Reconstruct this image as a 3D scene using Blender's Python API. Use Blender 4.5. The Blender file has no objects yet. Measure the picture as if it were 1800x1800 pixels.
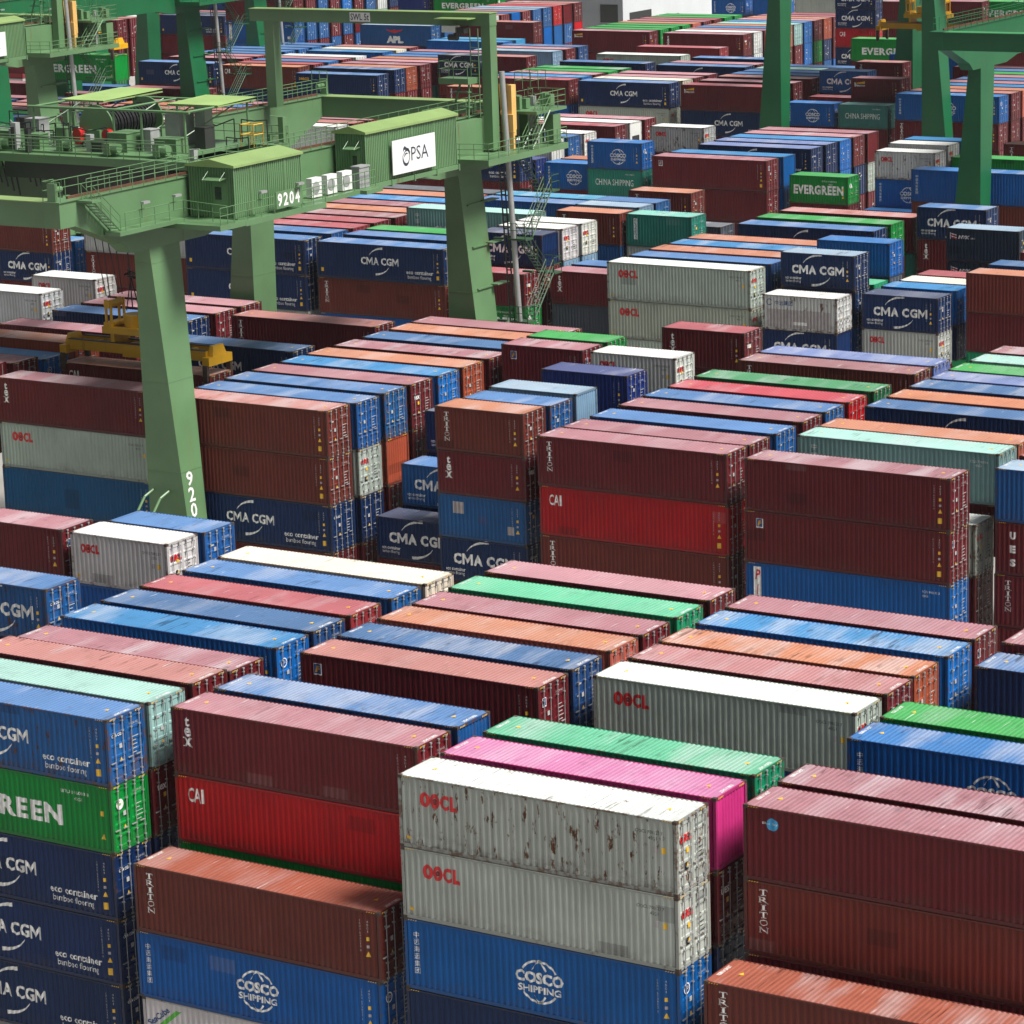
import bpy, bmesh, math, random
from mathutils import Vector, Matrix
S = bpy.context.scene
COL = S.collection
R = math.radians
CAMZ = 55.4
# ------------------------------------------------------------------ camera
cd = bpy.data.cameras.new('camera'); cam = bpy.data.objects.new('camera', cd); COL.objects.link(cam)
cd.sensor_width = 36.0; cd.lens = 36.0 * 5512.125 / 1800.0; cd.clip_start = 1.0; cd.clip_end = 3000.0
YAW, PITCH, ROLL = R(32.51478785), R(-13.71811645), R(1.8723152)
cam.matrix_world = (Matrix.Translation((0, 0, CAMZ)) @ Matrix.Rotation(YAW, 4, 'Z') @ Matrix.Rotation(PITCH, 4, 'X')
                    @ Matrix.Rotation(ROLL, 4, 'Y') @ Matrix.Rotation(R(90), 4, 'X'))
S.camera = cam
# ------------------------------------------------------------------ light: bright thin overcast, sun high, behind and to the right
SUN_EL, SUN_AZ = R(56), R(89)          # azimuth measured clockwise from +Y towards +X
w = bpy.data.worlds.new('World'); S.world = w; w.use_nodes = True
nt = w.node_tree; nt.nodes.clear()
out = nt.nodes.new('ShaderNodeOutputWorld'); bg = nt.nodes.new('ShaderNodeBackground'); sky = nt.nodes.new('ShaderNodeTexSky')
hs = nt.nodes.new('ShaderNodeHueSaturation'); hs.inputs['Saturation'].default_value = 0.35
sky.sky_type = 'NISHITA'; sky.sun_disc = False; sky.sun_elevation = SUN_EL; sky.sun_rotation = SUN_AZ
sky.air_density = 1.0; sky.dust_density = 4.0; sky.ozone_density = 1.0
nt.links.new(sky.outputs[0], hs.inputs['Color']); nt.links.new(hs.outputs[0], bg.inputs['Color'])
bg.inputs['Strength'].default_value = 0.05; nt.links.new(bg.outputs[0], out.inputs['Surface'])
sl = bpy.data.lights.new('sun', 'SUN'); sl.energy = 5.0; sl.angle = R(18); sl.color = (1.0, 0.965, 0.91)
so = bpy.data.objects.new('sun', sl); COL.objects.link(so)
sd = Vector((math.sin(SUN_AZ) * math.cos(SUN_EL), math.cos(SUN_AZ) * math.cos(SUN_EL), math.sin(SUN_EL)))
so.rotation_euler = sd.to_track_quat('Z', 'Y').to_euler(); so.location = (0, 150, 200)
vs = S.view_settings; vs.view_transform = 'Standard'; vs.look = 'None'; vs.gamma = 1.0; vs.use_curve_mapping = False; vs.exposure = 0.36
try:
    S.cycles.max_bounces = 6; S.cycles.diffuse_bounces = 4; S.cycles.glossy_bounces = 3
except Exception: pass

# ------------------------------------------------------------------ node helpers and materials
def srgb(r, g, b):
    f = lambda c: c / 12.92 if c <= 0.04045 else ((c + 0.055) / 1.055) ** 2.4
    return tuple(f(v / 255.0) for v in (r, g, b))
class NB:
    def __init__(s, name, rough=0.5, metal=0.0, spec=0.5):
        s.m = bpy.data.materials.new(name); s.m.use_nodes = True; s.t = s.m.node_tree
        s.b = s.t.nodes['Principled BSDF']; s.b.inputs['Roughness'].default_value = rough; s.b.inputs['Metallic'].default_value = metal
        s.b.inputs['Specular IOR Level'].default_value = spec
    def n(s, typ, **kw):
        nd = s.t.nodes.new(typ)
        for k, v in kw.items(): setattr(nd, k, v)
        return nd
    def l(s, a, b): s.t.links.new(a, b)
    def setin(s, sock, v):
        if hasattr(v, 'links') or hasattr(v, 'is_linked'): s.l(v, sock)
        else: sock.default_value = v
    def math(s, op, a, b=0.0, clamp=False):
        nd = s.n('ShaderNodeMath', operation=op, use_clamp=clamp); s.setin(nd.inputs[0], a); s.setin(nd.inputs[1], b); return nd.outputs[0]
    def mix(s, f, a, b, typ='MIX'):
        nd = s.n('ShaderNodeMix', data_type='RGBA', blend_type=typ); s.setin(nd.inputs[0], f)
        for i, v in ((6, a), (7, b)):
            if isinstance(v, tuple) and len(v) == 3: v = v + (1.0,)
            s.setin(nd.inputs[i], v)
        return nd.outputs[2]
    def ramp(s, v, a, b, c0=0.0, c1=1.0):
        nd = s.n('ShaderNodeMapRange'); nd.clamp = True; s.setin(nd.inputs[0], v); s.setin(nd.inputs[1], a); s.setin(nd.inputs[2], b)
        nd.inputs[3].default_value = c0; nd.inputs[4].default_value = c1; return nd.outputs[0]
    def noise(s, vec, scale, detail=3.0, rough=0.5):
        nd = s.n('ShaderNodeTexNoise'); s.l(vec, nd.inputs['Vector']); nd.inputs['Scale'].default_value = scale
        nd.inputs['Detail'].default_value = detail; nd.inputs['Roughness'].default_value = rough; return nd.outputs['Fac']
    def vscale(s, vec, v):
        nd = s.n('ShaderNodeVectorMath', operation='MULTIPLY'); s.l(vec, nd.inputs[0]); nd.inputs[1].default_value = v; return nd.outputs[0]
    def coords(s, k=61.0):
        tc = s.n('ShaderNodeTexCoord'); oi = s.n('ShaderNodeObjectInfo')
        add = s.n('ShaderNodeVectorMath', operation='ADD'); s.l(tc.outputs['Object'], add.inputs[0])
        mu = s.math('MULTIPLY', oi.outputs['Random'], k); s.l(mu, add.inputs[1])
        return tc.outputs['Object'], add.outputs[0], oi
RUST = (0.095, 0.038, 0.016)
def mat_paint(name, attr=False, rough=0.5):
    """container paint: the colour comes from the object (or from the mesh for the merged far stacks)"""
    b = NB(name, rough, 0.0, 0.25); raw, v, oi = b.coords()
    if attr:
        at = b.n('ShaderNodeAttribute', attribute_name='paint'); base = at.outputs['Color']; wear = 0.35
    else:
        base = oi.outputs['Color']; wear = oi.outputs['Alpha']
    tone = b.ramp(b.noise(v, 0.45, 3.0), 0.25, 0.75, 0.84, 1.14)
    c = b.mix(1.0, base, tone, 'MULTIPLY')
    tn = b.t.nodes[-1]
    st = b.noise(b.vscale(v, (5.0, 5.0, 0.35)), 1.0, 4.0, 0.6)
    sf = b.math('MULTIPLY', b.ramp(st, 0.52, 0.78), b.math('MULTIPLY_ADD', wear, 0.7) if False else b.math('ADD', b.math('MULTIPLY', wear, 0.55), 0.12))
    c = b.mix(sf, c, b.mix(1.0, c, (0.42, 0.36, 0.32), 'MULTIPLY'))
    pale = b.noise(b.vscale(v, (9.0, 9.0, 0.5)), 1.0, 2.0, 0.5)
    c = b.mix(b.math('MULTIPLY', b.ramp(pale, 0.68, 0.8), 0.07), c, (0.4, 0.38, 0.37))
    sn = b.n('ShaderNodeVectorMath', operation='SNAP'); b.l(raw, sn.inputs[0]); sn.inputs[1].default_value = (1.25, 50.0, 0.62)
    ad = b.n('ShaderNodeVectorMath', operation='ADD'); b.l(sn.outputs[0], ad.inputs[0]); b.l(b.math('MULTIPLY', oi.outputs['Random'], 977.0), ad.inputs[1])
    wn = b.n('ShaderNodeTexWhiteNoise', noise_dimensions='3D'); b.l(ad.outputs[0], wn.inputs['Vector'])
    pk = b.math('MULTIPLY', b.math('GREATER_THAN', wn.outputs['Value'], 0.986), 1.0 if not attr else 0.0)
    c = b.mix(b.math('MULTIPLY', pk, 0.55), c, b.mix(wn.outputs['Color'], b.mix(1.0, c, (0.4, 0.36, 0.4), 'MULTIPLY'), b.mix(0.3, c, (0.35, 0.3, 0.3))) if False else b.mix(1.0, c, (0.42, 0.4, 0.44), 'MULTIPLY'))
    lg = b.math('MULTIPLY', b.math('LESS_THAN', wn.outputs['Value'], 0.003), 0.22 if not attr else 0.0)
    c = b.mix(lg, c, b.mix(0.5, c, (0.42, 0.36, 0.36)))
    lo = b.noise(b.vscale(v, (1.4, 1.4, 2.2)), 1.0, 5.0, 0.7)
    zz = b.n('ShaderNodeSeparateXYZ'); b.l(raw, zz.inputs[0])
    foot = b.math('MULTIPLY', b.ramp(zz.outputs['Z'], 0.75, 0.1), b.ramp(lo, 0.42, 0.68))
    c = b.mix(b.math('MULTIPLY', foot, b.math('ADD', wear, 0.15)), c, (0.07, 0.05, 0.04))
    ru = b.noise(b.vscale(v, (3.2, 3.2, 1.1)), 1.0, 6.0, 0.72)
    thr = b.math('SUBTRACT', 0.83, b.math('MULTIPLY', wear, 0.34))
    rf = b.ramp(ru, thr, b.math('ADD', thr, 0.05))
    c = b.mix(rf, c, RUST)
    dp = b.noise(b.vscale(v, (9.0, 9.0, 0.42)), 1.0, 5.0, 0.7)
    dt = b.math('SUBTRACT', 0.86, b.math('MULTIPLY', wear, 0.19))
    c = b.mix(b.math('MULTIPLY', b.ramp(dp, dt, b.math('ADD', dt, 0.05)), 0.85), c, RUST)
    b.l(c, b.b.inputs['Base Color'])
    b.l(b.ramp(rf, 0, 1, rough, 0.85), b.b.inputs['Roughness'])
    bp = b.n('ShaderNodeBump'); bp.inputs['Strength'].default_value = 0.55; bp.inputs['Distance'].default_value = 0.06
    b.l(b.noise(b.vscale(v, (1.6, 1.6, 1.2)), 1.0, 3.0, 0.55), bp.inputs['Height']); b.l(bp.outputs[0], b.b.inputs['Normal'])
    return b.m
def mat_roof(name, rough=0.4):
    b = NB(name, rough); raw, v, oi = b.coords(83.0)
    base = oi.outputs['Color']; wear = oi.outputs['Alpha']
    c = b.mix(1.0, base, b.ramp(b.noise(v, 0.3, 2.0), 0.25, 0.75, 0.9, 1.1), 'MULTIPLY')
    # cross-wise pale panels where the paint has chalked, and dust
    ch = b.noise(b.vscale(v, (0.55, 0.12, 1.0)), 1.0, 3.0, 0.55)
    c = b.mix(b.math('MULTIPLY', b.ramp(ch, 0.48, 0.66), b.ramp(oi.outputs['Random'], 0, 1, 0.08, 0.42)), c, (0.5, 0.5, 0.53))
    # bare scrapes left by spreader legs: run across the roof
    sc = b.noise(b.vscale(v, (6.5, 0.42, 1.0)), 1.0, 3.0, 0.6)
    msk = b.ramp(b.noise(b.vscale(v, (0.33, 0.8, 1.0)), 1.0, 2.0), 0.46, 0.6)
    wv = b.ramp(oi.outputs['Random'], 0.0, 1.0, 0.15, 1.0)
    sf = b.math('MULTIPLY', b.math('MULTIPLY', b.ramp(sc, 0.57, 0.63), msk), wv)
    dk = b.mix(1.0, c, (0.25, 0.22, 0.22), 'MULTIPLY')
    c = b.mix(b.math('MULTIPLY', sf, 0.8), c, dk)
    lt = b.noise(b.vscale(v, (7.0, 0.35, 1.0)), 1.7, 2.0, 0.6)
    c = b.mix(b.math('MULTIPLY', b.ramp(lt, 0.68, 0.74), 0.35), c, (0.7, 0.7, 0.71))
    stn = b.noise(b.vscale(v, (0.9, 0.9, 1.0)), 1.0, 6.0, 0.68)
    c = b.mix(b.math('MULTIPLY', b.ramp(stn, 0.54, 0.74), 0.45), c, b.mix(1.0, c, (0.5, 0.45, 0.42), 'MULTIPLY'))
    spz = b.noise(v, 7.5, 3.0, 0.6)
    c = b.mix(b.math('MULTIPLY', b.ramp(spz, 0.71, 0.76), 0.7), c, (0.12, 0.09, 0.08))
    ru = b.noise(v, 2.3, 6.0, 0.75)
    thr = b.math('SUBTRACT', 0.77, b.math('MULTIPLY', wear, 0.2))
    c = b.mix(b.math('MULTIPLY', b.ramp(ru, thr, b.math('ADD', thr, 0.06)), 0.85), c, (0.13, 0.07, 0.045))
    b.l(c, b.b.inputs['Base Color'])
    return b.m
def mat_frame(name):
    b = NB(name, 0.55); raw, v, oi = b.coords(47.0)
    c = b.mix(1.0, oi.outputs['Color'], (0.7, 0.68, 0.68), 'MULTIPLY')
    ru = b.noise(v, 3.0, 6.0, 0.7)
    thr = b.math('SUBTRACT', 0.64, b.math('MULTIPLY', oi.outputs['Alpha'], 0.24))
    c = b.mix(b.math('MULTIPLY', b.ramp(ru, thr, b.math('ADD', thr, 0.12)), 0.85), c, RUST)
    b.l(c, b.b.inputs['Base Color']); return b.m
def mat_plain(name, col, rough=0.5, metal=0.0, var=0.15, scale=2.0, dirt=0.0):
    b = NB(name, rough, metal); raw, v, oi = b.coords(29.0)
    c = b.mix(1.0, col, b.ramp(b.noise(v, scale, 4.0), 0.25, 0.75, 1 - var, 1 + var), 'MULTIPLY')
    if dirt:
        st = b.noise(b.vscale(v, (3.0, 3.0, 0.25)), 1.0, 4.0, 0.6)
        c = b.mix(b.math('MULTIPLY', b.ramp(st, 0.52, 0.75), dirt), c, (0.1, 0.075, 0.05))
    b.l(c, b.b.inputs['Base Color']); return b.m
M = dict(mark=mat_plain('stencil_marking', (0.42, 0.42, 0.42), 0.5, 0, 0.1, 4.0),paint=mat_paint('container_paint'), far=mat_paint('stacked_paint', True), roof=mat_roof('roof_paint'), frame=mat_frame('frame_paint'),
         casting=mat_plain('casting_steel', (0.06, 0.04, 0.03), 0.7, 0.0, 0.4, 6.0), rod=mat_plain('galvanised_rod', (0.3, 0.3, 0.3), 0.5, 0.2, 0.2, 5.0),
         under=mat_plain('underframe_paint', (0.02, 0.02, 0.022), 0.8),
         white=mat_plain('white_lettering', (0.78, 0.78, 0.77), 0.5, 0, 0.2, 5.0, 0.5), red=mat_plain('red_lettering', (0.55, 0.015, 0.02), 0.5, 0, 0.1, 3.0),
         black=mat_plain('black_lettering', (0.03, 0.03, 0.03), 0.5), yellow=mat_plain('yellow_sticker', (0.75, 0.45, 0.03), 0.5),
         navyt=mat_plain('navy_lettering', (0.02, 0.06, 0.2), 0.5), teal=mat_plain('teal_lettering', (0.02, 0.2, 0.17), 0.5), green=mat_plain('green_lettering', (0.1, 0.45, 0.05), 0.5),
         lblue=mat_plain('light_blue_lettering', (0.03, 0.32, 0.62), 0.5), patchl=mat_plain('pale_patch', (0.36, 0.33, 0.34), 0.6, 0, 0.15, 3, 0.3),
         patchd=mat_plain('dark_patch', (0.045, 0.03, 0.05), 0.6), patchr=mat_plain('red_patch', (0.2, 0.02, 0.025), 0.55), gold=mat_plain('yellow_lettering', (0.7, 0.36, 0.02), 0.5))
# ------------------------------------------------------------------ mesh helpers
def mesh_from(name, verts, faces, mats, fm=None, smooth=False):
    me = bpy.data.meshes.new(name); me.from_pydata(verts, [], faces)
    for m in mats: me.materials.append(m)
    if fm: me.polygons.foreach_set('material_index', fm)
    if smooth: me.polygons.foreach_set('use_smooth', [True] * len(faces))
    me.validate(); me.update(); return me
class MB:
    """collects boxes, bars, tubes and polygons into one mesh"""
    def __init__(s): s.v = []; s.f = []; s.m = []
    def add(s, vs, fs, mi=0):
        o = len(s.v); s.v += [tuple(p) for p in vs]; s.f += [tuple(i + o for i in f) for f in fs]; s.m += [mi] * len(fs)
    def box(s, x0, x1, y0, y1, z0, z1, mi=0):
        s.add([(x0, y0, z0), (x1, y0, z0), (x1, y1, z0), (x0, y1, z0), (x0, y0, z1), (x1, y0, z1), (x1, y1, z1), (x0, y1, z1)],
              [(0, 3, 2, 1), (4, 5, 6, 7), (0, 1, 5, 4), (1, 2, 6, 5), (2, 3, 7, 6), (3, 0, 4, 7)], mi)
    def hexa(s, p, mi=0):   # 8 points: bottom 4 (ccw), top 4
        s.add(p, [(0, 3, 2, 1), (4, 5, 6, 7), (0, 1, 5, 4), (1, 2, 6, 5), (2, 3, 7, 6), (3, 0, 4, 7)], mi)
    def bar(s, a, b, r, n=6, mi=0, r2=None):
        a = Vector(a); b = Vector(b); d = (b - a)
        if d.length < 1e-6: return
        d.normalize(); u = d.orthogonal().normalized(); w_ = d.cross(u); r2 = r if r2 is None else r2
        vs = [a + (u * math.cos(t) + w_ * math.sin(t)) * r for t in [2 * math.pi * (i + .5) / n for i in range(n)]]
        vs += [b + (u * math.cos(t) + w_ * math.sin(t)) * r2 for t in [2 * math.pi * (i + .5) / n for i in range(n)]]
        fs = [(i, (i + 1) % n, n + (i + 1) % n, n + i) for i in range(n)] + [tuple(range(n))[::-1], tuple(range(n, 2 * n))]
        s.add(vs, fs, mi)
    def prism(s, pts, y0, y1, axis='y', mi=0):
        n = len(pts)
        f = {'y': lambda a, b, c: (a, c, b), 'x': lambda a, b, c: (c, a, b), 'z': lambda a, b, c: (a, b, c)}[axis]
        vs = [f(a, b, y0) for a, b in pts] + [f(a, b, y1) for a, b in pts]
        fs = [tuple(range(n)), tuple(range(2 * n - 1, n - 1, -1))] + [(i, n + i, n + (i + 1) % n, (i + 1) % n) for i in range(n)]
        s.add(vs, fs, mi)
    def mesh(s, name, mats, smooth=False, recalc=True):
        me = mesh_from(name, s.v, s.f, mats, s.m, smooth)
        if recalc:
            bm = bmesh.new(); bm.from_mesh(me); bmesh.ops.recalc_face_normals(bm, faces=bm.faces); bm.to_mesh(me); bm.free()
        return me
    def obj(s, name, mats, parent=None, smooth=False):
        o = bpy.data.objects.new(name, s.mesh(name, mats if isinstance(mats, (list, tuple)) else [mats], smooth)); COL.objects.link(o)
        if parent: o.parent = parent
        return o
def tag(o, label=None, cat=None, group=None, kind=None):
    if label: o['label'] = label
    if cat: o['category'] = cat
    if group: o['group'] = group
    if kind: o['kind'] = kind
    return o
def empty(name, loc=(0, 0, 0), parent=None):
    o = bpy.data.objects.new(name, None); COL.objects.link(o); o.location = loc; o.empty_display_size = 0.5
    if parent: o.parent = parent
    return o
def link(name, me, parent=None, color=None):
    o = bpy.data.objects.new(name, me); COL.objects.link(o)
    if parent: o.parent = parent
    if color: o.color = color
    return o
# ------------------------------------------------------------------ shipping containers
CW = 2.438; XS = 0.165; DEP = 0.036
def corr(L): n = max(1, round((L - 2 * XS) / 0.278)); return n, (L - 2 * XS) / n
def breaks(L):
    n, p = corr(L); xs = []
    for i in range(n):
        for t, d in ((0.0, 0), (0.27, 0), (0.5, 1), (0.77, 1)): xs.append((XS + p * (i + t), d * DEP))
    xs.append((L - XS, 0.0)); return xs
def depth_at(L, x):
    n, p = corr(L)
    if x < XS or x > L - XS: return 0.0
    t = ((x - XS) / p) % 1.0
    if t < .27: return 0.0
    if t < .5: return DEP * (t - .27) / .23
    if t < .77: return DEP
    return DEP * (1 - t) / .23
def side_panel(mb, L, z0, z1, y, sgn, mi=0):
    pr = breaks(L); n = len(pr); vs = []
    for x, d in pr: vs += [(x, y + sgn * d, z0), (x, y + sgn * d, z1)]
    mb.add(vs, [(2 * i, 2 * i + 2, 2 * i + 3, 2 * i + 1) for i in range(n - 1)], mi)
def end_panel(mb, x, z0, z1, sgn, mi=0):
    n = 9; p = (CW - 0.34) / n; vs = []
    pts = []
    for i in range(n):
        for t, d in ((0.0, 0), (.3, 0), (.5, 1), (.8, 1)): pts.append((0.17 + p * (i + t), d * .04))
    pts.append((CW - .17, 0.0))
    for y, d in pts: vs += [(x + sgn * d, y, z0), (x + sgn * d, y, z1)]
    mb.add(vs, [(2 * i, 2 * i + 2, 2 * i + 3, 2 * i + 1) for i in range(len(pts) - 1)], mi)
CACHE = {}
def cache(k, fn):
    if k not in CACHE: CACHE[k] = fn()
    return CACHE[k]
def walls_mesh(L, H, end):
    mb = MB(); side_panel(mb, L, .155, H - .06, .012, 1); side_panel(mb, L, .155, H - .06, CW - .012, -1)
    end_panel(mb, .03, .15, H - .08, 1)
    if end == 'p': end_panel(mb, L - .03, .15, H - .08, -1)
    mb.add([(.05, .05, .16), (L - .05, .05, .16), (L - .05, CW - .05, .16), (.05, CW - .05, .16)], [(0, 1, 2, 3)])
    return mesh_from('container_walls', mb.v, mb.f, [M['paint']], mb.m)
def frame_mesh(L, H):
    mb = MB(); W = CW
    for x0 in (0.004, L - .134):
        for y0 in (.004, W - .134): mb.box(x0, x0 + .13, y0, y0 + .13, .118, H - .118)
    for y0 in (.006, W - .066):
        mb.box(.13, L - .13, y0, y0 + .06, H - .075, H - .012); mb.box(.13, L - .13, y0, y0 + .05, .02, .165)
    for x0 in (.006, L - .066):
        mb.box(x0, x0 + .06, .13, W - .13, H - .12, H - .012); mb.box(x0, x0 + .06, .13, W - .13, .02, .155)
    for x0 in (0.0, L - .178):
        for y0 in (0.0, W - .162):
            for z0 in (0.0, H - .118): mb.box(x0 - .0, x0 + .178, y0, y0 + .162, z0, z0 + .118, 1)
    return mb.mesh('container_frame', [M['frame'], M['casting']])
def roof_mesh(L, H):
    mb = MB(); n = round((L - .7) / .209); p = (L - .7) / n; z = H - .006; vs = []; pr = [(.06, z), (.35, z)]
    for i in range(n):
        for t, d in ((.12, 0), (.3, .022), (.62, .022), (.8, 0)): pr.append((.35 + p * (i + t), z - d))
    pr += [(L - .35, z), (L - .06, z)]
    for x, zz in pr: vs += [(x, .07, zz), (x, CW - .07, zz)]
    fs = [(2 * i, 2 * i + 2, 2 * i + 3, 2 * i + 1) for i in range(len(pr) - 1)]
    k = len(vs)
    vs += [(.06, .06, H - .03), (L - .06, .06, H - .03), (L - .06, CW - .06, H - .03), (.06, CW - .06, H - .03)]
    fs.append((k, k + 1, k + 2, k + 3))
    return mesh_from('container_roof', vs, fs, [M['roof']])
def door_mesh(H, rods=False):
    mb = MB(); y0, y1 = .0, 1.075; z0, z1 = .0, H - .29
    # panel with pressed horizontal ribs, facing +x
    n = 5; p = (z1 - z0 - .16) / n; pr = [(z0, 0.0), (z0 + .08, 0.0)]
    for i in range(n):
        for t, d in ((.06, 0.0), (.14, -.028), (.8, -.028), (.88, 0.0)): pr.append((z0 + .08 + p * (i + t), d))
    pr += [(z1 - .08, 0.0), (z1, 0.0)]
    vs = []
    for z, d in pr: vs += [(d, y0 + .07, z), (d, y1 - .07, z)]
    mb.add(vs, [(2 * i, 2 * i + 1, 2 * i + 3, 2 * i + 2) for i in range(len(pr) - 1)])
    mb.box(-.03, .012, y0, y0 + .07, z0, z1); mb.box(-.03, .012, y1 - .07, y1, z0, z1)
    for k in range(4):
        zz = z0 + .2 + k * (z1 - z0 - .45) / 3
    if rods:
        for yy in (.27, .8): mb.box(.05, .08, yy - .013, yy + .013, -.1, z1 + .1, 1); mb.box(.02, .05, yy - .2, yy + .02, .83, .85, 1)
    return mb.mesh('container_door', [M['paint'], M['rod']])
def rod_mesh(H):
    mb = MB(); z1 = H - .29
    mb.bar((.07, 0, -.1), (.07, 0, z1 + .1), .021, 6)
    for zz in (.15, .55, z1 - .55, z1 - .12): mb.box(.0, .095, -.05, .05, zz, zz + .05)
    mb.box(.04, .09, -.3, .02, .82, .86); mb.box(.03, .09, -.06, .06, -.1, -.03); mb.box(.03, .09, -.06, .06, z1 + .03, z1 + .1)
    return mb.mesh('lock_rod', [M['rod']])
# ---- lettering
def glyphs(body, bold=0.0, shear=0.0, space=1.0):
    def mk():
        c = bpy.data.curves.new('lettering', 'FONT'); c.body = body; c.offset = bold; c.shear = shear; c.space_character = space; c.resolution_u = 2
        o = bpy.data.objects.new('lettering_curve', c); COL.objects.link(o)
        bpy.context.view_layer.update()
        me = bpy.data.meshes.new_from_object(o.evaluated_get(bpy.context.evaluated_depsgraph_get()))
        v = [(p.co.x, p.co.y) for p in me.vertices]; f = [tuple(p.vertices) for p in me.polygons]
        bpy.data.objects.remove(o); bpy.data.curves.remove(c); bpy.data.meshes.remove(me)
        x0 = min(p[0] for p in v); x1 = max(p[0] for p in v); y0 = min(p[1] for p in v); y1 = max(p[1] for p in v)
        return [((p[0] - x0) / (x1 - x0), (p[1] - y0) / (y1 - y0)) for p in v], f, (x1 - x0) / (y1 - y0)
    return cache(('g', body, bold, shear, space), mk)
class Sign:
    """flat lettering in (u, v) with material slots, later pressed on to a wall"""
    def __init__(s): s.v = []; s.f = []; s.m = []; s.mats = []; s.lay = []
    def mi(s, m):
        if m not in s.mats: s.mats.append(m)
        return s.mats.index(m)
    def poly(s, pts, m):
        o = len(s.v); s.v += list(pts); s.f.append(tuple(range(o, o + len(pts)))); s.m.append(s.mi(m)); s.lay += [s.mi(m)] * len(pts)
    def rect(s, x0, x1, y0, y1, m): s.poly([(x0, y0), (x1, y0), (x1, y1), (x0, y1)], m)
    def text(s, body, x, y, h, m, w=None, bold=0.0, shear=0.0, space=1.0, rot=0.0):
        g, f, asp = glyphs(body, bold, shear, space); w = h * asp if w is None else w; o = len(s.v); c, sn = math.cos(rot), math.sin(rot)
        s.v += [(x + (a * w) * c - (b * h) * sn, y + (a * w) * sn + (b * h) * c) for a, b in g]; s.f += [tuple(i + o for i in q) for q in f]; s.m += [s.mi(m)] * len(f); s.lay += [s.mi(m)] * len(g)
        return w
    def column(s, body, xc, ztop, h, m, w=None, gap=0.06, bold=0.02, serif=0.0):
        z = ztop
        for ch in body:
            if ch == ' ': z -= h * .6; continue
            g, f, asp = glyphs(ch, bold); ww = w if w else h * min(asp, 1.0)
            if ch in 'I1' and w: ww = w * (.35 if not serif else .28)
            s.text(ch, xc - ww / 2, z - h, h, m, ww, bold)
            if serif:
                t = h * .11
                if ch in 'TI': s.rect(xc - w * .3, xc + w * .3, z - h, z - h + t, m)
                if ch == 'I': s.rect(xc - w * .3, xc + w * .3, z - t, z, m)
                if ch == 'T':
                    s.rect(xc - w * .5, xc - w * .38, z - h * .32, z, m); s.rect(xc + w * .38, xc + w * .5, z - h * .32, z, m)
                if ch in 'RN':
                    s.rect(xc - w * .58, xc - w * .2, z - h, z - h + t, m); s.rect(xc - w * .58, xc - w * .2, z - t, z, m)
                    if ch == 'R': s.rect(xc + w * .25, xc + w * .6, z - h, z - h + t, m)
                    else: s.rect(xc + w * .25, xc + w * .6, z - t, z, m)
                if ch == 'x':
                    for sx in (-1, 1):
                        for zz in (z - h, z - t): s.rect(xc + sx * ww * .4 - ww * .2, xc + sx * ww * .4 + ww * .2, zz, zz + t, m)
            z -= h + gap
        return z
    def arc(s, cx, cz, rx, rz, a0, a1, wd, m, n=14, taper=None):
        for i in range(n):
            q = []
            for k in (i, i + 1):
                t = k / n; a = R(a0 + (a1 - a0) * t); ww = wd * (taper(t) if taper else 1.0)
                q.append((a, ww))
            (a, wa), (b, wb) = q
            s.poly([(cx + (rx - wa / 2) * math.cos(a), cz + (rz - wa / 2) * math.sin(a)), (cx + (rx + wa / 2) * math.cos(a), cz + (rz + wa / 2) * math.sin(a)),
                    (cx + (rx + wb / 2) * math.cos(b), cz + (rz + wb / 2) * math.sin(b)), (cx + (rx - wb / 2) * math.cos(b), cz + (rz - wb / 2) * math.sin(b))], m)
    def disc(s, cx, cz, r, m, n=20): s.poly([(cx + r * math.cos(2 * math.pi * i / n), cz + r * math.sin(2 * math.pi * i / n)) for i in range(n)], m)
    def wall_mesh(s, L, name='lettering'):
        """press the lettering into the corrugations of the side wall facing -y"""
        bm = bmesh.new(); vs = [bm.verts.new((a, -.0015 * k, b)) for (a, b), k in zip(s.v, s.lay)]
        for q, mi in zip(s.f, s.m):
            try: fc = bm.faces.new([vs[i] for i in q]); fc.material_index = mi
            except ValueError: pass
        x0 = min(p[0] for p in s.v); x1 = max(p[0] for p in s.v)
        for x, d in breaks(L):
            if x0 < x < x1:
                bmesh.ops.bisect_plane(bm, geom=bm.verts[:] + bm.edges[:] + bm.faces[:], plane_co=(x, 0, 0), plane_no=(1, 0, 0), dist=1e-5)
        for v in bm.verts: v.co.y = .012 + depth_at(L, v.co.x) - .005 + v.co.y
        me = bpy.data.meshes.new(name); bm.to_mesh(me); bm.free()
        for m in s.mats: me.materials.append(M[m])
        return me
    def flat_mesh(s, fn, name='lettering', nrm=(0, 0, 0)):
        return mesh_from(name, [tuple(p + q * .002 * k for p, q in zip(fn(a, b), nrm)) for (a, b), k in zip(s.v, s.lay)], s.f, [M[m] for m in s.mats], s.m)
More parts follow.
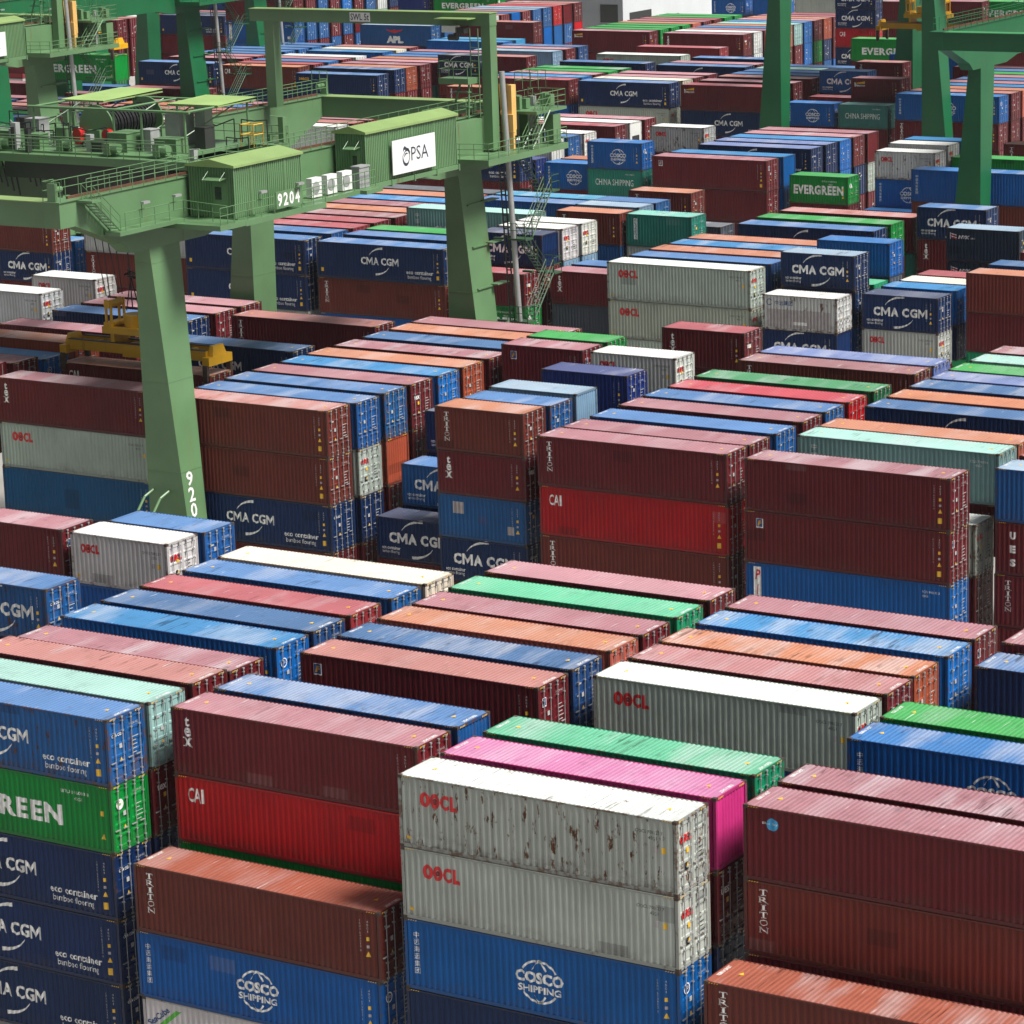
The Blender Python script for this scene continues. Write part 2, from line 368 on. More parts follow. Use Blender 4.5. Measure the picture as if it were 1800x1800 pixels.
def cma_logo(s, x, z, w, h, bold):
    k = w / 7.35; p = x
    for ch, cw in (('C', 1.0), ('M', 1.3), ('A', 1.12), (' ', .3), ('C', 1.0), ('G', 1.05), ('M', 1.3)):
        if ch == 'M':
            a, b, t = p, p + cw * k, cw * k * .19
            s.rect(a, a + t, z, z + h, 'white'); s.rect(b - t, b, z, z + h, 'white')
            s.poly([(a + t, z + h), (a + t, z + h * .62), ((a + b) / 2, z + h * .12), ((a + b) / 2, z + h * .52)], 'white'); s.poly([((a + b) / 2, z + h * .52), ((a + b) / 2, z + h * .12), (b - t, z + h * .62), (b - t, z + h)], 'white')
        elif ch != ' ': s.text(ch, p, z, h, 'white', cw * k, bold)
        p += (cw + .1) * k
    up = lambda t: .12 + .88 * (1 - t); lo = lambda t: 1 - .88 * t
    s.arc(x + w * .62, z + h * .62, w * .42, h * 1.62, 158, 92, h * .3, 'white', 14, lambda t: .12 + .9 * t)
    s.arc(x + w * .38, z + h * .38, w * .42, h * 1.62, 272, 338, h * .3, 'white', 14, lambda t: 1.02 - .9 * t)
def globe(s, cx, cz, r, m='white', k=1.0):
    wd = r * .085
    for a0, a1 in ((32, 148), (216, 324)): s.arc(cx, cz, r * .86, r * .82, a0, a1, wd, m, 16)
    for sx in (-1, 1):
        s.arc(cx - sx * r * .1, cz - r * .12, sx * r * .5, r * .94, 38, 92, wd * .9, m, 8); s.arc(cx - sx * r * .1, cz + r * .12, sx * r * .5, r * .94, -92, -46, wd * .9, m, 8)
    s.text('COSCO', cx - r * 1.05 * k, cz - r * .08, r * .46, m, r * 2.1 * k, .045); s.text('SHIPPING', cx - r * .94 * k, cz - r * .45, r * .28, m, r * 1.88 * k, .03)
def oocl(s, x, z, w, h):
    q = w / 4.05
    for i in (0, 1): s.arc(x + q * (i * 1.08 + .5), z + h / 2, q * .36, h * .37, 0, 360, h * .26, 'red', 18)
    for a in range(5): s.disc(x + q * 1.58 + q * .12 * math.cos(R(90 + 72 * a)), z + h / 2 + h * .12 * math.sin(R(90 + 72 * a)), h * .085, 'patchr', 6)
    s.text('C', x + q * 2.13, z, h, 'red', q * .95, .05); s.text('L', x + q * 3.2, z, h, 'red', q * .8, .06)
def sign_for(liv, L, H):
    s = Sign(); big = L > 10; s2 = Sign()
    ids = {'tri': 'TRHU 541213 8', 'tex': 'TEXU 739612 0', 'cai': 'CAIU 451127 6', 'cma': 'CMAU 512345 4', 'cosco': 'CSNU 673812 1', 'f': 'FCIU 833211 5', 'bsk': 'BSIU 912746 3', 'bcn': 'BEAU 470265 2', 'sea': 'SEGU 602918 4'}
    if liv == 'tri': s.column('TRITON', .8, H - .3, .245, 'white', .36, .05, .0, 1.0)
    elif liv == 'tex': s.column('tex', .78, H - .34, .40, 'white', None, .04, .03, 1.0)
    elif liv == 'cai': s.text('C', .62, H - 1.1, .62, 'white', .34, .02); s.text('A', .94, H - 1.1, .62, 'white', .36, .02); s.text('I', 1.34, H - 1.1, .62, 'white', .11, .02)
    elif liv == 'cma':
        if big: cma_logo(s, 4.3, 1.28, 3.45, .6, .03); s.text('eco container', 8.6, .74, .3, 'white', 2.55, .02); s.text('bamboo flooring', 8.75, .3, .36, 'white', 2.2, .0); s2.rect(.35, .62, .5, .8, 'yellow')
        else: cma_logo(s, .9, 1.05, 4.1, .66, .05); s.text('eco container', .35, .62, .2, 'white', 1.35, .02); s.text('bamboo flooring', .38, .34, .24, 'white', 1.25, .0)
    elif liv == 'oocl':
        if big: oocl(s, 1.0, H - 1.15, 1.7, .6)
        else: oocl(s, .62, H - .98, 1.2, .46)
        x = L - (1.75 if big else 1.55); s2.text('OOCL 708123 7', x, H - .62, .13, 'black', 1.15); s2.text('45G1' if big else '22G1', x + .55, H - .84, .13, 'black', .34)
        s2.rect(L - 1.0, L - .84, H - 1.3, H - 1.08, 'patchl'); s2.rect(L - .64, L - .48, H - 1.32, H - 1.08, 'yellow'); s2.rect(.3, .5, .35, .48, 'yellow')
    elif liv in ('cosco', 'cvert'):
        s.column('中远海运集团', .55, H - (.5 if big else .35), .24, 'white', .24, .055, .0)
        if liv == 'cosco': globe(s, L * (.5 if big else .56), H * .47, 1.02 if big else .86)
    elif liv == 'egr':
        if big: s.text('EVERGREEN', 1.6, .85, .92, 'white', 7.9, .045, 0, 1.15)
        else: s.text('EVERGREEN', .42, .85, .88, 'white', 5.15, .045, 0, 1.1)
        s2.text('EITU 016003 8', L - 2.7, H - .55, .14, 'white', 1.5); s2.text('45G1', L - 2.0, H - .82, .14, 'white', .4); s2.rect(L - .62, L - .45, H - 1.3, H - 1.08, 'yellow'); s2.poly([(L - .66, .6), (L - .4, .6), (L - .53, .85)], 'yellow')
    elif liv == 'ues': s.column('UES', 1.0, H - .5, .42, 'white', .34, .32, .06)
    elif liv == 'pil':
        s.rect(.5, .95, .2, H - .22, 'white')
        for i, ch in enumerate('PIL'): s.text(ch, .58 + (.1 if ch == 'I' else 0), H - .95 - i * .85, .58, 'red', .12 if ch == 'I' else .32, .03, .2)
        s.text('PCIU 940145 3', L - 1.6, H - .55, .13, 'white', 1.0); s.text('45G1', L - 1.6, H - .78, .13, 'white', .34); s.rect(L - 1.3, L - .8, .5, .85, 'white'); s.text('PIL', L - 1.05, .6, .16, 'red', .22, .02)
    elif liv == 'ues2': pass
    elif liv == 'chs': s.text('CHINA SHIPPING', .85, 1.05, .6, 'white', 4.2, .0); s.text('CCLU 308817 2', L - 1.9, H - .5, .12, 'white', 1.0)
    elif liv == 'chi': s.column('中国海运', 1.05, H - .42, .36, 'white', .36, .16, .0); s.text('CHINA SHIPPING', 2.7, .75, .75, 'white', 6.4, .02); s.text('CCLU 730018 4', L - 1.7, H - .6, .14, 'white', 1.05); s.text('45G1', L - 1.4, H - .82, .14, 'white', .4)
    elif liv == 'apl':
        s.text('APL', 4.55, .35, 1.0, 'white', 2.8, .07); s.disc(7.35, .5, .12, 'white', 8)
        s.poly([(4.5, 2.3), (5.6, 2.15), (5.95, 2.32), (6.3, 2.15), (7.4, 2.3), (7.1, 2.05), (6.4, 1.9), (5.95, 1.72), (5.5, 1.9), (4.8, 2.05)], 'red')
    elif liv == 'nyk':
        for i in range(4): s.poly([(.35, 2.2 - i * .1), (.85, 2.08 - i * .1), (.85, 2.02 - i * .1), (.35, 2.14 - i * .1)], 'red' if i % 2 else 'white')
        s.rect(.3, .36, 1.72, 2.24, 'white'); s.text('NYK', 1.0, 1.78, .26, 'white', .95, .04, .25); s.text('LINE', 2.0, 1.78, .12, 'white', .4, .0)
    elif liv == 'bcn':
        s.poly([(.55, H - .55), (1.7, H - .35), (1.7, H - .62), (.7, H - .62)], 'gold'); s.text('Beacon', .5, H - .92, .26, 'white', 1.2, .02); s.rect(.45, .55, H - .95, H - .5, 'white')
    elif liv == 'sea': s.text('seaco', .55, H - .85, .34, 'gold', 1.5, .03)
    elif liv == 'bsk': s.disc(1.2, H - .62, .24, 'lblue', 24); s.text('Blue Sky', .8, H - .66, .11, 'white', .62)
    elif liv == 'f': s.rect(.7, 1.12, H - .92, H - .4, 'white'); s.rect(.73, 1.09, H - .86, H - .42, 'navyt'); s.poly([(.79, H - .8), (.88, H - .8), (.96, H - .58), (1.05, H - .52), (.86, H - .5)], 'gold'); s.poly([(.9, H - .7), (1.03, H - .66), (1.05, H - .6), (.93, H - .63)], 'gold')
    elif liv == 'cube':
        s.poly([(.25, 1.35), (.55, 1.35), (2.0, 2.55), (1.7, 2.55)], 'green'); s.text('SeaCube', .35, 1.62, .3, 'navyt', 1.35, .03, 0.0, 1.0, R(38))
    elif liv == 'flo': s.rect(.72, 1.06, .55, 2.25, 'white'); s.column('FLORENS', .89, 2.2, .19, 'teal', .2, .04, .0)
    elif liv == 'zyj':
        s.text('中远集团', 1.0, H - .75, .36, 'navyt', 1.45, .01); s.arc(.55, H - .55, .22, .22, 30, 330, .06, 'navyt', 10); s.arc(4.3, 1.1, .3, .3, 0, 180, .2, 'navyt', 12)
        s.rect(.4, 5.5, .25, 1.55, 'patchl'); s.rect(2.5, 3.6, .45, .68, 'white')
    elif liv == 'ng': s.text('YANG MING', 1.4, .75, 1.15, 'red', 9.2, .04)
    elif liv == 'ii': s.rect(.62, .8, H - 1.15, H - .5, 'white'); s.rect(.95, 1.13, H - 1.15, H - .5, 'white')
    elif liv == 'patch': s.rect(1.05, 1.8, 1.5, 2.2, 'patchl'); s.poly([(2.75, 1.55), (3.4, 1.45), (3.45, 1.1), (3.1, .95), (2.75, 1.15)], 'navyt'); s.rect(4.75, 5.2, .55, 1.05, 'patchl')
    elif liv == 'msc': s.text('MSC', 3.5, .7, 1.3, 'black', 4.6, .05)
    if liv in ids or liv in ('n', 'ues', 'ii', 'patch'):
        idt = ids.get(liv, 'TGHU 618820 9')
        s2.column(idt, L - .95, H - .42, .085, 'mark', .06, .028, .0); s2.column('45G1' if big else '22G1', L - .6, H - .42, .09, 'mark', .065, .045, .0)
        s2.rect(L - .66, L - .54, H - 1.26, H - 1.1, 'yellow'); s2.rect(L - .66, L - .54, H - 1.56, H - 1.44, 'patchl')
        s2.poly([(L - .72, H - 1.92), (L - .48, H - 1.92), (L - .6, H - 1.7)], 'yellow')
        if big and liv in ('n', 'cai', 'f', 'cma'): s2.rect(L - .74, L - .5, .42, .72, 'yellow')
    return s, s2
def hazard(L, H):
    s = MB()
    for x0 in (.2, L - .62):
        for i in range(4): s.add([(x0 + i * .11, .001, H - .062), (x0 + i * .11 + .05, .001, H - .062), (x0 + i * .11 + .085, .001, H - .02), (x0 + i * .11 + .035, .001, H - .02)], [(0, 1, 2, 3)])
    for y0 in (.2, CW - .6):
        for i in range(4): s.add([(L + .001, y0 + i * .1, H - .1), (L + .001, y0 + i * .1 + .05, H - .1), (L + .001, y0 + i * .1 + .08, H - .03), (L + .001, y0 + i * .1 + .03, H - .03)], [(0, 1, 2, 3)])
    g, f, asp = glyphs('TGHU 618820', .02)
    for x0, sg in ((.3, 1), (L - .3, -1)): s.add([(x0 - sg * b * .17, CW / 2 + sg * (.5 - a * 1.0), H - .003) for a, b in g], f, 1)
    for x0 in (.95, L - .95): s.add([(x0 - .11, CW / 2 - .1, H - .002), (x0 + .11, CW / 2 - .1, H - .002), (x0, CW / 2 + .14, H - .002)], [(0, 1, 2)])
    return mesh_from('height_marking', s.v, s.f, [M['yellow'], M['white']], s.m)
def door_sign(liv, L, H):
    s = Sign()
    rr = random.Random(liv)
    s.text('7186204 45G1', 1.42, H - .6, .1, 'black' if liv == 'oocl' else 'mark', .6)
    for i in range(5): s.rect(1.55, 1.55 + .2 + rr.random() * .3, H - 1.15 - i * .17, H - 1.11 - i * .17, 'black' if liv == 'oocl' else 'mark')
    s.poly([(.74, .98), (.9, .98), (.82, 1.13)], 'yellow'); s.rect(.74, .92, 1.5, 1.7, 'yellow' if rr.random() < .5 else 'mark')
    if liv == 'oocl': oocl(s, .3, H - .95, .85, .33); s.rect(.62, .82, .85, 1.15, 'black')
    elif liv == 'tex': s.text('tex', .35, H - 1.05, .3, 'white', .62, .03)
    elif liv == 'ues': s.text('UES', .35, H - 1.0, .26, 'white', .62, .04)
    elif liv in ('cosco', 'cvert'): s.arc(.55, H - .8, .2, .2, 0, 360, .05, 'white', 14); s.text('COSCO', .36, H - .84, .1, 'white', .38)
    elif liv == 'egr': s.disc(.55, H - .85, .23, 'white', 16); s.disc(.55, H - .85, .07, 'green', 6)
    elif liv == 'cma': s.text('CMA CGM', .28, H - .85, .13, 'white', .7, .02)
    elif liv in ('f', 'bcn'): s.rect(.35, .65, H - .95, H - .55, 'white'); s.rect(.38, .62, H - .9, H - .58, 'navyt')
    else: s.rect(.4, .72, H - .8, H - .72, 'mark'); s.rect(.35, .5, H - 1.3, H - 1.22, 'mark')
    return s.flat_mesh(lambda a, b: (L + .002 - .02, a, b), 'door_marking', (1, 0, 0))
PAL = dict(mar=(100, 27, 34), brn=(106, 44, 36), redm=(140, 45, 52), red=(178, 18, 28), navy=(10, 40, 84), dnav=(22, 46, 68), navb=(20, 46, 114), nblu=(34, 70, 122), blu=(28, 86, 146),
    sky=(18, 104, 184), cos=(0, 86, 160), lblu=(118, 152, 178), cyan=(44, 144, 198), peri=(104, 122, 186), egr=(0, 132, 50), grn=(22, 140, 96), dgrn=(30, 108, 64), lgr=(90, 190, 100), gry=(174, 182, 174),
    wht=(204, 208, 206), cream=(214, 208, 186), mint=(150, 192, 184), mint2=(112, 152, 148), teal=(36, 126, 110), teal2=(62, 120, 118), ora=(156, 74, 50), cost=(8, 84, 130), sal=(190, 98, 84), pink=(206, 52, 132), dgr=(72, 80, 90))
ROOFC = dict(brnr=(148, 84, 68), sal=(176, 122, 100), sal2=(168, 118, 114), salm=(164, 116, 118), pnk=(168, 124, 132), mar2=(146, 108, 112), redm=(160, 92, 98), mar=(154, 110, 118), brn=(158, 108, 96), red=(172, 76, 86), blu=(86, 120, 166), nblu=(76, 106, 146), lblu=(140, 160, 178), sky=(66, 124, 172), cos=(62, 112, 168), peri=(110, 124, 166), ora=(178, 120, 94), gry=(206, 212, 208), wht=(210, 212, 208), grn=(96, 170, 136), egr=(70, 150, 84), dgrn=(80, 140, 100), pink=(188, 118, 158), mint=(150, 186, 178), mint2=(150, 190, 182), teal=(120, 178, 166), cream=(206, 204, 190), cyan=(84, 148, 180))  # roofs paler than the sides: faded paint plus sky sheen put into the colour
def colour_of(k): return tuple(v * .93 for v in srgb(*PAL[k.rstrip('RPW')]))
def roof_colour(c, r):
    if r and r in ROOFC: return srgb(*ROOFC[r])
    k = c.rstrip('RPW')
    if r: return srgb(*PAL[r])
    if k in ROOFC: return srgb(*ROOFC[k])
    a = srgb(*PAL[k]); return tuple(v * .84 + .075 for v in a)  # otherwise the side paint, paled for fading and sky sheen
GROUP = 'shipping containers stacked in the yard'
def container(x, y, z, L, H, c, r, liv, end, label, near, i):
    rr = random.Random(i * 7 + 3); k = c.rstrip('RPW')
    wear = (.75 if c.endswith('R') else .22 + rr.random() * .25); j = .92 + rr.random() * .16
    col = tuple(min(.9, v * j * (.95 + rr.random() * .1)) for v in colour_of(c)); rc = tuple(min(.9, v * j) for v in roof_colour(c, r))
    col4 = col + (wear,)
    root = link('shipping_container', cache(('w', L, H, end == 'p'), lambda: walls_mesh(L, H, 'p' if end == 'p' else 'd')), None, col4)
    root.location = (x + rr.uniform(-.05, .05), y + rr.uniform(-.03, .03), z + CAMZ - H); root.rotation_euler = (0, 0, R(rr.uniform(-.12, .12)))
    tag(root, label, 'shipping container', GROUP)
    link('roof', cache(('r', L, H), lambda: roof_mesh(L, H)), root, rc + (wear,))
    link('frame', cache(('f', L, H), lambda: frame_mesh(L, H)), root, col4)
    if end != 'p':
        if end == 'r':
            mb = MB(); mb.box(L - .06, L - .03, .13, CW - .13, .15, H - .12); o = mb.obj('end_wall', M['paint'], root); o.color = col4
            mb = MB(); mb.box(L - .03, L + .0, .5, CW - .5, .35, 1.5); mb.bar((L, CW / 2, .95), (L + .02, CW / 2, .95), .42, 16); mb.obj('refrigeration_unit', M['black'], root)
        else:
            for s_ in (0, 1):
                d = link('door', cache(('d', H, near), lambda: door_mesh(H, not near)), root, col4)
                d.location = (L - .03, .136 + s_ * 1.091, .145)
                if near:
                    for yy in (.27, .8):
                        q = link('lock_rod', cache(('k', H), lambda: rod_mesh(H)), d); q.location = (0, yy, 0)
            link('door_marking', cache(('ds', liv, L, H), lambda: door_sign(liv, L, H)), root)
    sg = cache(('s', liv, L, H), lambda: tuple(q.wall_mesh(L) if q.v else None for q in sign_for(liv, L, H)))
    if sg[0]: link('lettering', sg[0], root)
    if sg[1] and (near or liv != 'n'): link('side_marking', sg[1], root)
    if near and L > 10: link('height_marking', cache(('h', L, H), lambda: hazard(L, H)), root)
    return root
DATA = [
(-51.95, 93.5, -43.84, 12.192, 2.896, 'brn', 'brnr', 'tri', 'd', 1, 'long rust brown container with white vertical capitals, bottom right'),
(-51.95, 96.55, -38.02, 12.192, 2.896, 'mar', '', 'bsk', 'd', 1, 'long maroon container with round blue badge'),
(-51.95, 96.55, -40.92, 12.192, 2.896, 'brn', '', 'tri', 'd', 1, 'long rust brown container with white vertical capitals, under the maroon one, bottom right'),
(-51.95, 96.55, -43.82, 12.192, 2.896, 'mar', '', 'n', 'd', 1, 'long maroon container, under the rust brown one, bottom right'),
(-51.95, 99.45, -38.02, 12.192, 2.896, 'mar', '', 'n', 'd', 1, 'long maroon container, directly behind the maroon one with round blue badge'),
(-51.95, 105.27, -38.0, 12.192, 2.896, 'cos', '', 'cosco', 'd', 1, 'long bright blue container with white globe emblem at bottom right'),
(-51.95, 108.3, -38.0, 12.192, 2.896, 'egr', '', 'n', 'd', 1, 'long bright green container, fourth behind the maroon one with round blue badge'),
(-51.95, 117.4, -38.34, 12.192, 2.896, 'navy', 'blu', 'n', 'd', 1, 'long navy container with light blue roof, seventh behind the maroon one with round blue badge'),
(-51.95, 120.15, -38.0, 12.192, 2.896, 'mar', '', 'f', 'd', 1, 'long maroon container with small blue badge, eighth behind the maroon one with round blue badge'),
(-65.25, 93.62, -38.0, 12.192, 2.896, 'gryR', '', 'oocl', 'd', 1, 'long rusty light grey container with red four-letter name, directly in front of the magenta one'),
(-65.25, 93.62, -40.9, 12.192, 2.896, 'gry', '', 'oocl', 'd', 1, 'long light grey container with red four-letter name, directly in front of the magenta one'),
(-65.25, 93.62, -43.8, 12.192, 2.896, 'cos', '', 'cosco', 'd', 1, 'long bright blue container with white globe emblem, directly in front of the magenta one'),
(-65.25, 93.62, -46.71, 12.192, 2.896, 'navy', '', 'n', 'd', 1, 'long navy container, directly in front of the magenta one'),
(-65.25, 96.57, -38.0, 12.192, 2.896, 'pink', '', 'n', 'p', 1, 'long magenta container with ribbed end'),
(-65.25, 96.57, -40.9, 12.192, 2.896, 'mar', '', 'ues', 'd', 1, 'long maroon container with three spaced white letters, under the magenta one, bottom right centre'),
(-65.25, 96.57, -43.8, 12.192, 2.896, 'navy', '', 'n', 'd', 1, 'long navy container, under the maroon one, bottom right centre'),
(-65.25, 99.56, -38.0, 12.192, 2.896, 'grn', '', 'n', 'd', 1, 'long sea green container, directly behind the magenta one'),
(-65.25, 108.21, -38.0, 12.192, 2.896, 'gry', '', 'oocl', 'd', 1, 'long light grey container with red four-letter name, fourth behind the magenta one'),
(-65.25, 111.13, -38.0, 12.192, 2.896, 'mar', 'salm', 'n', 'd', 1, 'long maroon container with salmon roof, fifth behind the magenta one'),
(-65.25, 113.9, -38.0, 12.192, 2.896, 'ora', '', 'n', 'd', 1, 'long orange container, sixth behind the magenta one'),
(-65.25, 117.12, -38.0, 12.192, 2.896, 'sky', '', 'pil', 'd', 1, 'long sky blue container with red letters on white strip'),
(-65.25, 120.03, -38.0, 12.192, 2.896, 'mar', '', 'f', 'd', 1, 'long maroon container with small blue badge, eighth behind the magenta one'),
(-78.55, 93.55, -43.8, 12.192, 2.896, 'brn', 'brnr', 'tri', 'd', 1, 'long rust brown container with white vertical capitals at bottom left centre'),
(-78.55, 93.55, -46.7, 12.192, 2.896, 'cos', '', 'cosco', 'd', 1, 'long bright blue container with white globe emblem, under the rust brown one, bottom left centre'),
(-78.55, 93.55, -49.6, 12.192, 2.896, 'wht', '', 'cube', 'd', 1, 'long white container with slanted green stripe'),
(-78.55, 96.6, -37.98, 12.192, 2.896, 'mar', '', 'tex', 'd', 1, 'long maroon container with white vertical lowercase letters at bottom left centre'),
(-78.55, 96.6, -40.88, 12.192, 2.896, 'red', '', 'cai', 'd', 1, 'long bright red container with three white corner capitals, under the maroon one, bottom left centre'),
(-78.55, 96.6, -43.78, 12.192, 2.896, 'egr', '', 'n', 'd', 1, 'long bright green container, under the bright red one, bottom left centre'),
(-78.55, 99.59, -38.0, 12.192, 2.896, 'bluR', '', 'n', 'p', 1, 'long rusty blue container with ribbed end'),
(-78.55, 105.61, -38.0, 12.192, 2.896, 'mar', 'sal2', 'f', 'd', 1, 'long maroon container with small blue badge at lower middle centre'),
(-78.55, 108.49, -38.0, 12.192, 2.896, 'nblu', '', 'n', 'd', 1, 'long dark blue container, between a maroon one and a salmon one, lower middle centre'),
(-78.55, 111.59, -38.0, 12.192, 2.896, 'sal', '', 'n', 'd', 1, 'long salmon container, between a dark blue one and a maroon one, lower middle centre'),
(-78.55, 114.37, -38.0, 12.192, 2.896, 'mar', '', 'n', 'd', 1, 'long maroon container, between a salmon one and a sea green one, lower middle centre'),
(-78.55, 117.44, -38.0, 12.192, 2.896, 'grn', '', 'n', 'd', 1, 'long sea green container, between a maroon one and a maroon one, lower middle centre'),
(-78.55, 120.62, -38.0, 12.192, 2.896, 'mar', 'pnk', 'n', 'd', 1, 'long maroon container with pink roof, behind the sea green one, lower middle right centre'),
(-92.0, 93.95, -38.0, 12.192, 2.896, 'bluR', '', 'cma', 'd', 1, 'long rusty blue container with white name between swooshes'),
(-92.0, 93.95, -40.9, 12.192, 2.896, 'egr', '', 'egr', 'd', 1, 'long bright green container with bold white name, under the blue one, bottom left'),
(-92.0, 93.95, -43.8, 12.192, 2.896, 'navy', '', 'cma', 'd', 1, 'long navy container with white name between swooshes, under the bright green one, bottom left'),
(-92.0, 93.95, -46.71, 12.192, 2.896, 'navy', '', 'cma', 'd', 1, 'topmost long navy container with white name between swooshes, bottom left'),
(-92.0, 93.95, -49.61, 12.192, 2.896, 'navy', '', 'cma', 'd', 1, 'lowest long navy container with white name between swooshes, bottom left'),
(-92.0, 96.65, -38.0, 12.192, 2.896, 'mint', '', 'n', 'd', 1, 'long pale mint container, seventh in front of the cream one with red four-letter name'),
(-92.0, 96.65, -40.9, 12.192, 2.896, 'mar', '', 'tex', 'd', 1, 'long maroon container with white vertical lowercase letters, under the pale mint one, bottom left'),
(-92.0, 96.65, -43.8, 12.192, 2.896, 'navy', '', 'n', 'd', 1, 'long navy container, seventh in front of the cream one with red four-letter name'),
(-92.0, 99.65, -38.0, 12.192, 2.896, 'mar', 'sal2', 'n', 'd', 1, 'long maroon container with salmon roof, behind the pale mint one, lower middle left'),
(-92.0, 102.3, -38.19, 12.192, 2.896, 'mar', '', 'n', 'd', 1, 'long maroon container, fifth in front of the cream one with red four-letter name'),
(-92.0, 105.61, -38.0, 12.192, 2.896, 'sky', '', 'cosco', 'd', 1, 'long sky blue container with white globe emblem, behind the maroon one, lower middle left'),
(-92.0, 108.47, -38.0, 12.192, 2.896, 'nblu', '', 'n', 'd', 1, 'long dark blue container, third in front of the cream one with red four-letter name'),
(-92.0, 111.39, -38.0, 12.192, 2.896, 'redm', '', 'n', 'd', 1, 'long dull red container, second in front of the cream one with red four-letter name'),
(-92.0, 114.6, -38.0, 12.192, 2.896, 'blu', '', 'n', 'd', 1, 'long blue container, directly in front of the cream one with red four-letter name'),
(-92.0, 117.4, -38.0, 12.192, 2.896, 'cream', '', 'oocl', 'd', 1, 'long cream container with red four-letter name'),
(-99.03, 105.85, -36.95, 6.058, 2.591, 'bluR', '', 'cma', 'd', 1, 'short rusty blue container with white name between swooshes'),
(-99.16, 114.95, -36.95, 6.058, 2.591, 'wht', '', 'oocl', 'd', 1, 'short white container with red four-letter name, standing on the bright blue one, middle left'),
(-99.16, 114.95, -39.55, 6.058, 2.591, 'cos', '', 'n', 'd', 1, 'short bright blue container, under the white one, lower middle left'),
(-98.95, 117.6, -36.95, 6.058, 2.591, 'blu', '', 'n', 'd', 1, 'short blue container, behind the white one with red four-letter name, middle left'),
(-105.81, 115.05, -36.95, 6.058, 2.591, 'mar', '', 'bcn', 'd', 1, 'short maroon container with yellow beam badge at middle left'),
(-132.5, 147.5, -37.81, 12.192, 2.896, 'mar', '', 'tex', 'd', 1, 'long maroon container with white vertical lowercase letters at upper middle left'),
(-132.5, 147.5, -40.71, 12.192, 2.896, 'gry', '', 'oocl', 'd', 1, 'long light grey container with red four-letter name, under the maroon one, middle left'),
(-132.5, 147.5, -43.61, 12.192, 2.896, 'cost', '', 'n', 'd', 1, 'long teal blue container'),
(-119.1, 147.6, -37.92, 12.192, 2.896, 'brn', 'sal2', 'n', 'd', 1, 'long rust brown container with salmon roof'),
(-119.1, 147.6, -40.82, 12.192, 2.896, 'brn', '', 'n', 'd', 1, 'long rust brown container, under the rust brown one, middle left centre'),
(-119.1, 147.6, -43.72, 12.192, 2.896, 'navy', '', 'cma', 'd', 1, 'long navy container with white name between swooshes, under the rust brown one, middle left centre'),
(-119.1, 147.6, -46.63, 12.192, 2.896, 'mar', '', 'n', 'd', 1, 'long maroon container, under the navy one with white name between swooshes, middle left centre'),
(-119.1, 150.7, -38.03, 12.192, 2.896, 'blu', '', 'n', 'd', 1, 'long blue container, standing on the light grey one, upper middle left centre'),
(-119.1, 150.7, -40.93, 12.192, 2.896, 'gry', '', 'oocl', 'd', 1, 'long light grey container with red four-letter name, under the blue one, middle left centre'),
(-119.1, 150.7, -43.83, 12.192, 2.896, 'navy', '', 'n', 'd', 1, 'long navy container, under the light grey one, middle left centre'),
(-119.1, 150.7, -46.74, 12.192, 2.896, 'mar', '', 'n', 'd', 1, 'long maroon container, middle left centre'),
(-119.1, 153.7, -38.0, 12.192, 2.896, 'bluR', '', 'n', 'd', 1, 'long rusty blue container'),
(-119.1, 153.7, -40.9, 12.192, 2.896, 'ora', '', 'n', 'p', 1, 'long orange container with ribbed end'),
(-119.1, 153.7, -43.8, 12.192, 2.896, 'mar', '', 'n', 'd', 1, 'long maroon container, under the orange one, middle left centre'),
(-119.1, 156.58, -38.0, 12.192, 2.896, 'mar', '', 'tex', 'd', 1, 'long maroon container with white vertical lowercase letters, behind the blue one, upper middle left centre'),
(-119.1, 156.58, -40.9, 12.192, 2.896, 'mar', '', 'n', 'd', 1, 'long maroon container, under the maroon one, middle centre'),
(-119.1, 159.59, -38.0, 12.192, 2.896, 'skyR', '', 'n', 'd', 1, 'long rusty sky blue container'),
(-119.1, 162.46, -38.0, 12.192, 2.896, 'ora', 'sal', 'n', 'd', 1, 'long orange container with tan roof, behind the sky blue one, upper middle centre'),
(-119.1, 165.6, -38.0, 12.192, 2.896, 'mar', '', 'n', 'd', 1, 'long maroon container, between an orange one and a dark blue one, upper middle centre'),
(-119.1, 168.83, -38.0, 12.192, 2.896, 'nblu', '', 'n', 'd', 1, 'long dark blue container, between a maroon one and an orange one, upper middle centre'),
(-119.1, 172.0, -38.0, 12.192, 2.896, 'ora', 'sal', 'n', 'd', 1, 'long orange container with tan roof, behind the dark blue one, upper middle centre'),
(-119.1, 174.83, -38.0, 12.192, 2.896, 'mar', '', 'n', 'd', 1, 'long maroon container, upper middle centre'),
(-132.5, 162.71, -38.0, 12.192, 2.896, 'navy', 'nblu', 'cma', 'd', 1, 'long navy container with white name between swooshes, upper middle left centre'),
(-132.5, 172.2, -38.0, 12.192, 2.896, 'mar', 'sal2', 'tri', 'd', 1, 'long maroon container with white vertical capitals at upper middle left centre'),
(-99.29, 147.75, -36.95, 6.058, 2.591, 'brn', 'sal', 'tri', 'd', 1, 'short rust brown container with white vertical capitals, standing on the maroon one, middle centre'),
(-99.29, 147.75, -39.55, 6.058, 2.591, 'marP', '', 'tex', 'd', 1, 'short maroon container with white vertical lowercase letters, under the rust brown one, middle centre'),
(-99.29, 147.75, -42.14, 6.058, 2.591, 'bluP', '', 'patch', 'd', 1, 'short blue container with pale repair squares'),
(-99.29, 147.75, -44.74, 6.058, 2.591, 'navy', '', 'cma', 'd', 1, 'short navy container with white name between swooshes, under the blue one, middle centre'),
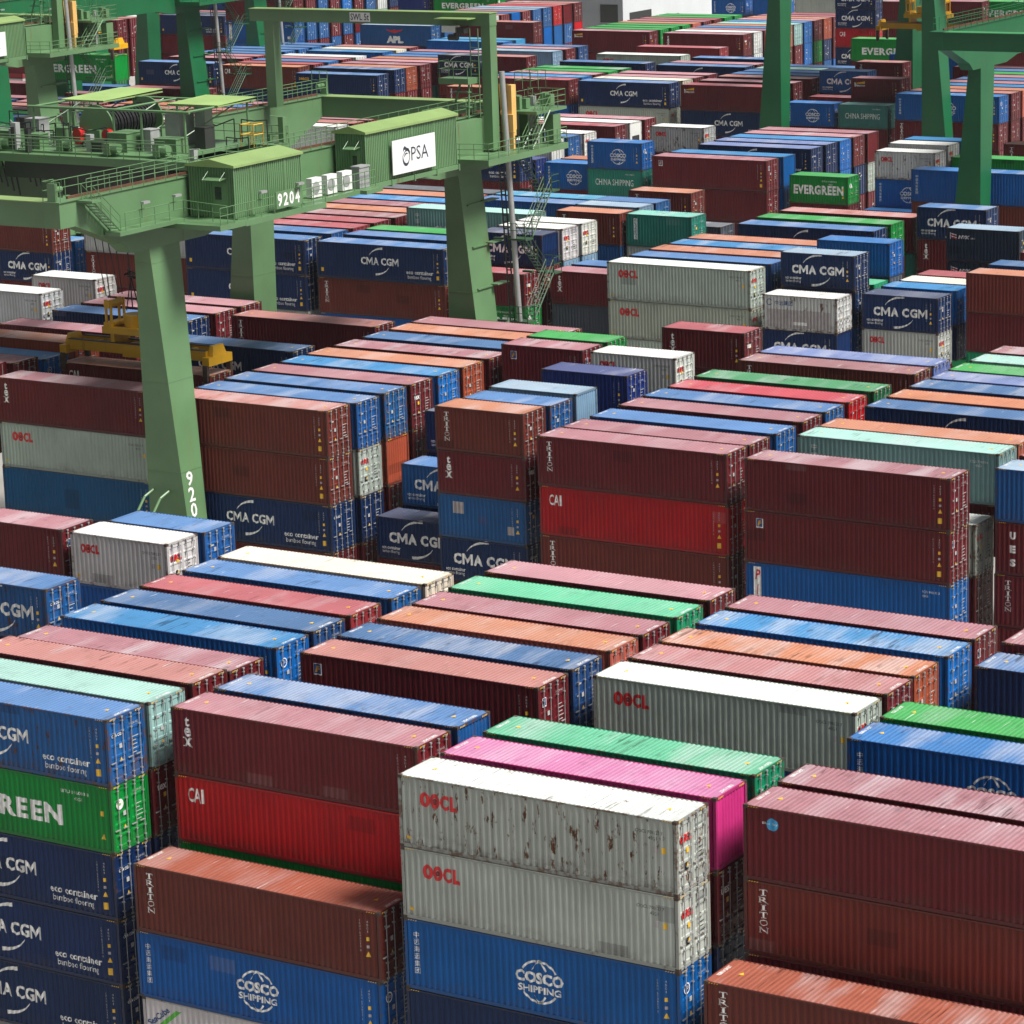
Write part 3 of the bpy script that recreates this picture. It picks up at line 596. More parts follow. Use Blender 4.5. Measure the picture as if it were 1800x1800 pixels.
(-98.99, 150.34, -36.95, 6.058, 2.591, 'bluR', '', 'n', 'd', 1, 'short rusty blue container'),
(-99.34, 153.74, -36.95, 6.058, 2.591, 'lblu', '', 'n', 'p', 1, 'short pale blue container with ribbed end'),
(-99.27, 159.6, -36.95, 6.058, 2.591, 'navb', '', 'n', 'd', 1, 'short royal blue container'),
(-99.29, 165.57, -36.95, 6.058, 2.591, 'wht', '', 'oocl', 'd', 1, 'short white container with red four-letter name at upper middle right centre'),
(-99.34, 174.62, -36.95, 6.058, 2.591, 'mar', 'redm', 'tex', 'd', 1, 'short maroon container with white vertical lowercase letters at upper middle right centre'),
(-105.9, 150.74, -44.88, 6.058, 2.591, 'navy', '', 'cma', 'd', 1, 'short navy container with white name between swooshes, standing on the maroon one, middle left centre'),
(-105.9, 150.74, -47.48, 6.058, 2.591, 'mar', '', 'n', 'd', 1, 'short maroon container, under the navy one, lower middle left centre'),
(-105.9, 153.73, -42.26, 6.058, 2.591, 'blu', '', 'cma', 'd', 1, 'short blue container with white name between swooshes, between a navy one and a navy one'),
(-105.9, 156.54, -39.52, 6.058, 2.591, 'navy', '', 'cma', 'd', 1, 'short navy container with white name between swooshes, middle centre'),
(-106.01, 165.64, -36.95, 6.058, 2.591, 'mar', '', 'f', 'd', 1, 'short maroon container with small blue badge'),
(-105.95, 168.61, -36.95, 6.058, 2.591, 'egr', '', 'n', 'd', 1, 'short bright green container'),
(-92.1, 147.41, -38.0, 12.192, 2.896, 'mar', '', 'tri', 'd', 1, 'long maroon container with white vertical capitals, sixth in front of the dark green one'),
(-92.1, 147.41, -40.9, 12.192, 2.896, 'red', '', 'cai', 'd', 1, 'long bright red container with three white corner capitals, under the maroon one, middle right centre'),
(-92.1, 147.41, -43.8, 12.192, 2.896, 'brn', '', 'tri', 'd', 1, 'long rust brown container with white vertical capitals, sixth in front of the dark green one'),
(-92.1, 149.99, -38.0, 12.192, 2.896, 'mar', '', 'n', 'd', 1, 'long maroon container, fifth in front of the dark green one'),
(-92.1, 153.15, -38.0, 12.192, 2.896, 'blu', '', 'n', 'd', 1, 'long blue container, fourth in front of the dark green one'),
(-92.1, 156.56, -38.0, 12.192, 2.896, 'mar', '', 'n', 'd', 1, 'long maroon container, third in front of the dark green one'),
(-92.1, 159.51, -38.0, 12.192, 2.896, 'blu', '', 'n', 'd', 1, 'long blue container, second in front of the dark green one'),
(-92.1, 162.49, -38.0, 12.192, 2.896, 'red', '', 'n', 'd', 1, 'long bright red container, directly in front of the dark green one'),
(-92.1, 165.89, -38.0, 12.192, 2.896, 'dgrn', '', 'n', 'd', 1, 'long dark green container'),
(-92.1, 171.55, -38.0, 12.192, 2.896, 'brn', 'mar2', 'tri', 'd', 1, 'long rust brown container with white vertical capitals, second behind the dark green one'),
(-92.1, 174.4, -38.0, 12.192, 2.896, 'peri', '', 'n', 'd', 1, 'long lilac blue container, third behind the dark green one'),
(-78.7, 147.07, -38.0, 12.192, 2.896, 'mar', '', 'n', 'd', 1, 'long maroon container, standing on the maroon one, middle right'),
(-78.7, 147.07, -40.9, 12.192, 2.896, 'mar', '', 'f', 'd', 1, 'long maroon container with small blue badge, under the maroon one, middle right'),
(-78.7, 147.07, -43.8, 12.192, 2.896, 'cos', '', 'pil', 'd', 1, 'long bright blue container with red letters on white strip at lower middle right'),
(-78.7, 153.48, -38.0, 12.192, 2.896, 'mint2', '', 'chi', 'd', 1, 'long grey green container with white vertical characters, standing on the maroon one, middle right'),
(-78.7, 153.48, -40.9, 12.192, 2.896, 'mar', '', 'n', 'd', 1, 'long maroon container, under the grey green one, middle right'),
(-78.7, 156.03, -38.0, 12.192, 2.896, 'ora', 'sal', 'n', 'd', 1, 'long orange container with tan roof at middle right'),
(-78.7, 161.98, -38.0, 12.192, 2.896, 'navy', 'nblu', 'cma', 'd', 1, 'long navy container with white name between swooshes, in front of the orange one, middle right'),
(-78.7, 164.95, -38.0, 12.192, 2.896, 'ora', '', 'n', 'd', 1, 'long orange container, between a navy one and a dark blue one, upper middle right'),
(-78.7, 168.21, -38.0, 12.192, 2.896, 'nblu', '', 'n', 'd', 1, 'long dark blue container, between an orange one and a lilac blue one, upper middle right'),
(-78.7, 171.02, -38.0, 12.192, 2.896, 'peri', '', 'n', 'd', 1, 'long lilac blue container, behind the dark blue one, upper middle right'),
(-78.7, 150.3, -41.23, 12.192, 2.896, 'gryR', '', 'oocl', 'd', 1, 'long rusty light grey container with red four-letter name, standing on the maroon one, middle right'),
(-78.7, 150.3, -44.13, 12.192, 2.896, 'mar', '', 'n', 'd', 1, 'long maroon container, under the light grey one, lower middle right'),
(-65.4, 150.4, -38.01, 12.192, 2.896, 'blu', 'lblu', 'n', 'd', 1, 'long blue container with pale roof, standing on the maroon one, middle right'),
(-65.4, 150.4, -40.91, 12.192, 2.896, 'mar', '', 'ues', 'd', 1, 'long maroon container with three spaced white letters, under the blue one, middle right'),
(-65.4, 150.4, -43.81, 12.192, 2.896, 'mar', '', 'tri', 'd', 1, 'long maroon container with white vertical capitals, under the maroon one, lower middle right'),
(-132.5, 153.81, -38.0, 12.192, 2.896, 'brn', 'sal', 'cai', 'd', 1, 'long rust brown container with three white corner capitals at upper middle left'),
(-78.7, 173.81, -38.0, 12.192, 2.896, 'egr', '', 'n', 'd', 1, 'long bright green container, behind the lilac blue one, upper middle right'),
(-78.7, 176.9, -38.0, 12.192, 2.896, 'mint', '', 'n', 'd', 1, 'long pale mint container, between a bright green one and a maroon one, upper middle right'),
(-78.7, 179.9, -38.0, 12.192, 2.896, 'mar', '', 'n', 'd', 1, 'long maroon container, behind the pale mint one, upper middle right'),
(-146.0, 153.7, -37.93, 12.192, 2.896, 'sky', '', 'cosco', 'd', 1, 'long sky blue container with white globe emblem, behind the maroon one, upper middle left'),
(-146.0, 150.7, -37.63, 12.192, 2.896, 'mar', '', 'n', 'd', 1, 'long maroon container, fourth in front of the maroon one with two white bars'),
(-146.0, 156.9, -37.44, 12.192, 2.896, 'ora', 'sal', 'n', 'd', 1, 'long orange container with tan roof, behind the sky blue one with white globe emblem'),
(-146.0, 163.15, -38.0, 12.192, 2.896, 'mar', '', 'ii', 'd', 1, 'long maroon container with two white bars'),
(-146.0, 168.97, -38.0, 12.192, 2.896, 'navy', 'blu', 'n', 'd', 1, 'long navy container with light blue roof, second behind the maroon one with two white bars'),
(-146.06, 172.21, -38.0, 12.192, 2.896, 'mar', 'pnk', 'n', 'd', 1, 'long maroon container with pink roof, third behind the maroon one with two white bars'),
(-146.1, 175.22, -38.0, 12.192, 2.896, 'mar', 'pnk', 'n', 'd', 1, 'long maroon container with pink roof, fourth behind the maroon one with two white bars'),
(-153.19, 169.13, -36.95, 6.058, 2.591, 'wht', '', 'oocl', 'd', 1, 'leftmost short white container with red four-letter name, upper middle left'),
(-153.4, 175.41, -36.95, 6.058, 2.591, 'wht', '', 'oocl', 'd', 1, 'rightmost short white container with red four-letter name, upper middle left'),
(-179.61, 201.4, -37.86, 6.058, 2.591, 'brn', '', 'n', 'd', 1, 'short rust brown container, standing on the navy one, upper left'),
(-179.61, 201.4, -40.46, 6.058, 2.591, 'navy', '', 'cma', 'd', 1, 'short navy container with white name between swooshes, under the rust brown one, upper middle left'),
(-186.0, 204.6, -39.89, 12.192, 2.896, 'sky', 'sky', 'n', 'd', 1, 'long sky blue container with sky blue roof at upper left'),
(-172.48, 204.25, -37.71, 12.192, 2.896, 'gry', '', 'n', 'd', 1, 'long light grey container, standing on the rust brown one, upper left'),
(-172.48, 204.25, -40.62, 12.192, 2.896, 'brn', '', 'tri', 'd', 1, 'long rust brown container with white vertical capitals, under the light grey one, upper middle left'),
(-146.7, 202.26, -38.0, 12.192, 2.896, 'navy', 'blu', 'cma', 'd', 1, 'long navy container with white name between swooshes, ninth in front of the cyan one'),
(-146.7, 202.26, -40.9, 12.192, 2.896, 'brn', '', 'tri', 'd', 1, 'long rust brown container with white vertical capitals, ninth in front of the cyan one'),
(-146.7, 202.26, -43.8, 12.192, 2.896, 'cos', '', 'n', 'd', 1, 'long bright blue container'),
(-146.7, 206.06, -38.0, 12.192, 2.896, 'blu', '', 'n', 'd', 0, 'long blue container, eighth in front of the cyan one'),
(-146.7, 209.1, -38.0, 12.192, 2.896, 'egr', '', 'n', 'd', 0, 'long bright green container, seventh in front of the cyan one'),
(-146.7, 215.3, -37.1, 12.192, 2.896, 'mint2', '', 'chi', 'd', 0, 'long grey green container with white vertical characters, fifth in front of the cyan one'),
(-159.9, 202.1, -38.0, 12.192, 2.896, 'navy', 'blu', 'cma', 'd', 1, 'long navy container with white name between swooshes, standing on the navy one, upper left centre'),
(-159.9, 202.1, -40.9, 12.192, 2.896, 'navy', '', 'cma', 'd', 1, 'long navy container with white name between swooshes, under the navy one, upper middle left centre'),
(-159.9, 205.8, -38.0, 12.192, 2.896, 'blu', '', 'n', 'd', 0, 'long blue container, between a navy one and a dull red one, upper left centre'),
(-159.9, 208.9, -38.0, 12.192, 2.896, 'redm', '', 'n', 'd', 0, 'long dull red container, between a blue one and a maroon one, upper left centre'),
(-159.9, 211.9, -38.0, 12.192, 2.896, 'mar', 'redm', 'n', 'd', 0, 'long maroon container with rose roof, behind the dull red one, upper left centre'),
(-159.9, 215.0, -38.0, 12.192, 2.896, 'mar', 'mar2', 'n', 'd', 0, 'long maroon container with brown roof'),
(-159.9, 218.0, -38.0, 12.192, 2.896, 'ora', '', 'n', 'd', 0, 'long orange container, between a maroon one and a maroon one, upper left centre'),
(-159.9, 221.0, -38.0, 12.192, 2.896, 'mar', '', 'n', 'd', 0, 'long maroon container, between an orange one and a sky blue one, upper left centre'),
(-159.9, 224.0, -38.0, 12.192, 2.896, 'sky', '', 'n', 'd', 0, 'long sky blue container, between a maroon one and a salmon one, upper left centre'),
(-159.9, 227.1, -38.0, 12.192, 2.896, 'sal', '', 'n', 'd', 0, 'long salmon container, between a sky blue one and a dark grey one, upper centre'),
(-159.9, 230.1, -38.0, 12.192, 2.896, 'dgr', '', 'n', 'd', 0, 'long dark grey container'),
(-133.2, 202.28, -39.55, 6.058, 2.591, 'mar', 'redm', 'tex', 'd', 1, 'leftmost short maroon container with white vertical lowercase letters, upper middle centre'),
(-133.2, 202.28, -42.14, 6.058, 2.591, 'egr', '', 'egr', 'd', 1, 'short bright green container with bold white name, under the maroon one, upper middle centre'),
(-133.32, 205.28, -36.95, 6.058, 2.591, 'navy', '', 'cma', 'p', 0, 'short navy container with white name between swooshes, standing on the rust brown one, upper centre'),
(-133.32, 205.28, -39.55, 6.058, 2.591, 'brn', '', 'n', 'd', 0, 'short rust brown container, under the navy one, upper middle centre'),
(-133.48, 208.64, -36.95, 6.058, 2.591, 'wht', '', 'oocl', 'd', 0, 'short white container with red four-letter name, behind the navy one with white name between swooshes'),
(-133.51, 211.51, -36.95, 6.058, 2.591, 'wht', '', 'oocl', 'd', 0, 'short white container with red four-letter name, upper centre'),
(-126.28, 204.82, -39.55, 6.058, 2.591, 'mar', '', 'tex', 'd', 1, 'rightmost short maroon container with white vertical lowercase letters, upper middle centre'),
(-126.28, 204.82, -42.14, 6.058, 2.591, 'dgr', '', 'n', 'd', 1, 'short dark grey container, fourth in front of the teal one with narrow white side label'),
(-126.83, 217.57, -36.95, 6.058, 2.591, 'teal', '', 'flo', 'd', 0, 'short teal container with narrow white side label'),
(-133.36, 217.25, -36.95, 6.058, 2.591, 'brn', 'sal', 'tri', 'd', 0, 'short rust brown container with white vertical capitals, standing on the blue one, upper centre'),
(-133.36, 217.25, -39.55, 6.058, 2.591, 'blu', '', 'n', 'd', 0, 'short blue container, under the rust brown one, upper centre'),
(-147.4, 229.99, -38.0, 12.192, 2.896, 'cyan', '', 'n', 'd', 0, 'long cyan container, behind the blue one, upper centre'),
(-147.4, 226.9, -38.0, 12.192, 2.896, 'blu', '', 'n', 'd', 0, 'long blue container, directly in front of the cyan one'),
(-133.49, 223.52, -36.95, 6.058, 2.591, 'blu', '', 'n', 'd', 0, 'short blue container, behind the pale blue one, upper right centre'),
(-133.6, 220.83, -36.95, 6.058, 2.591, 'lblu', '', 'n', 'd', 0, 'short pale blue container'),
(-133.52, 229.57, -36.95, 6.058, 2.591, 'brn', 'sal', 'tri', 'd', 0, 'short rust brown container with white vertical capitals at upper right centre'),
(-119.4, 201.81, -38.0, 12.192, 2.896, 'gry', '', 'oocl', 'd', 1, 'long light grey container with red four-letter name, in front of the dark blue one'),
(-119.4, 201.81, -40.9, 12.192, 2.896, 'gry', '', 'oocl', 'd', 1, 'topmost long light grey container with red four-letter name, upper middle right centre'),
(-119.4, 201.81, -43.8, 12.192, 2.896, 'gry', '', 'oocl', 'd', 1, 'lowest long light grey container with red four-letter name, upper middle right centre'),
(-119.4, 205.11, -38.0, 12.192, 2.896, 'nblu', 'blu', 'n', 'd', 0, 'long dark blue container with light blue roof'),
(-119.4, 208.21, -38.0, 12.192, 2.896, 'sal', '', 'n', 'd', 0, 'long salmon container, between a dark blue one and a sky blue one, upper right centre'),
(-119.4, 211.22, -38.0, 12.192, 2.896, 'sky', '', 'n', 'd', 0, 'long sky blue container, between a salmon one and a salmon one, upper right centre'),
(-119.4, 214.17, -38.0, 12.192, 2.896, 'sal', '', 'n', 'd', 0, 'long salmon container, behind the sky blue one, upper right centre'),
(-119.2, 222.09, -38.0, 12.192, 2.896, 'navy', 'blu', 'cma', 'd', 0, 'long navy container with white name between swooshes, in front of the bright green one'),
(-119.4, 225.83, -38.0, 12.192, 2.896, 'egr', '', 'n', 'd', 0, 'long bright green container, between a navy one and a maroon one, upper right'),
(-119.2, 229.66, -38.0, 12.192, 2.896, 'mar', 'sal2', 'n', 'd', 0, 'long maroon container with salmon roof, standing on the teal one, upper right'),
(-119.2, 229.66, -40.9, 12.192, 2.896, 'teal', '', 'n', 'd', 0, 'long teal container, under the maroon one, upper middle right'),
(-126.6, 221.94, -38.36, 6.058, 2.591, 'dgr', '', 'n', 'd', 0, 'short dark grey container at upper right centre'),
(-106.25, 204.77, -36.95, 6.058, 2.591, 'navy', 'lblu', 'cma', 'd', 1, 'short navy container with white name between swooshes, standing on the navy one, upper middle right'),
(-106.25, 204.77, -39.55, 6.058, 2.591, 'navy', '', 'n', 'd', 1, 'short navy container, directly behind the white one with dark blue half ring'),
(-106.25, 204.77, -42.14, 6.058, 2.591, 'blu', '', 'n', 'd', 1, 'short blue container, directly behind the white one with dark blue half ring'),
(-106.03, 201.38, -39.55, 6.058, 2.591, 'whtR', '', 'zyj', 'd', 1, 'short rusty white container with dark blue half ring'),
(-106.03, 201.38, -42.14, 6.058, 2.591, 'navy', '', 'cma', 'p', 1, 'short navy container with white name between swooshes, under the white one, upper middle right centre'),
(-99.34, 204.25, -39.55, 6.058, 2.591, 'navy', '', 'cma', 'd', 1, 'short navy container with white name between swooshes, in front of the sky blue one'),
(-99.34, 204.25, -42.14, 6.058, 2.591, 'gry', '', 'oocl', 'd', 1, 'short light grey container with red four-letter name'),
(-99.43, 207.63, -39.55, 6.058, 2.591, 'sky', '', 'n', 'd', 0, 'short sky blue container'),
(-99.43, 207.63, -42.14, 6.058, 2.591, 'navy', '', 'n', 'd', 0, 'short navy container, under the sky blue one, upper middle right'),
(-99.37, 210.48, -39.55, 6.058, 2.591, 'cream', '', 'n', 'd', 0, 'short cream container, between a sky blue one and a dull red one, upper middle right'),
(-99.27, 213.32, -39.55, 6.058, 2.591, 'redm', '', 'n', 'd', 0, 'short dull red container, behind the cream one, upper middle right'),
(-106.38, 210.96, -36.95, 6.058, 2.591, 'cos', '', 'n', 'd', 0, 'short bright blue container, third behind the white one with dark blue half ring'),
(-106.48, 228.98, -36.95, 6.058, 2.591, 'navy', 'blu', 'cma', 'd', 0, 'short navy container with white name between swooshes, standing on the maroon one, upper right'),
(-106.48, 228.98, -39.55, 6.058, 2.591, 'mar', '', 'tex', 'd', 0, 'short maroon container with white vertical lowercase letters, under the navy one, upper right'),
(-99.64, 219.69, -36.95, 6.058, 2.591, 'dnav', 'lblu', 'nyk', 'd', 0, 'short slate navy container with striped flag emblem, standing on the slate navy one, upper right'),
(-99.64, 219.69, -39.55, 6.058, 2.591, 'dnav', '', 'nyk', 'd', 0, 'short slate navy container with striped flag emblem, under the slate navy one, upper middle right'),
(-92.3, 206.9, -38.0, 12.192, 2.896, 'brn', 'sal', 'n', 'd', 0, 'long rust brown container with tan roof'),
(-92.3, 206.9, -40.9, 12.192, 2.896, 'mar', '', 'n', 'd', 0, 'long maroon container, under the rust brown one, upper middle right'),
(-92.3, 210.77, -38.0, 12.192, 2.896, 'nblu', '', 'n', 'd', 0, 'long dark blue container, behind the rust brown one, upper middle right'),
(-119.7, 256.2, -38.0, 12.192, 2.896, 'cos', '', 'cvert', 'd', 0, 'long bright blue container with white vertical characters and no emblem'),
(-119.7, 256.2, -40.9, 12.192, 2.896, 'brn', '', 'n', 'd', 0, 'long rust brown container, under the bright blue one, upper right'),
(-119.7, 264.97, -38.0, 12.192, 2.896, 'egr', '', 'n', 'd', 0, 'long bright green container, upper right'),
(-119.0, 275.2, -38.0, 12.192, 2.896, 'brn', 'sal', 'tri', 'd', 0, 'long rust brown container with white vertical capitals at upper right'),
(-126.0, 261.91, -37.29, 6.058, 2.591, 'whtR', '', 'oocl', 'd', 0, 'short rusty white container with red four-letter name'),
(-126.0, 261.91, -39.89, 6.058, 2.591, 'cos', '', 'cosco', 'd', 0, 'short bright blue container with white globe emblem, under the white one, upper right'),
(-126.1, 265.0, -36.95, 6.058, 2.591, 'wht', '', 'oocl', 'd', 0, 'short white container with red four-letter name at upper right'),
(-133.66, 259.63, -39.55, 6.058, 2.591, 'egr', '', 'egr', 'd', 0, 'short bright green container with bold white name, standing on the maroon one, upper right'),
(-133.66, 259.63, -42.14, 6.058, 2.591, 'mar', '', 'n', 'd', 0, 'short maroon container, under the bright green one, upper right'),
(-146.9, 257.07, -38.0, 12.192, 2.896, 'mar', '', 'f', 'd', 0, 'long maroon container with small blue badge, ninth behind the cyan one'),
(-146.9, 257.07, -40.9, 12.192, 2.896, 'mar', '', 'n', 'd', 0, 'long maroon container, ninth behind the cyan one'),
(-146.7, 260.1, -38.0, 12.192, 2.896, 'cos', 'sky', 'n', 'p', 0, 'long bright blue container with sky blue roof and ribbed end'),
(-146.9, 266.08, -38.0, 12.192, 2.896, 'navy', 'peri', 'cma', 'd', 0, 'long navy container with white name between swooshes, upper right centre'),
(-146.9, 269.3, -38.0, 12.192, 2.896, 'navy', 'peri', 'n', 'd', 0, 'long navy container with lilac roof'),
(-146.9, 272.3, -38.0, 12.192, 2.896, 'sky', '', 'n', 'd', 0, 'long sky blue container, between a navy one and a maroon one, upper right centre'),
(-146.9, 275.4, -38.0, 12.192, 2.896, 'mar', 'pnk', 'n', 'd', 0, 'long maroon container with pink roof, behind the sky blue one, upper right'),
(-146.9, 278.4, -38.0, 12.192, 2.896, 'mar', '', 'n', 'p', 0, 'long maroon container with ribbed end'),
(-146.9, 278.4, -40.9, 12.192, 2.896, 'gry', '', 'n', 'd', 0, 'long light grey container, under the maroon one, upper right'),
(-154.43, 269.97, -36.95, 6.058, 2.591, 'gryR', '', 'oocl', 'd', 0, 'short rusty light grey container with red four-letter name'),
(-154.31, 257.5, -36.95, 6.058, 2.591, 'cosW', '', 'cosco', 'd', 0, 'short bright blue container with white globe emblem, standing on the teal one, upper right centre'),
(-154.31, 257.5, -39.55, 6.058, 2.591, 'teal', '', 'chs', 'd', 0, 'short teal container with white two-word name'),
(-160.67, 260.01, -39.55, 6.058, 2.591, 'cos', '', 'cosco', 'd', 0, 'short bright blue container with white globe emblem at upper centre'),
(-174.2, 275.97, -38.0, 12.192, 2.896, 'mar', 'redm', 'n', 'd', 0, 'long maroon container with rose roof, in front of the white one, upper centre'),
(-174.2, 279.0, -38.0, 12.192, 2.896, 'wht', '', 'n', 'r', 0, 'long white container with cooling unit'),
(-174.2, 282.1, -38.0, 12.192, 2.896, 'mar', 'pnk', 'n', 'd', 0, 'long maroon container with pink roof, behind the white one, upper right centre'),
(-174.2, 266.8, -38.0, 12.192, 2.896, 'blu', '', 'n', 'd', 0, 'long blue container, in front of the white one with red four-letter name, upper centre'),
(-174.2, 269.9, -38.0, 12.192, 2.896, 'wht', '', 'oocl', 'd', 0, 'long white container with red four-letter name, behind the blue one, upper centre'),
(-174.2, 257.5, -38.41, 12.192, 2.896, 'navy', '', 'cma', 'd', 0, 'long navy container with white name between swooshes, standing on the maroon one, upper centre'),
(-174.2, 257.5, -41.31, 12.192, 2.896, 'mar', '', 'n', 'd', 0, 'long maroon container, under the navy one, upper centre'),
(-174.2, 260.5, -39.45, 12.192, 2.896, 'navb', '', 'n', 'd', 0, 'long royal blue container'),
(-239.4, 292.75, -38.0, 12.192, 2.896, 'mar', 'redm', 'n', 'd', 0, 'long maroon container with rose roof at top left'),
(-202.6, 267.0, -38.0, 12.192, 2.896, 'wht', '', 'oocl', 'd', 0, 'long white container with red four-letter name at upper left centre'),
(-188.9, 313.62, -38.0, 12.192, 2.896, 'navy', 'blu', 'cma', 'd', 0, 'leftmost long navy container with white name between swooshes, top right centre'),
(-188.9, 313.62, -40.9, 12.192, 2.896, 'gry', '', 'oocl', 'd', 0, 'long light grey container with red four-letter name, under the navy one, upper right centre'),
(-188.9, 316.68, -38.0, 12.192, 2.896, 'cream', '', 'n', 'd', 0, 'long cream container, between a navy one and a maroon one, top right centre'),
(-188.9, 319.5, -38.0, 12.192, 2.896, 'mar', 'pnk', 'n', 'd', 0, 'long maroon container with pink roof, behind the cream one, top right centre'),
(-188.9, 322.84, -38.0, 12.192, 2.896, 'mar', 'pnk', 'n', 'd', 0, 'long maroon container with pink roof, behind the maroon one, top right centre'),
(-188.9, 332.01, -38.0, 12.192, 2.896, 'navy', 'blu', 'cma', 'd', 0, 'rightmost long navy container with white name between swooshes, top right centre'),
(-188.9, 335.1, -38.0, 12.192, 2.896, 'mar', 'pnk', 'n', 'd', 0, 'long maroon container with pink roof, behind the navy one with white name between swooshes'),
(-188.9, 340.85, -38.0, 12.192, 2.896, 'navy', 'blu', 'n', 'd', 0, 'long navy container with light blue roof at top right centre'),
(-175.0, 313.16, -38.0, 12.192, 2.896, 'mar', 'redm', 'bcn', 'd', 0, 'long maroon container with yellow beam badge, standing on the navy one, top right centre'),
(-175.0, 313.16, -40.9, 12.192, 2.896, 'navy', '', 'cma', 'd', 0, 'long navy container with white name between swooshes, under the maroon one, upper right centre'),
(-175.2, 317.7, -38.0, 12.192, 2.896, 'mar', 'pnk', 'n', 'd', 0, 'long maroon container with pink roof, top right centre'),
(-175.2, 322.2, -38.0, 12.192, 2.896, 'mar', 'sal2', 'n', 'd', 0, 'long maroon container with salmon roof at top right centre'),
(-161.79, 322.01, -36.95, 6.058, 2.591, 'blu', '', 'cma', 'd', 0, 'short blue container with white name between swooshes, behind the dull red one, top right'),
(-161.44, 312.73, -39.55, 6.058, 2.591, 'cos', '', 'cosco', 'd', 0, 'short bright blue container with white globe emblem, upper right centre'),
(-154.75, 315.58, -36.95, 6.058, 2.591, 'mar', '', 'bcn', 'd', 0, 'short maroon container with yellow beam badge, behind the grey teal one with white two-word name'),
(-154.86, 312.68, -39.55, 6.058, 2.591, 'teal2', '', 'chs', 'd', 0, 'short grey teal container with white two-word name'),
(-154.86, 312.68, -42.14, 6.058, 2.591, 'mar', '', 'n', 'd', 0, 'short maroon container, under the grey teal one, upper right'),
(-161.6, 318.7, -39.55, 6.058, 2.591, 'redm', '', 'n', 'd', 0, 'short dull red container at top right'),
(-162.08, 331.75, -36.95, 6.058, 2.591, 'mar', 'sal2', 'tri', 'd', 0, 'short maroon container with white vertical capitals'),
(-147.3, 311.31, -38.0, 12.192, 2.896, 'cos', '', 'cosco', 'd', 0, 'long bright blue container with white globe emblem, standing on the maroon one, upper right'),
(-147.3, 311.31, -40.9, 12.192, 2.896, 'mar', '', 'tri', 'd', 0, 'long maroon container with white vertical capitals, under the bright blue one, upper right'),
(-147.3, 314.6, -38.0, 12.192, 2.896, 'mar', 'sal2', 'n', 'd', 0, 'long maroon container with salmon roof, standing on the maroon one, top right'),
(-147.3, 314.6, -40.9, 12.192, 2.896, 'mar', '', 'n', 'd', 0, 'long maroon container, under the maroon one, upper right'),
(-202.4, 313.74, -38.0, 12.192, 2.896, 'mar', 'redm', 'n', 'd', 0, 'long maroon container with rose roof, in front of the sky blue one, top centre'),
(-202.4, 316.7, -38.0, 12.192, 2.896, 'sky', '', 'n', 'd', 0, 'long sky blue container, between a maroon one and a maroon one, top centre'),
(-202.4, 319.8, -38.0, 12.192, 2.896, 'mar', 'pnk', 'n', 'd', 0, 'long maroon container with pink roof, behind the sky blue one, top centre'),
(-202.4, 325.9, -38.0, 12.192, 2.896, 'egr', '', 'n', 'd', 0, 'long bright green container at top centre'),
(-203.0, 332.72, -38.0, 12.192, 2.896, 'navy', 'nblu', 'n', 'd', 0, 'long navy container with grey blue roof at top centre'),
(-203.4, 342.26, -38.0, 12.192, 2.896, 'gry', '', 'oocl', 'd', 0, 'long light grey container with red four-letter name at top right centre'),
(-203.2, 352.0, -38.0, 12.192, 2.896, 'redm', '', 'n', 'd', 0, 'long dull red container at top right centre'),
(-210.16, 326.85, -36.95, 6.058, 2.591, 'mar', 'sal2', 'n', 'd', 0, 'short maroon container with salmon roof'),
(-217.14, 326.85, -36.95, 6.058, 2.591, 'dnav', '', 'cma', 'd', 0, 'short slate navy container with white name between swooshes'),
(-209.43, 316.77, -39.55, 6.058, 2.591, 'brn', 'sal', 'tri', 'd', 0, 'short rust brown container with white vertical capitals at top centre'),
(-222.4, 342.99, -38.0, 12.192, 2.896, 'lblu', '', 'n', 'd', 0, 'long pale blue container'),
(-222.4, 346.19, -38.0, 12.192, 2.896, 'mar', 'pnk', 'n', 'd', 0, 'long maroon container with pink roof, behind the pale blue one, top centre'),
(-222.4, 349.29, -38.0, 12.192, 2.896, 'nblu', '', 'n', 'd', 0, 'long dark blue container, behind the maroon one, top centre'),
(-236.0, 352.6, -38.0, 12.192, 2.896, 'sky', '', 'n', 'd', 0, 'long sky blue container, top centre'),
(-228.4, 312.09, -38.0, 12.192, 2.896, 'navy', 'blu', 'sea', 'd', 0, 'long navy container with yellow lowercase name'),
(-230.0, 318.19, -38.0, 12.192, 2.896, 'navy', 'nblu', 'n', 'd', 0, 'long navy container with grey blue roof, second behind the navy one with yellow lowercase name'),
(-230.0, 320.73, -38.0, 12.192, 2.896, 'ora', 'sal', 'n', 'd', 0, 'long orange container with tan roof, third behind the navy one with yellow lowercase name'),
(-230.0, 324.0, -38.0, 12.192, 2.896, 'mar', '', 'n', 'd', 0, 'long maroon container, fourth behind the navy one with yellow lowercase name'),
(-230.0, 327.3, -38.0, 12.192, 2.896, 'mar', 'pnk', 'n', 'd', 0, 'long maroon container with pink roof, fifth behind the navy one with yellow lowercase name'),
(-244.3, 317.99, -38.0, 12.192, 2.896, 'brn', 'ora', 'cai', 'd', 0, 'long rust brown container with three white corner capitals at top left centre'),
(-244.3, 317.99, -40.9, 12.192, 2.896, 'navy', '', 'n', 'd', 0, 'long navy container, under the rust brown one, top left centre'),
(-244.3, 336.6, -38.0, 12.192, 2.896, 'sky', 'sky', 'n', 'd', 0, 'long sky blue container with sky blue roof at top left centre'),
(-258.4, 318.99, -38.0, 12.192, 2.896, 'navy', 'blu', 'cma', 'd', 0, 'long navy container with white name between swooshes, top left'),
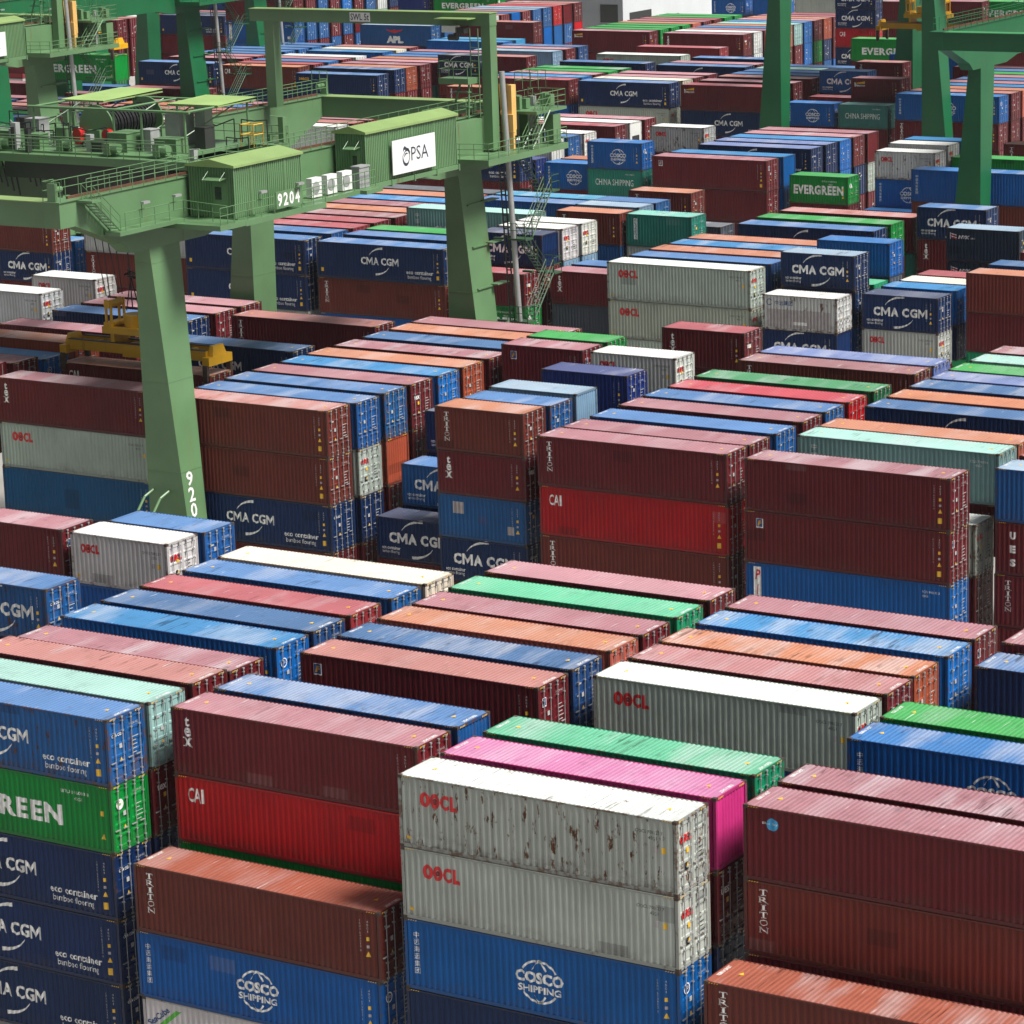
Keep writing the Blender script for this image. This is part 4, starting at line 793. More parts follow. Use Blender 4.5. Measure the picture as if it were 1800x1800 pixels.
(-260.0, 371.57, -38.0, 12.192, 2.896, 'blu', 'lblu', 'apl', 'd', 0, 'long blue container with red eagle emblem'),
(-247.0, 378.0, -37.86, 12.192, 2.896, 'mar', 'sal2', 'n', 'd', 0, 'long maroon container with salmon roof, top centre'),
(-223.8, 370.19, -38.0, 12.192, 2.896, 'mar', '', 'bcn', 'd', 0, 'long maroon container with yellow beam badge at top centre'),
(-209.0, 369.35, -38.0, 12.192, 2.896, 'mar', '', 'tex', 'd', 0, 'long maroon container with white vertical lowercase letters at top right centre'),
(-209.0, 372.4, -38.0, 12.192, 2.896, 'wht', '', 'n', 'd', 0, 'long white container, behind the maroon one with white vertical lowercase letters, top right centre'),
(-209.0, 384.2, -38.0, 12.192, 2.896, 'mint', '', 'n', 'd', 0, 'long pale mint container, in front of the sky blue one, top right centre'),
(-209.0, 387.1, -38.0, 12.192, 2.896, 'sky', '', 'n', 'd', 0, 'long sky blue container, between a pale mint one and a maroon one, top right centre'),
(-209.0, 390.1, -38.0, 12.192, 2.896, 'mar', 'pnk', 'n', 'd', 0, 'long maroon container with pink roof, behind the sky blue one, top right centre'),
(-209.0, 393.0, -38.0, 12.192, 2.896, 'ora', 'sal', 'n', 'd', 0, 'long orange container with tan roof, behind the maroon one, top right centre'),
(-180.3, 367.84, -38.0, 12.192, 2.896, 'egr', '', 'egr', 'd', 0, 'leftmost long bright green container with bold white name, top right'),
(-193.27, 389.5, -33.68, 6.058, 2.591, 'navy', '', 'cma', 'd', 0, 'short navy container with white name between swooshes, standing on the navy one, top right'),
(-193.27, 389.5, -36.28, 6.058, 2.591, 'navy', '', 'cma', 'd', 0, 'short navy container with white name between swooshes, under the navy one, top right'),
(-193.27, 389.5, -38.88, 6.058, 2.591, 'red', '', 'cai', 'd', 0, 'short bright red container with three white corner capitals'),
(-193.27, 389.5, -41.47, 6.058, 2.591, 'navy', '', 'cma', 'd', 0, 'short navy container with white name between swooshes, under the bright red one, top right'),
(-177.46, 389.0, -34.95, 6.058, 2.591, 'mar', '', 'n', 'd', 0, 'rightmost short maroon container, top right'),
(-174.26, 392.0, -35.15, 12.192, 2.896, 'egr', '', 'egr', 'd', 0, 'rightmost long bright green container with bold white name, top right'),
(-183.53, 384.0, -34.63, 6.058, 2.591, 'mar', '', 'n', 'd', 0, 'leftmost short maroon container, top right'),
(-259.4, 400.95, -38.0, 12.192, 2.896, 'blu', 'lblu', 'n', 'd', 0, 'long blue container with pale roof, in front of the bright red one, top centre'),
(-259.4, 403.9, -38.0, 12.192, 2.896, 'red', '', 'n', 'd', 0, 'long bright red container, between a blue one and a maroon one, top centre'),
(-259.4, 406.85, -38.0, 12.192, 2.896, 'mar', 'sal2', 'n', 'p', 0, 'long maroon container with salmon roof and ribbed end'),
(-259.4, 409.8, -38.0, 12.192, 2.896, 'mar', 'sal2', 'n', 'd', 0, 'long maroon container with salmon roof, behind the maroon one, top centre'),
(-279.7, 366.0, -34.46, 12.192, 2.896, 'mar', '', 'n', 'd', 0, 'long maroon container, under the maroon one, top left centre'),
(-279.7, 366.0, -37.37, 12.192, 2.896, 'cos', '', 'pil', 'd', 0, 'long bright blue container with red letters on white strip at top left centre'),
(-315.1, 369.5, -38.0, 12.192, 2.896, 'mar', 'sal2', 'n', 'd', 0, 'long maroon container with salmon roof at top left'),
(-302.2, 379.0, -38.0, 12.192, 2.896, 'navy', '', 'cma', 'd', 0, 'long navy container with white name between swooshes, standing on the maroon one, top left'),
(-302.2, 379.0, -40.9, 12.192, 2.896, 'mar', '', 'n', 'd', 0, 'long maroon container, under the navy one, top left'),
(-282.7, 425.0, -38.58, 12.192, 2.896, 'egr', '', 'egr', 'd', 0, 'long bright green container with bold white name, under the bright green one, top centre'),
(-296.0, 425.0, -38.58, 12.192, 2.896, 'navb', '', 'sea', 'd', 0, 'long royal blue container with yellow lowercase name'),
(-239.95, 440.0, -39.77, 6.058, 2.591, 'cos', '', 'cosco', 'd', 0, 'short bright blue container with white globe emblem at top right centre'),
(-223.25, 436.0, -39.05, 12.192, 2.896, 'gry', '', 'n', 'd', 0, 'long light grey container at top right centre')]
REST = [
(-51.95, 93.5, -46.74, 12.192, 2.896, 'mar', '', 'n', 'd'),
(-51.95, 96.55, -46.72, 12.192, 2.896, 'mar', '', 'n', 'd'),
(-51.95, 99.45, -40.92, 12.192, 2.896, 'navy', '', 'n', 'd'),
(-51.95, 105.27, -40.9, 12.192, 2.896, 'mar', '', 'n', 'd'),
(-51.95, 108.3, -40.9, 12.192, 2.896, 'navy', '', 'n', 'd'),
(-51.95, 117.4, -41.24, 12.192, 2.896, 'mar', '', 'n', 'd'),
(-51.95, 120.15, -40.9, 12.192, 2.896, 'blu', '', 'n', 'd'),
(-65.25, 99.56, -40.9, 12.192, 2.896, 'mar', '', 'n', 'd'),
(-65.25, 108.21, -40.9, 12.192, 2.896, 'blu', '', 'n', 'd'),
(-65.25, 111.13, -40.9, 12.192, 2.896, 'mar', '', 'n', 'd'),
(-65.25, 113.9, -40.9, 12.192, 2.896, 'mar', '', 'n', 'd'),
(-65.25, 117.12, -40.9, 12.192, 2.896, 'navy', '', 'n', 'd'),
(-65.25, 120.03, -40.9, 12.192, 2.896, 'mar', '', 'n', 'd'),
(-78.55, 99.59, -40.9, 12.192, 2.896, 'mar', '', 'n', 'd'),
(-78.55, 105.61, -40.9, 12.192, 2.896, 'mar', '', 'n', 'd'),
(-78.55, 108.49, -40.9, 12.192, 2.896, 'navy', '', 'n', 'd'),
(-78.55, 111.59, -40.9, 12.192, 2.896, 'mar', '', 'n', 'd'),
(-78.55, 114.37, -40.9, 12.192, 2.896, 'blu', '', 'n', 'd'),
(-78.55, 117.44, -40.9, 12.192, 2.896, 'mar', '', 'n', 'd'),
(-78.55, 120.62, -40.9, 12.192, 2.896, 'mar', '', 'n', 'd'),
(-92.0, 99.65, -40.9, 12.192, 2.896, 'mar', '', 'n', 'd'),
(-92.0, 102.3, -41.1, 12.192, 2.896, 'mar', '', 'n', 'd'),
(-92.0, 105.61, -40.9, 12.192, 2.896, 'navy', '', 'n', 'd'),
(-92.0, 108.47, -40.9, 12.192, 2.896, 'mar', '', 'n', 'd'),
(-92.0, 111.39, -40.9, 12.192, 2.896, 'mar', '', 'n', 'd'),
(-92.0, 114.6, -40.9, 12.192, 2.896, 'navy', '', 'n', 'd'),
(-92.0, 117.4, -40.9, 12.192, 2.896, 'mar', '', 'n', 'd'),
(-99.03, 105.85, -39.55, 6.058, 2.591, 'navy', '', 'n', 'd'),
(-98.95, 117.6, -39.55, 6.058, 2.591, 'navy', '', 'n', 'd'),
(-105.81, 115.05, -39.55, 6.058, 2.591, 'mar', '', 'n', 'd'),
(-132.5, 147.5, -46.51, 12.192, 2.896, 'mar', '', 'n', 'd'),
(-119.1, 159.59, -40.9, 12.192, 2.896, 'blu', '', 'n', 'd'),
(-119.1, 162.46, -40.9, 12.192, 2.896, 'mar', '', 'n', 'd'),
(-119.1, 165.6, -40.9, 12.192, 2.896, 'mar', '', 'n', 'd'),
(-119.1, 168.83, -40.9, 12.192, 2.896, 'mar', '', 'n', 'd'),
(-119.1, 172.0, -40.9, 12.192, 2.896, 'mar', '', 'n', 'd'),
(-119.1, 174.83, -40.9, 12.192, 2.896, 'mar', '', 'n', 'd'),
(-132.5, 162.71, -40.9, 12.192, 2.896, 'mar', '', 'n', 'd'),
(-132.5, 172.2, -40.9, 12.192, 2.896, 'blu', '', 'n', 'd'),
(-99.29, 147.75, -47.34, 6.058, 2.591, 'mar', '', 'n', 'd'),
(-98.99, 150.34, -39.55, 6.058, 2.591, 'navy', '', 'n', 'd'),
(-99.34, 153.74, -39.55, 6.058, 2.591, 'navy', '', 'n', 'd'),
(-99.27, 159.6, -39.55, 6.058, 2.591, 'navy', '', 'n', 'd'),
(-99.29, 165.57, -39.55, 6.058, 2.591, 'mar', '', 'n', 'd'),
(-99.34, 174.62, -39.55, 6.058, 2.591, 'mar', '', 'n', 'd'),
(-105.9, 153.73, -44.85, 6.058, 2.591, 'navy', '', 'n', 'd'),
(-105.9, 156.54, -42.11, 6.058, 2.591, 'navy', '', 'n', 'd'),
(-106.01, 165.64, -39.55, 6.058, 2.591, 'mar', '', 'n', 'd'),
(-105.95, 168.61, -39.55, 6.058, 2.591, 'navy', '', 'n', 'd'),
(-92.1, 147.41, -46.71, 12.192, 2.896, 'mar', '', 'n', 'd'),
(-92.1, 149.99, -40.9, 12.192, 2.896, 'mar', '', 'n', 'd'),
(-92.1, 153.15, -40.9, 12.192, 2.896, 'navy', '', 'n', 'd'),
(-92.1, 156.56, -40.9, 12.192, 2.896, 'mar', '', 'n', 'd'),
(-92.1, 159.51, -40.9, 12.192, 2.896, 'navy', '', 'n', 'd'),
(-92.1, 162.49, -40.9, 12.192, 2.896, 'red', '', 'n', 'd'),
(-92.1, 165.89, -40.9, 12.192, 2.896, 'mar', '', 'n', 'd'),
(-92.1, 171.55, -40.9, 12.192, 2.896, 'mar', '', 'n', 'd'),
(-92.1, 174.4, -40.9, 12.192, 2.896, 'navy', '', 'n', 'd'),
(-78.7, 147.07, -46.71, 12.192, 2.896, 'mar', '', 'n', 'd'),
(-78.7, 156.03, -40.9, 12.192, 2.896, 'mar', '', 'n', 'd'),
(-78.7, 161.98, -40.9, 12.192, 2.896, 'navy', '', 'n', 'd'),
(-78.7, 164.95, -40.9, 12.192, 2.896, 'mar', '', 'n', 'd'),
(-78.7, 168.21, -40.9, 12.192, 2.896, 'navy', '', 'n', 'd'),
(-78.7, 171.02, -40.9, 12.192, 2.896, 'navy', '', 'n', 'd'),
(-78.7, 150.3, -47.03, 12.192, 2.896, 'mar', '', 'n', 'd'),
(-65.4, 150.4, -46.71, 12.192, 2.896, 'mar', '', 'n', 'd'),
(-65.4, 153.6, -38.0, 12.192, 2.896, 'mar', 'sal2', 'n', 'd'),
(-65.4, 153.6, -40.9, 12.192, 2.896, 'mar', '', 'n', 'd'),
(-132.5, 153.81, -40.9, 12.192, 2.896, 'mar', '', 'n', 'd'),
(-78.7, 173.81, -40.9, 12.192, 2.896, 'mar', '', 'n', 'd'),
(-78.7, 176.9, -40.9, 12.192, 2.896, 'mar', '', 'n', 'd'),
(-78.7, 179.9, -40.9, 12.192, 2.896, 'mar', '', 'n', 'd'),
(-146.0, 153.7, -40.83, 12.192, 2.896, 'navy', '', 'n', 'd'),
(-146.0, 150.7, -40.53, 12.192, 2.896, 'mar', '', 'n', 'd'),
(-146.0, 147.6, -37.41, 12.192, 2.896, 'mar', '', 'n', 'd'),
(-146.0, 147.6, -40.31, 12.192, 2.896, 'mar', '', 'n', 'd'),
(-146.0, 156.9, -40.34, 12.192, 2.896, 'mar', '', 'n', 'd'),
(-146.0, 163.15, -40.9, 12.192, 2.896, 'mar', '', 'n', 'd'),
(-146.0, 168.97, -40.9, 12.192, 2.896, 'mar', '', 'n', 'd'),
(-146.06, 172.21, -40.9, 12.192, 2.896, 'mar', '', 'n', 'd'),
(-146.1, 175.22, -40.9, 12.192, 2.896, 'mar', '', 'n', 'd'),
(-153.19, 169.13, -39.55, 6.058, 2.591, 'mar', '', 'n', 'd'),
(-153.4, 175.41, -39.55, 6.058, 2.591, 'mar', '', 'n', 'd'),
(-179.61, 201.4, -43.05, 6.058, 2.591, 'mar', '', 'n', 'd'),
(-186.0, 204.6, -42.79, 12.192, 2.896, 'navy', '', 'n', 'd'),
(-172.48, 204.25, -43.52, 12.192, 2.896, 'mar', '', 'n', 'd'),
(-146.7, 202.26, -46.71, 12.192, 2.896, 'mar', '', 'n', 'd'),
(-146.7, 206.06, -40.9, 12.192, 2.896, 'navy', '', 'n', 'd'),
(-146.7, 209.1, -40.9, 12.192, 2.896, 'mar', '', 'n', 'd'),
(-146.7, 212.2, -38.51, 12.192, 2.896, 'dgr', '', 'n', 'd'),
(-146.7, 212.2, -41.42, 12.192, 2.896, 'mar', '', 'n', 'd'),
(-146.7, 215.3, -40.0, 12.192, 2.896, 'mar', '', 'n', 'd'),
(-159.9, 202.1, -43.8, 12.192, 2.896, 'gry', '', 'n', 'd'),
(-159.9, 205.8, -40.9, 12.192, 2.896, 'navy', '', 'n', 'd'),
(-159.9, 208.9, -40.9, 12.192, 2.896, 'mar', '', 'n', 'd'),
(-159.9, 211.9, -40.9, 12.192, 2.896, 'mar', '', 'n', 'd'),
(-159.9, 215.0, -40.9, 12.192, 2.896, 'mar', '', 'n', 'd'),
(-159.9, 218.0, -40.9, 12.192, 2.896, 'mar', '', 'n', 'd'),
(-159.9, 221.0, -40.9, 12.192, 2.896, 'mar', '', 'n', 'd'),
(-159.9, 224.0, -40.9, 12.192, 2.896, 'navy', '', 'n', 'd'),
(-159.9, 227.1, -40.9, 12.192, 2.896, 'mar', '', 'n', 'd'),
(-159.9, 230.1, -40.9, 12.192, 2.896, 'navy', '', 'n', 'd'),
(-133.2, 202.28, -44.74, 6.058, 2.591, 'mar', '', 'n', 'd'),
(-133.32, 205.28, -42.14, 6.058, 2.591, 'mar', '', 'n', 'd'),
(-133.48, 208.64, -39.55, 6.058, 2.591, 'lblu', '', 'n', 'd'),
(-133.51, 211.51, -39.55, 6.058, 2.591, 'lblu', '', 'n', 'd'),
(-126.28, 204.82, -44.74, 6.058, 2.591, 'mar', '', 'n', 'd'),
(-126.33, 208.01, -39.55, 6.058, 2.591, 'blu', '', 'n', 'd'),
(-126.33, 208.01, -42.14, 6.058, 2.591, 'navy', '', 'n', 'd'),
(-126.83, 217.57, -39.55, 6.058, 2.591, 'gry', '', 'n', 'd'),
(-126.83, 217.57, -42.14, 6.058, 2.591, 'mar', '', 'n', 'd'),
(-133.36, 217.25, -42.14, 6.058, 2.591, 'mar', '', 'n', 'd'),
(-147.4, 229.99, -40.9, 12.192, 2.896, 'navy', '', 'n', 'd'),
(-147.4, 226.9, -40.9, 12.192, 2.896, 'mar', '', 'n', 'd'),
(-133.49, 223.52, -39.55, 6.058, 2.591, 'navy', '', 'n', 'd'),
(-133.6, 220.83, -39.55, 6.058, 2.591, 'navy', '', 'n', 'd'),
(-133.52, 229.57, -39.55, 6.058, 2.591, 'mar', '', 'n', 'd'),
(-119.4, 205.11, -40.9, 12.192, 2.896, 'navy', '', 'n', 'd'),
(-119.4, 208.21, -40.9, 12.192, 2.896, 'mar', '', 'n', 'd'),
(-119.4, 211.22, -40.9, 12.192, 2.896, 'navy', '', 'n', 'd'),
(-119.4, 214.17, -40.9, 12.192, 2.896, 'mar', '', 'n', 'd'),
(-119.2, 222.09, -40.9, 12.192, 2.896, 'mar', '', 'n', 'd'),
(-119.4, 225.83, -40.9, 12.192, 2.896, 'mar', '', 'n', 'd'),
(-119.2, 229.66, -43.8, 12.192, 2.896, 'mar', '', 'n', 'd'),
(-126.6, 221.94, -40.96, 6.058, 2.591, 'mar', '', 'n', 'd'),
(-106.03, 201.38, -44.74, 6.058, 2.591, 'mar', '', 'n', 'd'),
(-99.34, 204.25, -44.74, 6.058, 2.591, 'mar', '', 'n', 'd'),
(-99.37, 210.48, -42.14, 6.058, 2.591, 'mar', '', 'n', 'd'),
(-99.27, 213.32, -42.14, 6.058, 2.591, 'mar', '', 'n', 'd'),
(-106.38, 210.96, -39.55, 6.058, 2.591, 'dgr', '', 'n', 'd'),
(-106.38, 210.96, -42.14, 6.058, 2.591, 'mar', '', 'n', 'd'),
(-106.2, 207.9, -39.55, 6.058, 2.591, 'grn', '', 'n', 'd'),
(-106.2, 207.9, -42.14, 6.058, 2.591, 'mar', '', 'n', 'd'),
(-106.48, 228.98, -42.14, 6.058, 2.591, 'mar', '', 'n', 'd'),
(-99.64, 219.69, -42.14, 6.058, 2.591, 'mar', '', 'n', 'd'),
(-92.3, 206.9, -43.8, 12.192, 2.896, 'grn', '', 'n', 'd'),
(-92.3, 210.77, -40.9, 12.192, 2.896, 'mar', '', 'n', 'd'),
(-92.3, 216.69, -38.0, 12.192, 2.896, 'mar', 'sal2', 'n', 'd'),
(-92.3, 216.69, -40.9, 12.192, 2.896, 'mar', '', 'n', 'd'),
(-119.7, 256.2, -43.8, 12.192, 2.896, 'mar', '', 'n', 'd'),
(-119.7, 264.97, -40.9, 12.192, 2.896, 'mar', '', 'n', 'd'),
(-119.0, 275.2, -40.9, 12.192, 2.896, 'mar', '', 'n', 'd'),
(-126.0, 261.91, -42.49, 6.058, 2.591, 'mar', '', 'n', 'd'),
(-126.1, 265.0, -39.55, 6.058, 2.591, 'mar', '', 'n', 'd'),
(-126.1, 268.1, -36.95, 6.058, 2.591, 'sky', '', 'n', 'd'),
(-126.1, 268.1, -39.55, 6.058, 2.591, 'mar', '', 'n', 'd'),
(-126.4, 260.02, -42.51, 6.058, 2.591, 'cos', '', 'n', 'd'),
(-126.4, 260.02, -45.11, 6.058, 2.591, 'mar', '', 'n', 'd'),
(-133.66, 259.63, -44.74, 6.058, 2.591, 'mar', '', 'n', 'd'),
(-146.9, 257.07, -43.8, 12.192, 2.896, 'mar', '', 'n', 'd'),
(-146.7, 260.1, -40.9, 12.192, 2.896, 'cos', '', 'n', 'd'),
(-146.9, 266.08, -40.9, 12.192, 2.896, 'navy', '', 'n', 'd'),
(-146.9, 269.3, -40.9, 12.192, 2.896, 'navy', '', 'n', 'd'),
(-146.9, 272.3, -40.9, 12.192, 2.896, 'sky', '', 'n', 'd'),
(-146.9, 275.4, -40.9, 12.192, 2.896, 'navy', '', 'n', 'd'),
(-146.9, 275.4, -43.8, 12.192, 2.896, 'mar', '', 'n', 'd'),
(-146.9, 278.4, -43.8, 12.192, 2.896, 'mar', '', 'n', 'd'),
(-154.43, 269.97, -39.55, 6.058, 2.591, 'mar', '', 'n', 'd'),
(-154.31, 257.5, -42.14, 6.058, 2.591, 'mar', '', 'n', 'd'),
(-160.67, 260.01, -42.14, 6.058, 2.591, 'mar', '', 'n', 'd'),
(-160.7, 263.1, -39.55, 6.058, 2.591, 'sal', '', 'n', 'd'),
(-160.7, 263.1, -42.14, 6.058, 2.591, 'mar', '', 'n', 'd'),
(-174.2, 275.97, -40.9, 12.192, 2.896, 'mar', '', 'n', 'd'),
(-174.2, 279.0, -40.9, 12.192, 2.896, 'wht', '', 'n', 'd'),
(-174.2, 282.1, -40.9, 12.192, 2.896, 'mar', '', 'n', 'd'),
(-174.2, 263.57, -38.0, 12.192, 2.896, 'wht', '', 'oocl', 'd'),
(-174.2, 263.57, -40.9, 12.192, 2.896, 'mar', '', 'n', 'd'),
(-174.2, 266.8, -40.9, 12.192, 2.896, 'navb', '', 'n', 'd'),
(-174.2, 269.9, -40.9, 12.192, 2.896, 'wht', '', 'n', 'd'),
(-174.2, 257.5, -44.22, 12.192, 2.896, 'mar', '', 'n', 'd'),
(-174.2, 260.5, -42.35, 12.192, 2.896, 'navy', '', 'n', 'd'),
(-239.4, 292.75, -40.9, 12.192, 2.896, 'mar', '', 'n', 'd'),
(-189.2, 276.1, -38.0, 12.192, 2.896, 'mar', 'pnk', 'n', 'd'),
(-189.2, 276.1, -40.9, 12.192, 2.896, 'mar', '', 'n', 'd'),
(-189.2, 270.0, -38.0, 12.192, 2.896, 'mar', 'sal2', 'n', 'd'),
(-189.2, 270.0, -40.9, 12.192, 2.896, 'mar', '', 'n', 'd'),
(-189.2, 267.0, -38.0, 12.192, 2.896, 'egr', '', 'egr', 'd'),
(-189.2, 267.0, -40.9, 12.192, 2.896, 'mar', '', 'n', 'd'),
(-189.2, 273.1, -40.9, 12.192, 2.896, 'mar', '', 'n', 'd'),
(-189.2, 273.1, -43.8, 12.192, 2.896, 'mar', '', 'n', 'd'),
(-189.2, 279.2, -38.0, 12.192, 2.896, 'blu', '', 'n', 'd'),
(-189.2, 279.2, -40.9, 12.192, 2.896, 'mar', '', 'n', 'd'),
(-189.2, 282.2, -38.0, 12.192, 2.896, 'mar', '', 'n', 'd'),
(-189.2, 282.2, -40.9, 12.192, 2.896, 'mar', '', 'n', 'd'),
(-202.6, 267.0, -40.9, 12.192, 2.896, 'mar', '', 'n', 'd'),
(-202.6, 270.0, -38.0, 12.192, 2.896, 'mar', 'sal2', 'n', 'd'),
(-202.6, 270.0, -40.9, 12.192, 2.896, 'mar', '', 'n', 'd'),
(-202.6, 273.1, -38.0, 12.192, 2.896, 'mar', 'pnk', 'n', 'd'),
(-202.6, 273.1, -40.9, 12.192, 2.896, 'mar', '', 'n', 'd'),
(-202.6, 276.1, -38.0, 12.192, 2.896, 'blu', '', 'n', 'd'),
(-202.6, 276.1, -40.9, 12.192, 2.896, 'mar', '', 'n', 'd'),
(-202.6, 279.2, -38.0, 12.192, 2.896, 'mar', 'pnk', 'n', 'd'),
(-202.6, 279.2, -40.9, 12.192, 2.896, 'mar', '', 'n', 'd'),
(-202.6, 282.2, -38.0, 12.192, 2.896, 'mar', '', 'n', 'd'),
(-202.6, 282.2, -40.9, 12.192, 2.896, 'mar', '', 'n', 'd'),
(-215.9, 264.0, -38.0, 12.192, 2.896, 'mar', '', 'tex', 'd'),
(-215.9, 264.0, -40.9, 12.192, 2.896, 'mar', '', 'n', 'd'),
(-215.9, 267.0, -38.0, 12.192, 2.896, 'cream', '', 'n', 'd'),
(-215.9, 267.0, -40.9, 12.192, 2.896, 'mar', '', 'n', 'd'),
(-215.9, 270.0, -38.0, 12.192, 2.896, 'mar', 'pnk', 'n', 'd'),
(-215.9, 270.0, -40.9, 12.192, 2.896, 'mar', '', 'n', 'd'),
(-215.9, 273.1, -38.0, 12.192, 2.896, 'mar', 'sal2', 'n', 'd'),
(-215.9, 273.1, -40.9, 12.192, 2.896, 'mar', '', 'n', 'd'),
(-215.9, 276.1, -38.0, 12.192, 2.896, 'mar', 'sal2', 'n', 'd'),
(-215.9, 276.1, -40.9, 12.192, 2.896, 'mar', '', 'n', 'd'),
(-215.9, 279.2, -38.0, 12.192, 2.896, 'blu', '', 'n', 'd'),
(-215.9, 279.2, -40.9, 12.192, 2.896, 'mar', '', 'n', 'd'),
(-215.9, 282.2, -38.0, 12.192, 2.896, 'mar', 'pnk', 'n', 'd'),
(-215.9, 282.2, -40.9, 12.192, 2.896, 'mar', '', 'n', 'd'),
(-229.0, 269.0, -38.0, 12.192, 2.896, 'blu', '', 'cosco', 'd'),
(-229.0, 269.0, -40.9, 12.192, 2.896, 'mar', '', 'n', 'd'),
(-229.0, 272.1, -38.0, 12.192, 2.896, 'mar', 'sal2', 'n', 'd'),
(-229.0, 272.1, -40.9, 12.192, 2.896, 'mar', '', 'n', 'd'),
(-229.0, 275.5, -38.0, 12.192, 2.896, 'mar', 'sal2', 'n', 'd'),
(-229.0, 275.5, -40.9, 12.192, 2.896, 'mar', '', 'n', 'd'),
(-229.0, 278.6, -38.0, 12.192, 2.896, 'ora', '', 'n', 'd'),
(-229.0, 278.6, -40.9, 12.192, 2.896, 'mar', '', 'n', 'd'),
(-229.0, 281.7, -38.0, 12.192, 2.896, 'mar', '', 'n', 'd'),
(-229.0, 281.7, -40.9, 12.192, 2.896, 'mar', '', 'n', 'd'),
(-242.6, 263.5, -38.0, 12.192, 2.896, 'blu', '', 'n', 'd'),
(-242.6, 263.5, -40.9, 12.192, 2.896, 'mar', '', 'n', 'd'),
(-242.6, 266.8, -38.0, 12.192, 2.896, 'egr', '', 'n', 'd'),
(-242.6, 266.8, -40.9, 12.192, 2.896, 'mar', '', 'n', 'd'),
(-242.6, 270.0, -38.0, 12.192, 2.896, 'mar', 'pnk', 'n', 'd'),
(-242.6, 270.0, -40.9, 12.192, 2.896, 'mar', '', 'n', 'd'),
(-242.6, 273.3, -38.0, 12.192, 2.896, 'mar', 'sal2', 'n', 'd'),
(-242.6, 273.3, -40.9, 12.192, 2.896, 'mar', '', 'n', 'd'),
(-242.6, 276.5, -38.0, 12.192, 2.896, 'mar', 'pnk', 'n', 'd'),
(-242.6, 276.5, -40.9, 12.192, 2.896, 'mar', '', 'n', 'd'),
(-242.6, 279.6, -38.0, 12.192, 2.896, 'navy', '', 'n', 'd'),
(-242.6, 279.6, -40.9, 12.192, 2.896, 'mar', '', 'n', 'd'),
(-242.6, 285.5, -38.0, 12.192, 2.896, 'mar', '', 'n', 'd'),
(-242.6, 285.5, -40.9, 12.192, 2.896, 'mar', '', 'n', 'd'),
(-256.0, 264.0, -38.0, 12.192, 2.896, 'mar', 'pnk', 'n', 'd'),
(-256.0, 264.0, -40.9, 12.192, 2.896, 'mar', '', 'n', 'd'),
(-256.0, 267.0, -38.0, 12.192, 2.896, 'blu', '', 'n', 'd'),
(-256.0, 267.0, -40.9, 12.192, 2.896, 'mar', '', 'n', 'd'),
(-256.0, 270.0, -38.0, 12.192, 2.896, 'mar', '', 'n', 'd'),
(-256.0, 270.0, -40.9, 12.192, 2.896, 'mar', '', 'n', 'd'),
(-256.0, 273.2, -38.0, 12.192, 2.896, 'mar', 'pnk', 'n', 'd'),
(-256.0, 273.2, -40.9, 12.192, 2.896, 'mar', '', 'n', 'd'),
(-256.0, 276.4, -38.0, 12.192, 2.896, 'navy', '', 'n', 'd'),
(-256.0, 276.4, -40.9, 12.192, 2.896, 'mar', '', 'n', 'd'),
(-256.0, 279.6, -38.0, 12.192, 2.896, 'mar', '', 'n', 'd'),
(-256.0, 279.6, -40.9, 12.192, 2.896, 'mar', '', 'n', 'd'),
(-252.6, 292.7, -38.0, 12.192, 2.896, 'blu', '', 'n', 'd'),
(-252.6, 292.7, -40.9, 12.192, 2.896, 'navy', '', 'n', 'd'),
(-266.0, 292.7, -38.0, 12.192, 2.896, 'mar', '', 'n', 'd'),
(-266.0, 292.7, -40.9, 12.192, 2.896, 'mar', '', 'n', 'd'),
(-269.4, 270.0, -38.0, 12.192, 2.896, 'mar', '', 'n', 'd'),
(-269.4, 270.0, -40.9, 12.192, 2.896, 'mar', '', 'n', 'd'),
(-269.4, 273.2, -38.0, 12.192, 2.896, 'blu', '', 'n', 'd'),
(-269.4, 273.2, -40.9, 12.192, 2.896, 'mar', '', 'n', 'd'),
(-269.4, 276.4, -38.0, 12.192, 2.896, 'mar', 'pnk', 'n', 'd'),
(-269.4, 276.4, -40.9, 12.192, 2.896, 'mar', '', 'n', 'd'),
(-269.4, 279.6, -38.0, 12.192, 2.896, 'redm', '', 'n', 'd'),
(-269.4, 279.6, -40.9, 12.192, 2.896, 'mar', '', 'n', 'd'),
(-350.5, 388.0, -46.76, 12.192, 2.896, 'redm', '', 'n', 'd'),
(-350.5, 388.0, -49.66, 12.192, 2.896, 'wht', '', 'ng', 'd'),
(-350.5, 388.0, -52.56, 12.192, 2.896, 'navy', '', 'n', 'd'),
(-364.0, 392.0, -46.7, 12.192, 2.896, 'mar', '', 'n', 'd'),
(-364.0, 392.0, -49.6, 12.192, 2.896, 'mar', '', 'n', 'd'),
(-364.0, 392.0, -52.5, 12.192, 2.896, 'navy', '', 'n', 'd'),
(-337.0, 396.0, -46.7, 12.192, 2.896, 'mar', '', 'n', 'd'),
(-337.0, 396.0, -49.6, 12.192, 2.896, 'navy', '', 'n', 'd'),
(-337.0, 396.0, -52.5, 12.192, 2.896, 'mar', '', 'n', 'd'),
(-324.0, 399.0, -45.25, 12.192, 2.896, 'mar', 'pnk', 'n', 'd'),
(-324.0, 399.0, -48.15, 12.192, 2.896, 'mar', '', 'n', 'd'),
(-324.0, 399.0, -51.05, 12.192, 2.896, 'mar', '', 'n', 'd'),
(-188.9, 313.62, -43.8, 12.192, 2.896, 'mar', '', 'n', 'd'),
(-188.9, 316.68, -40.9, 12.192, 2.896, 'mar', '', 'n', 'd'),
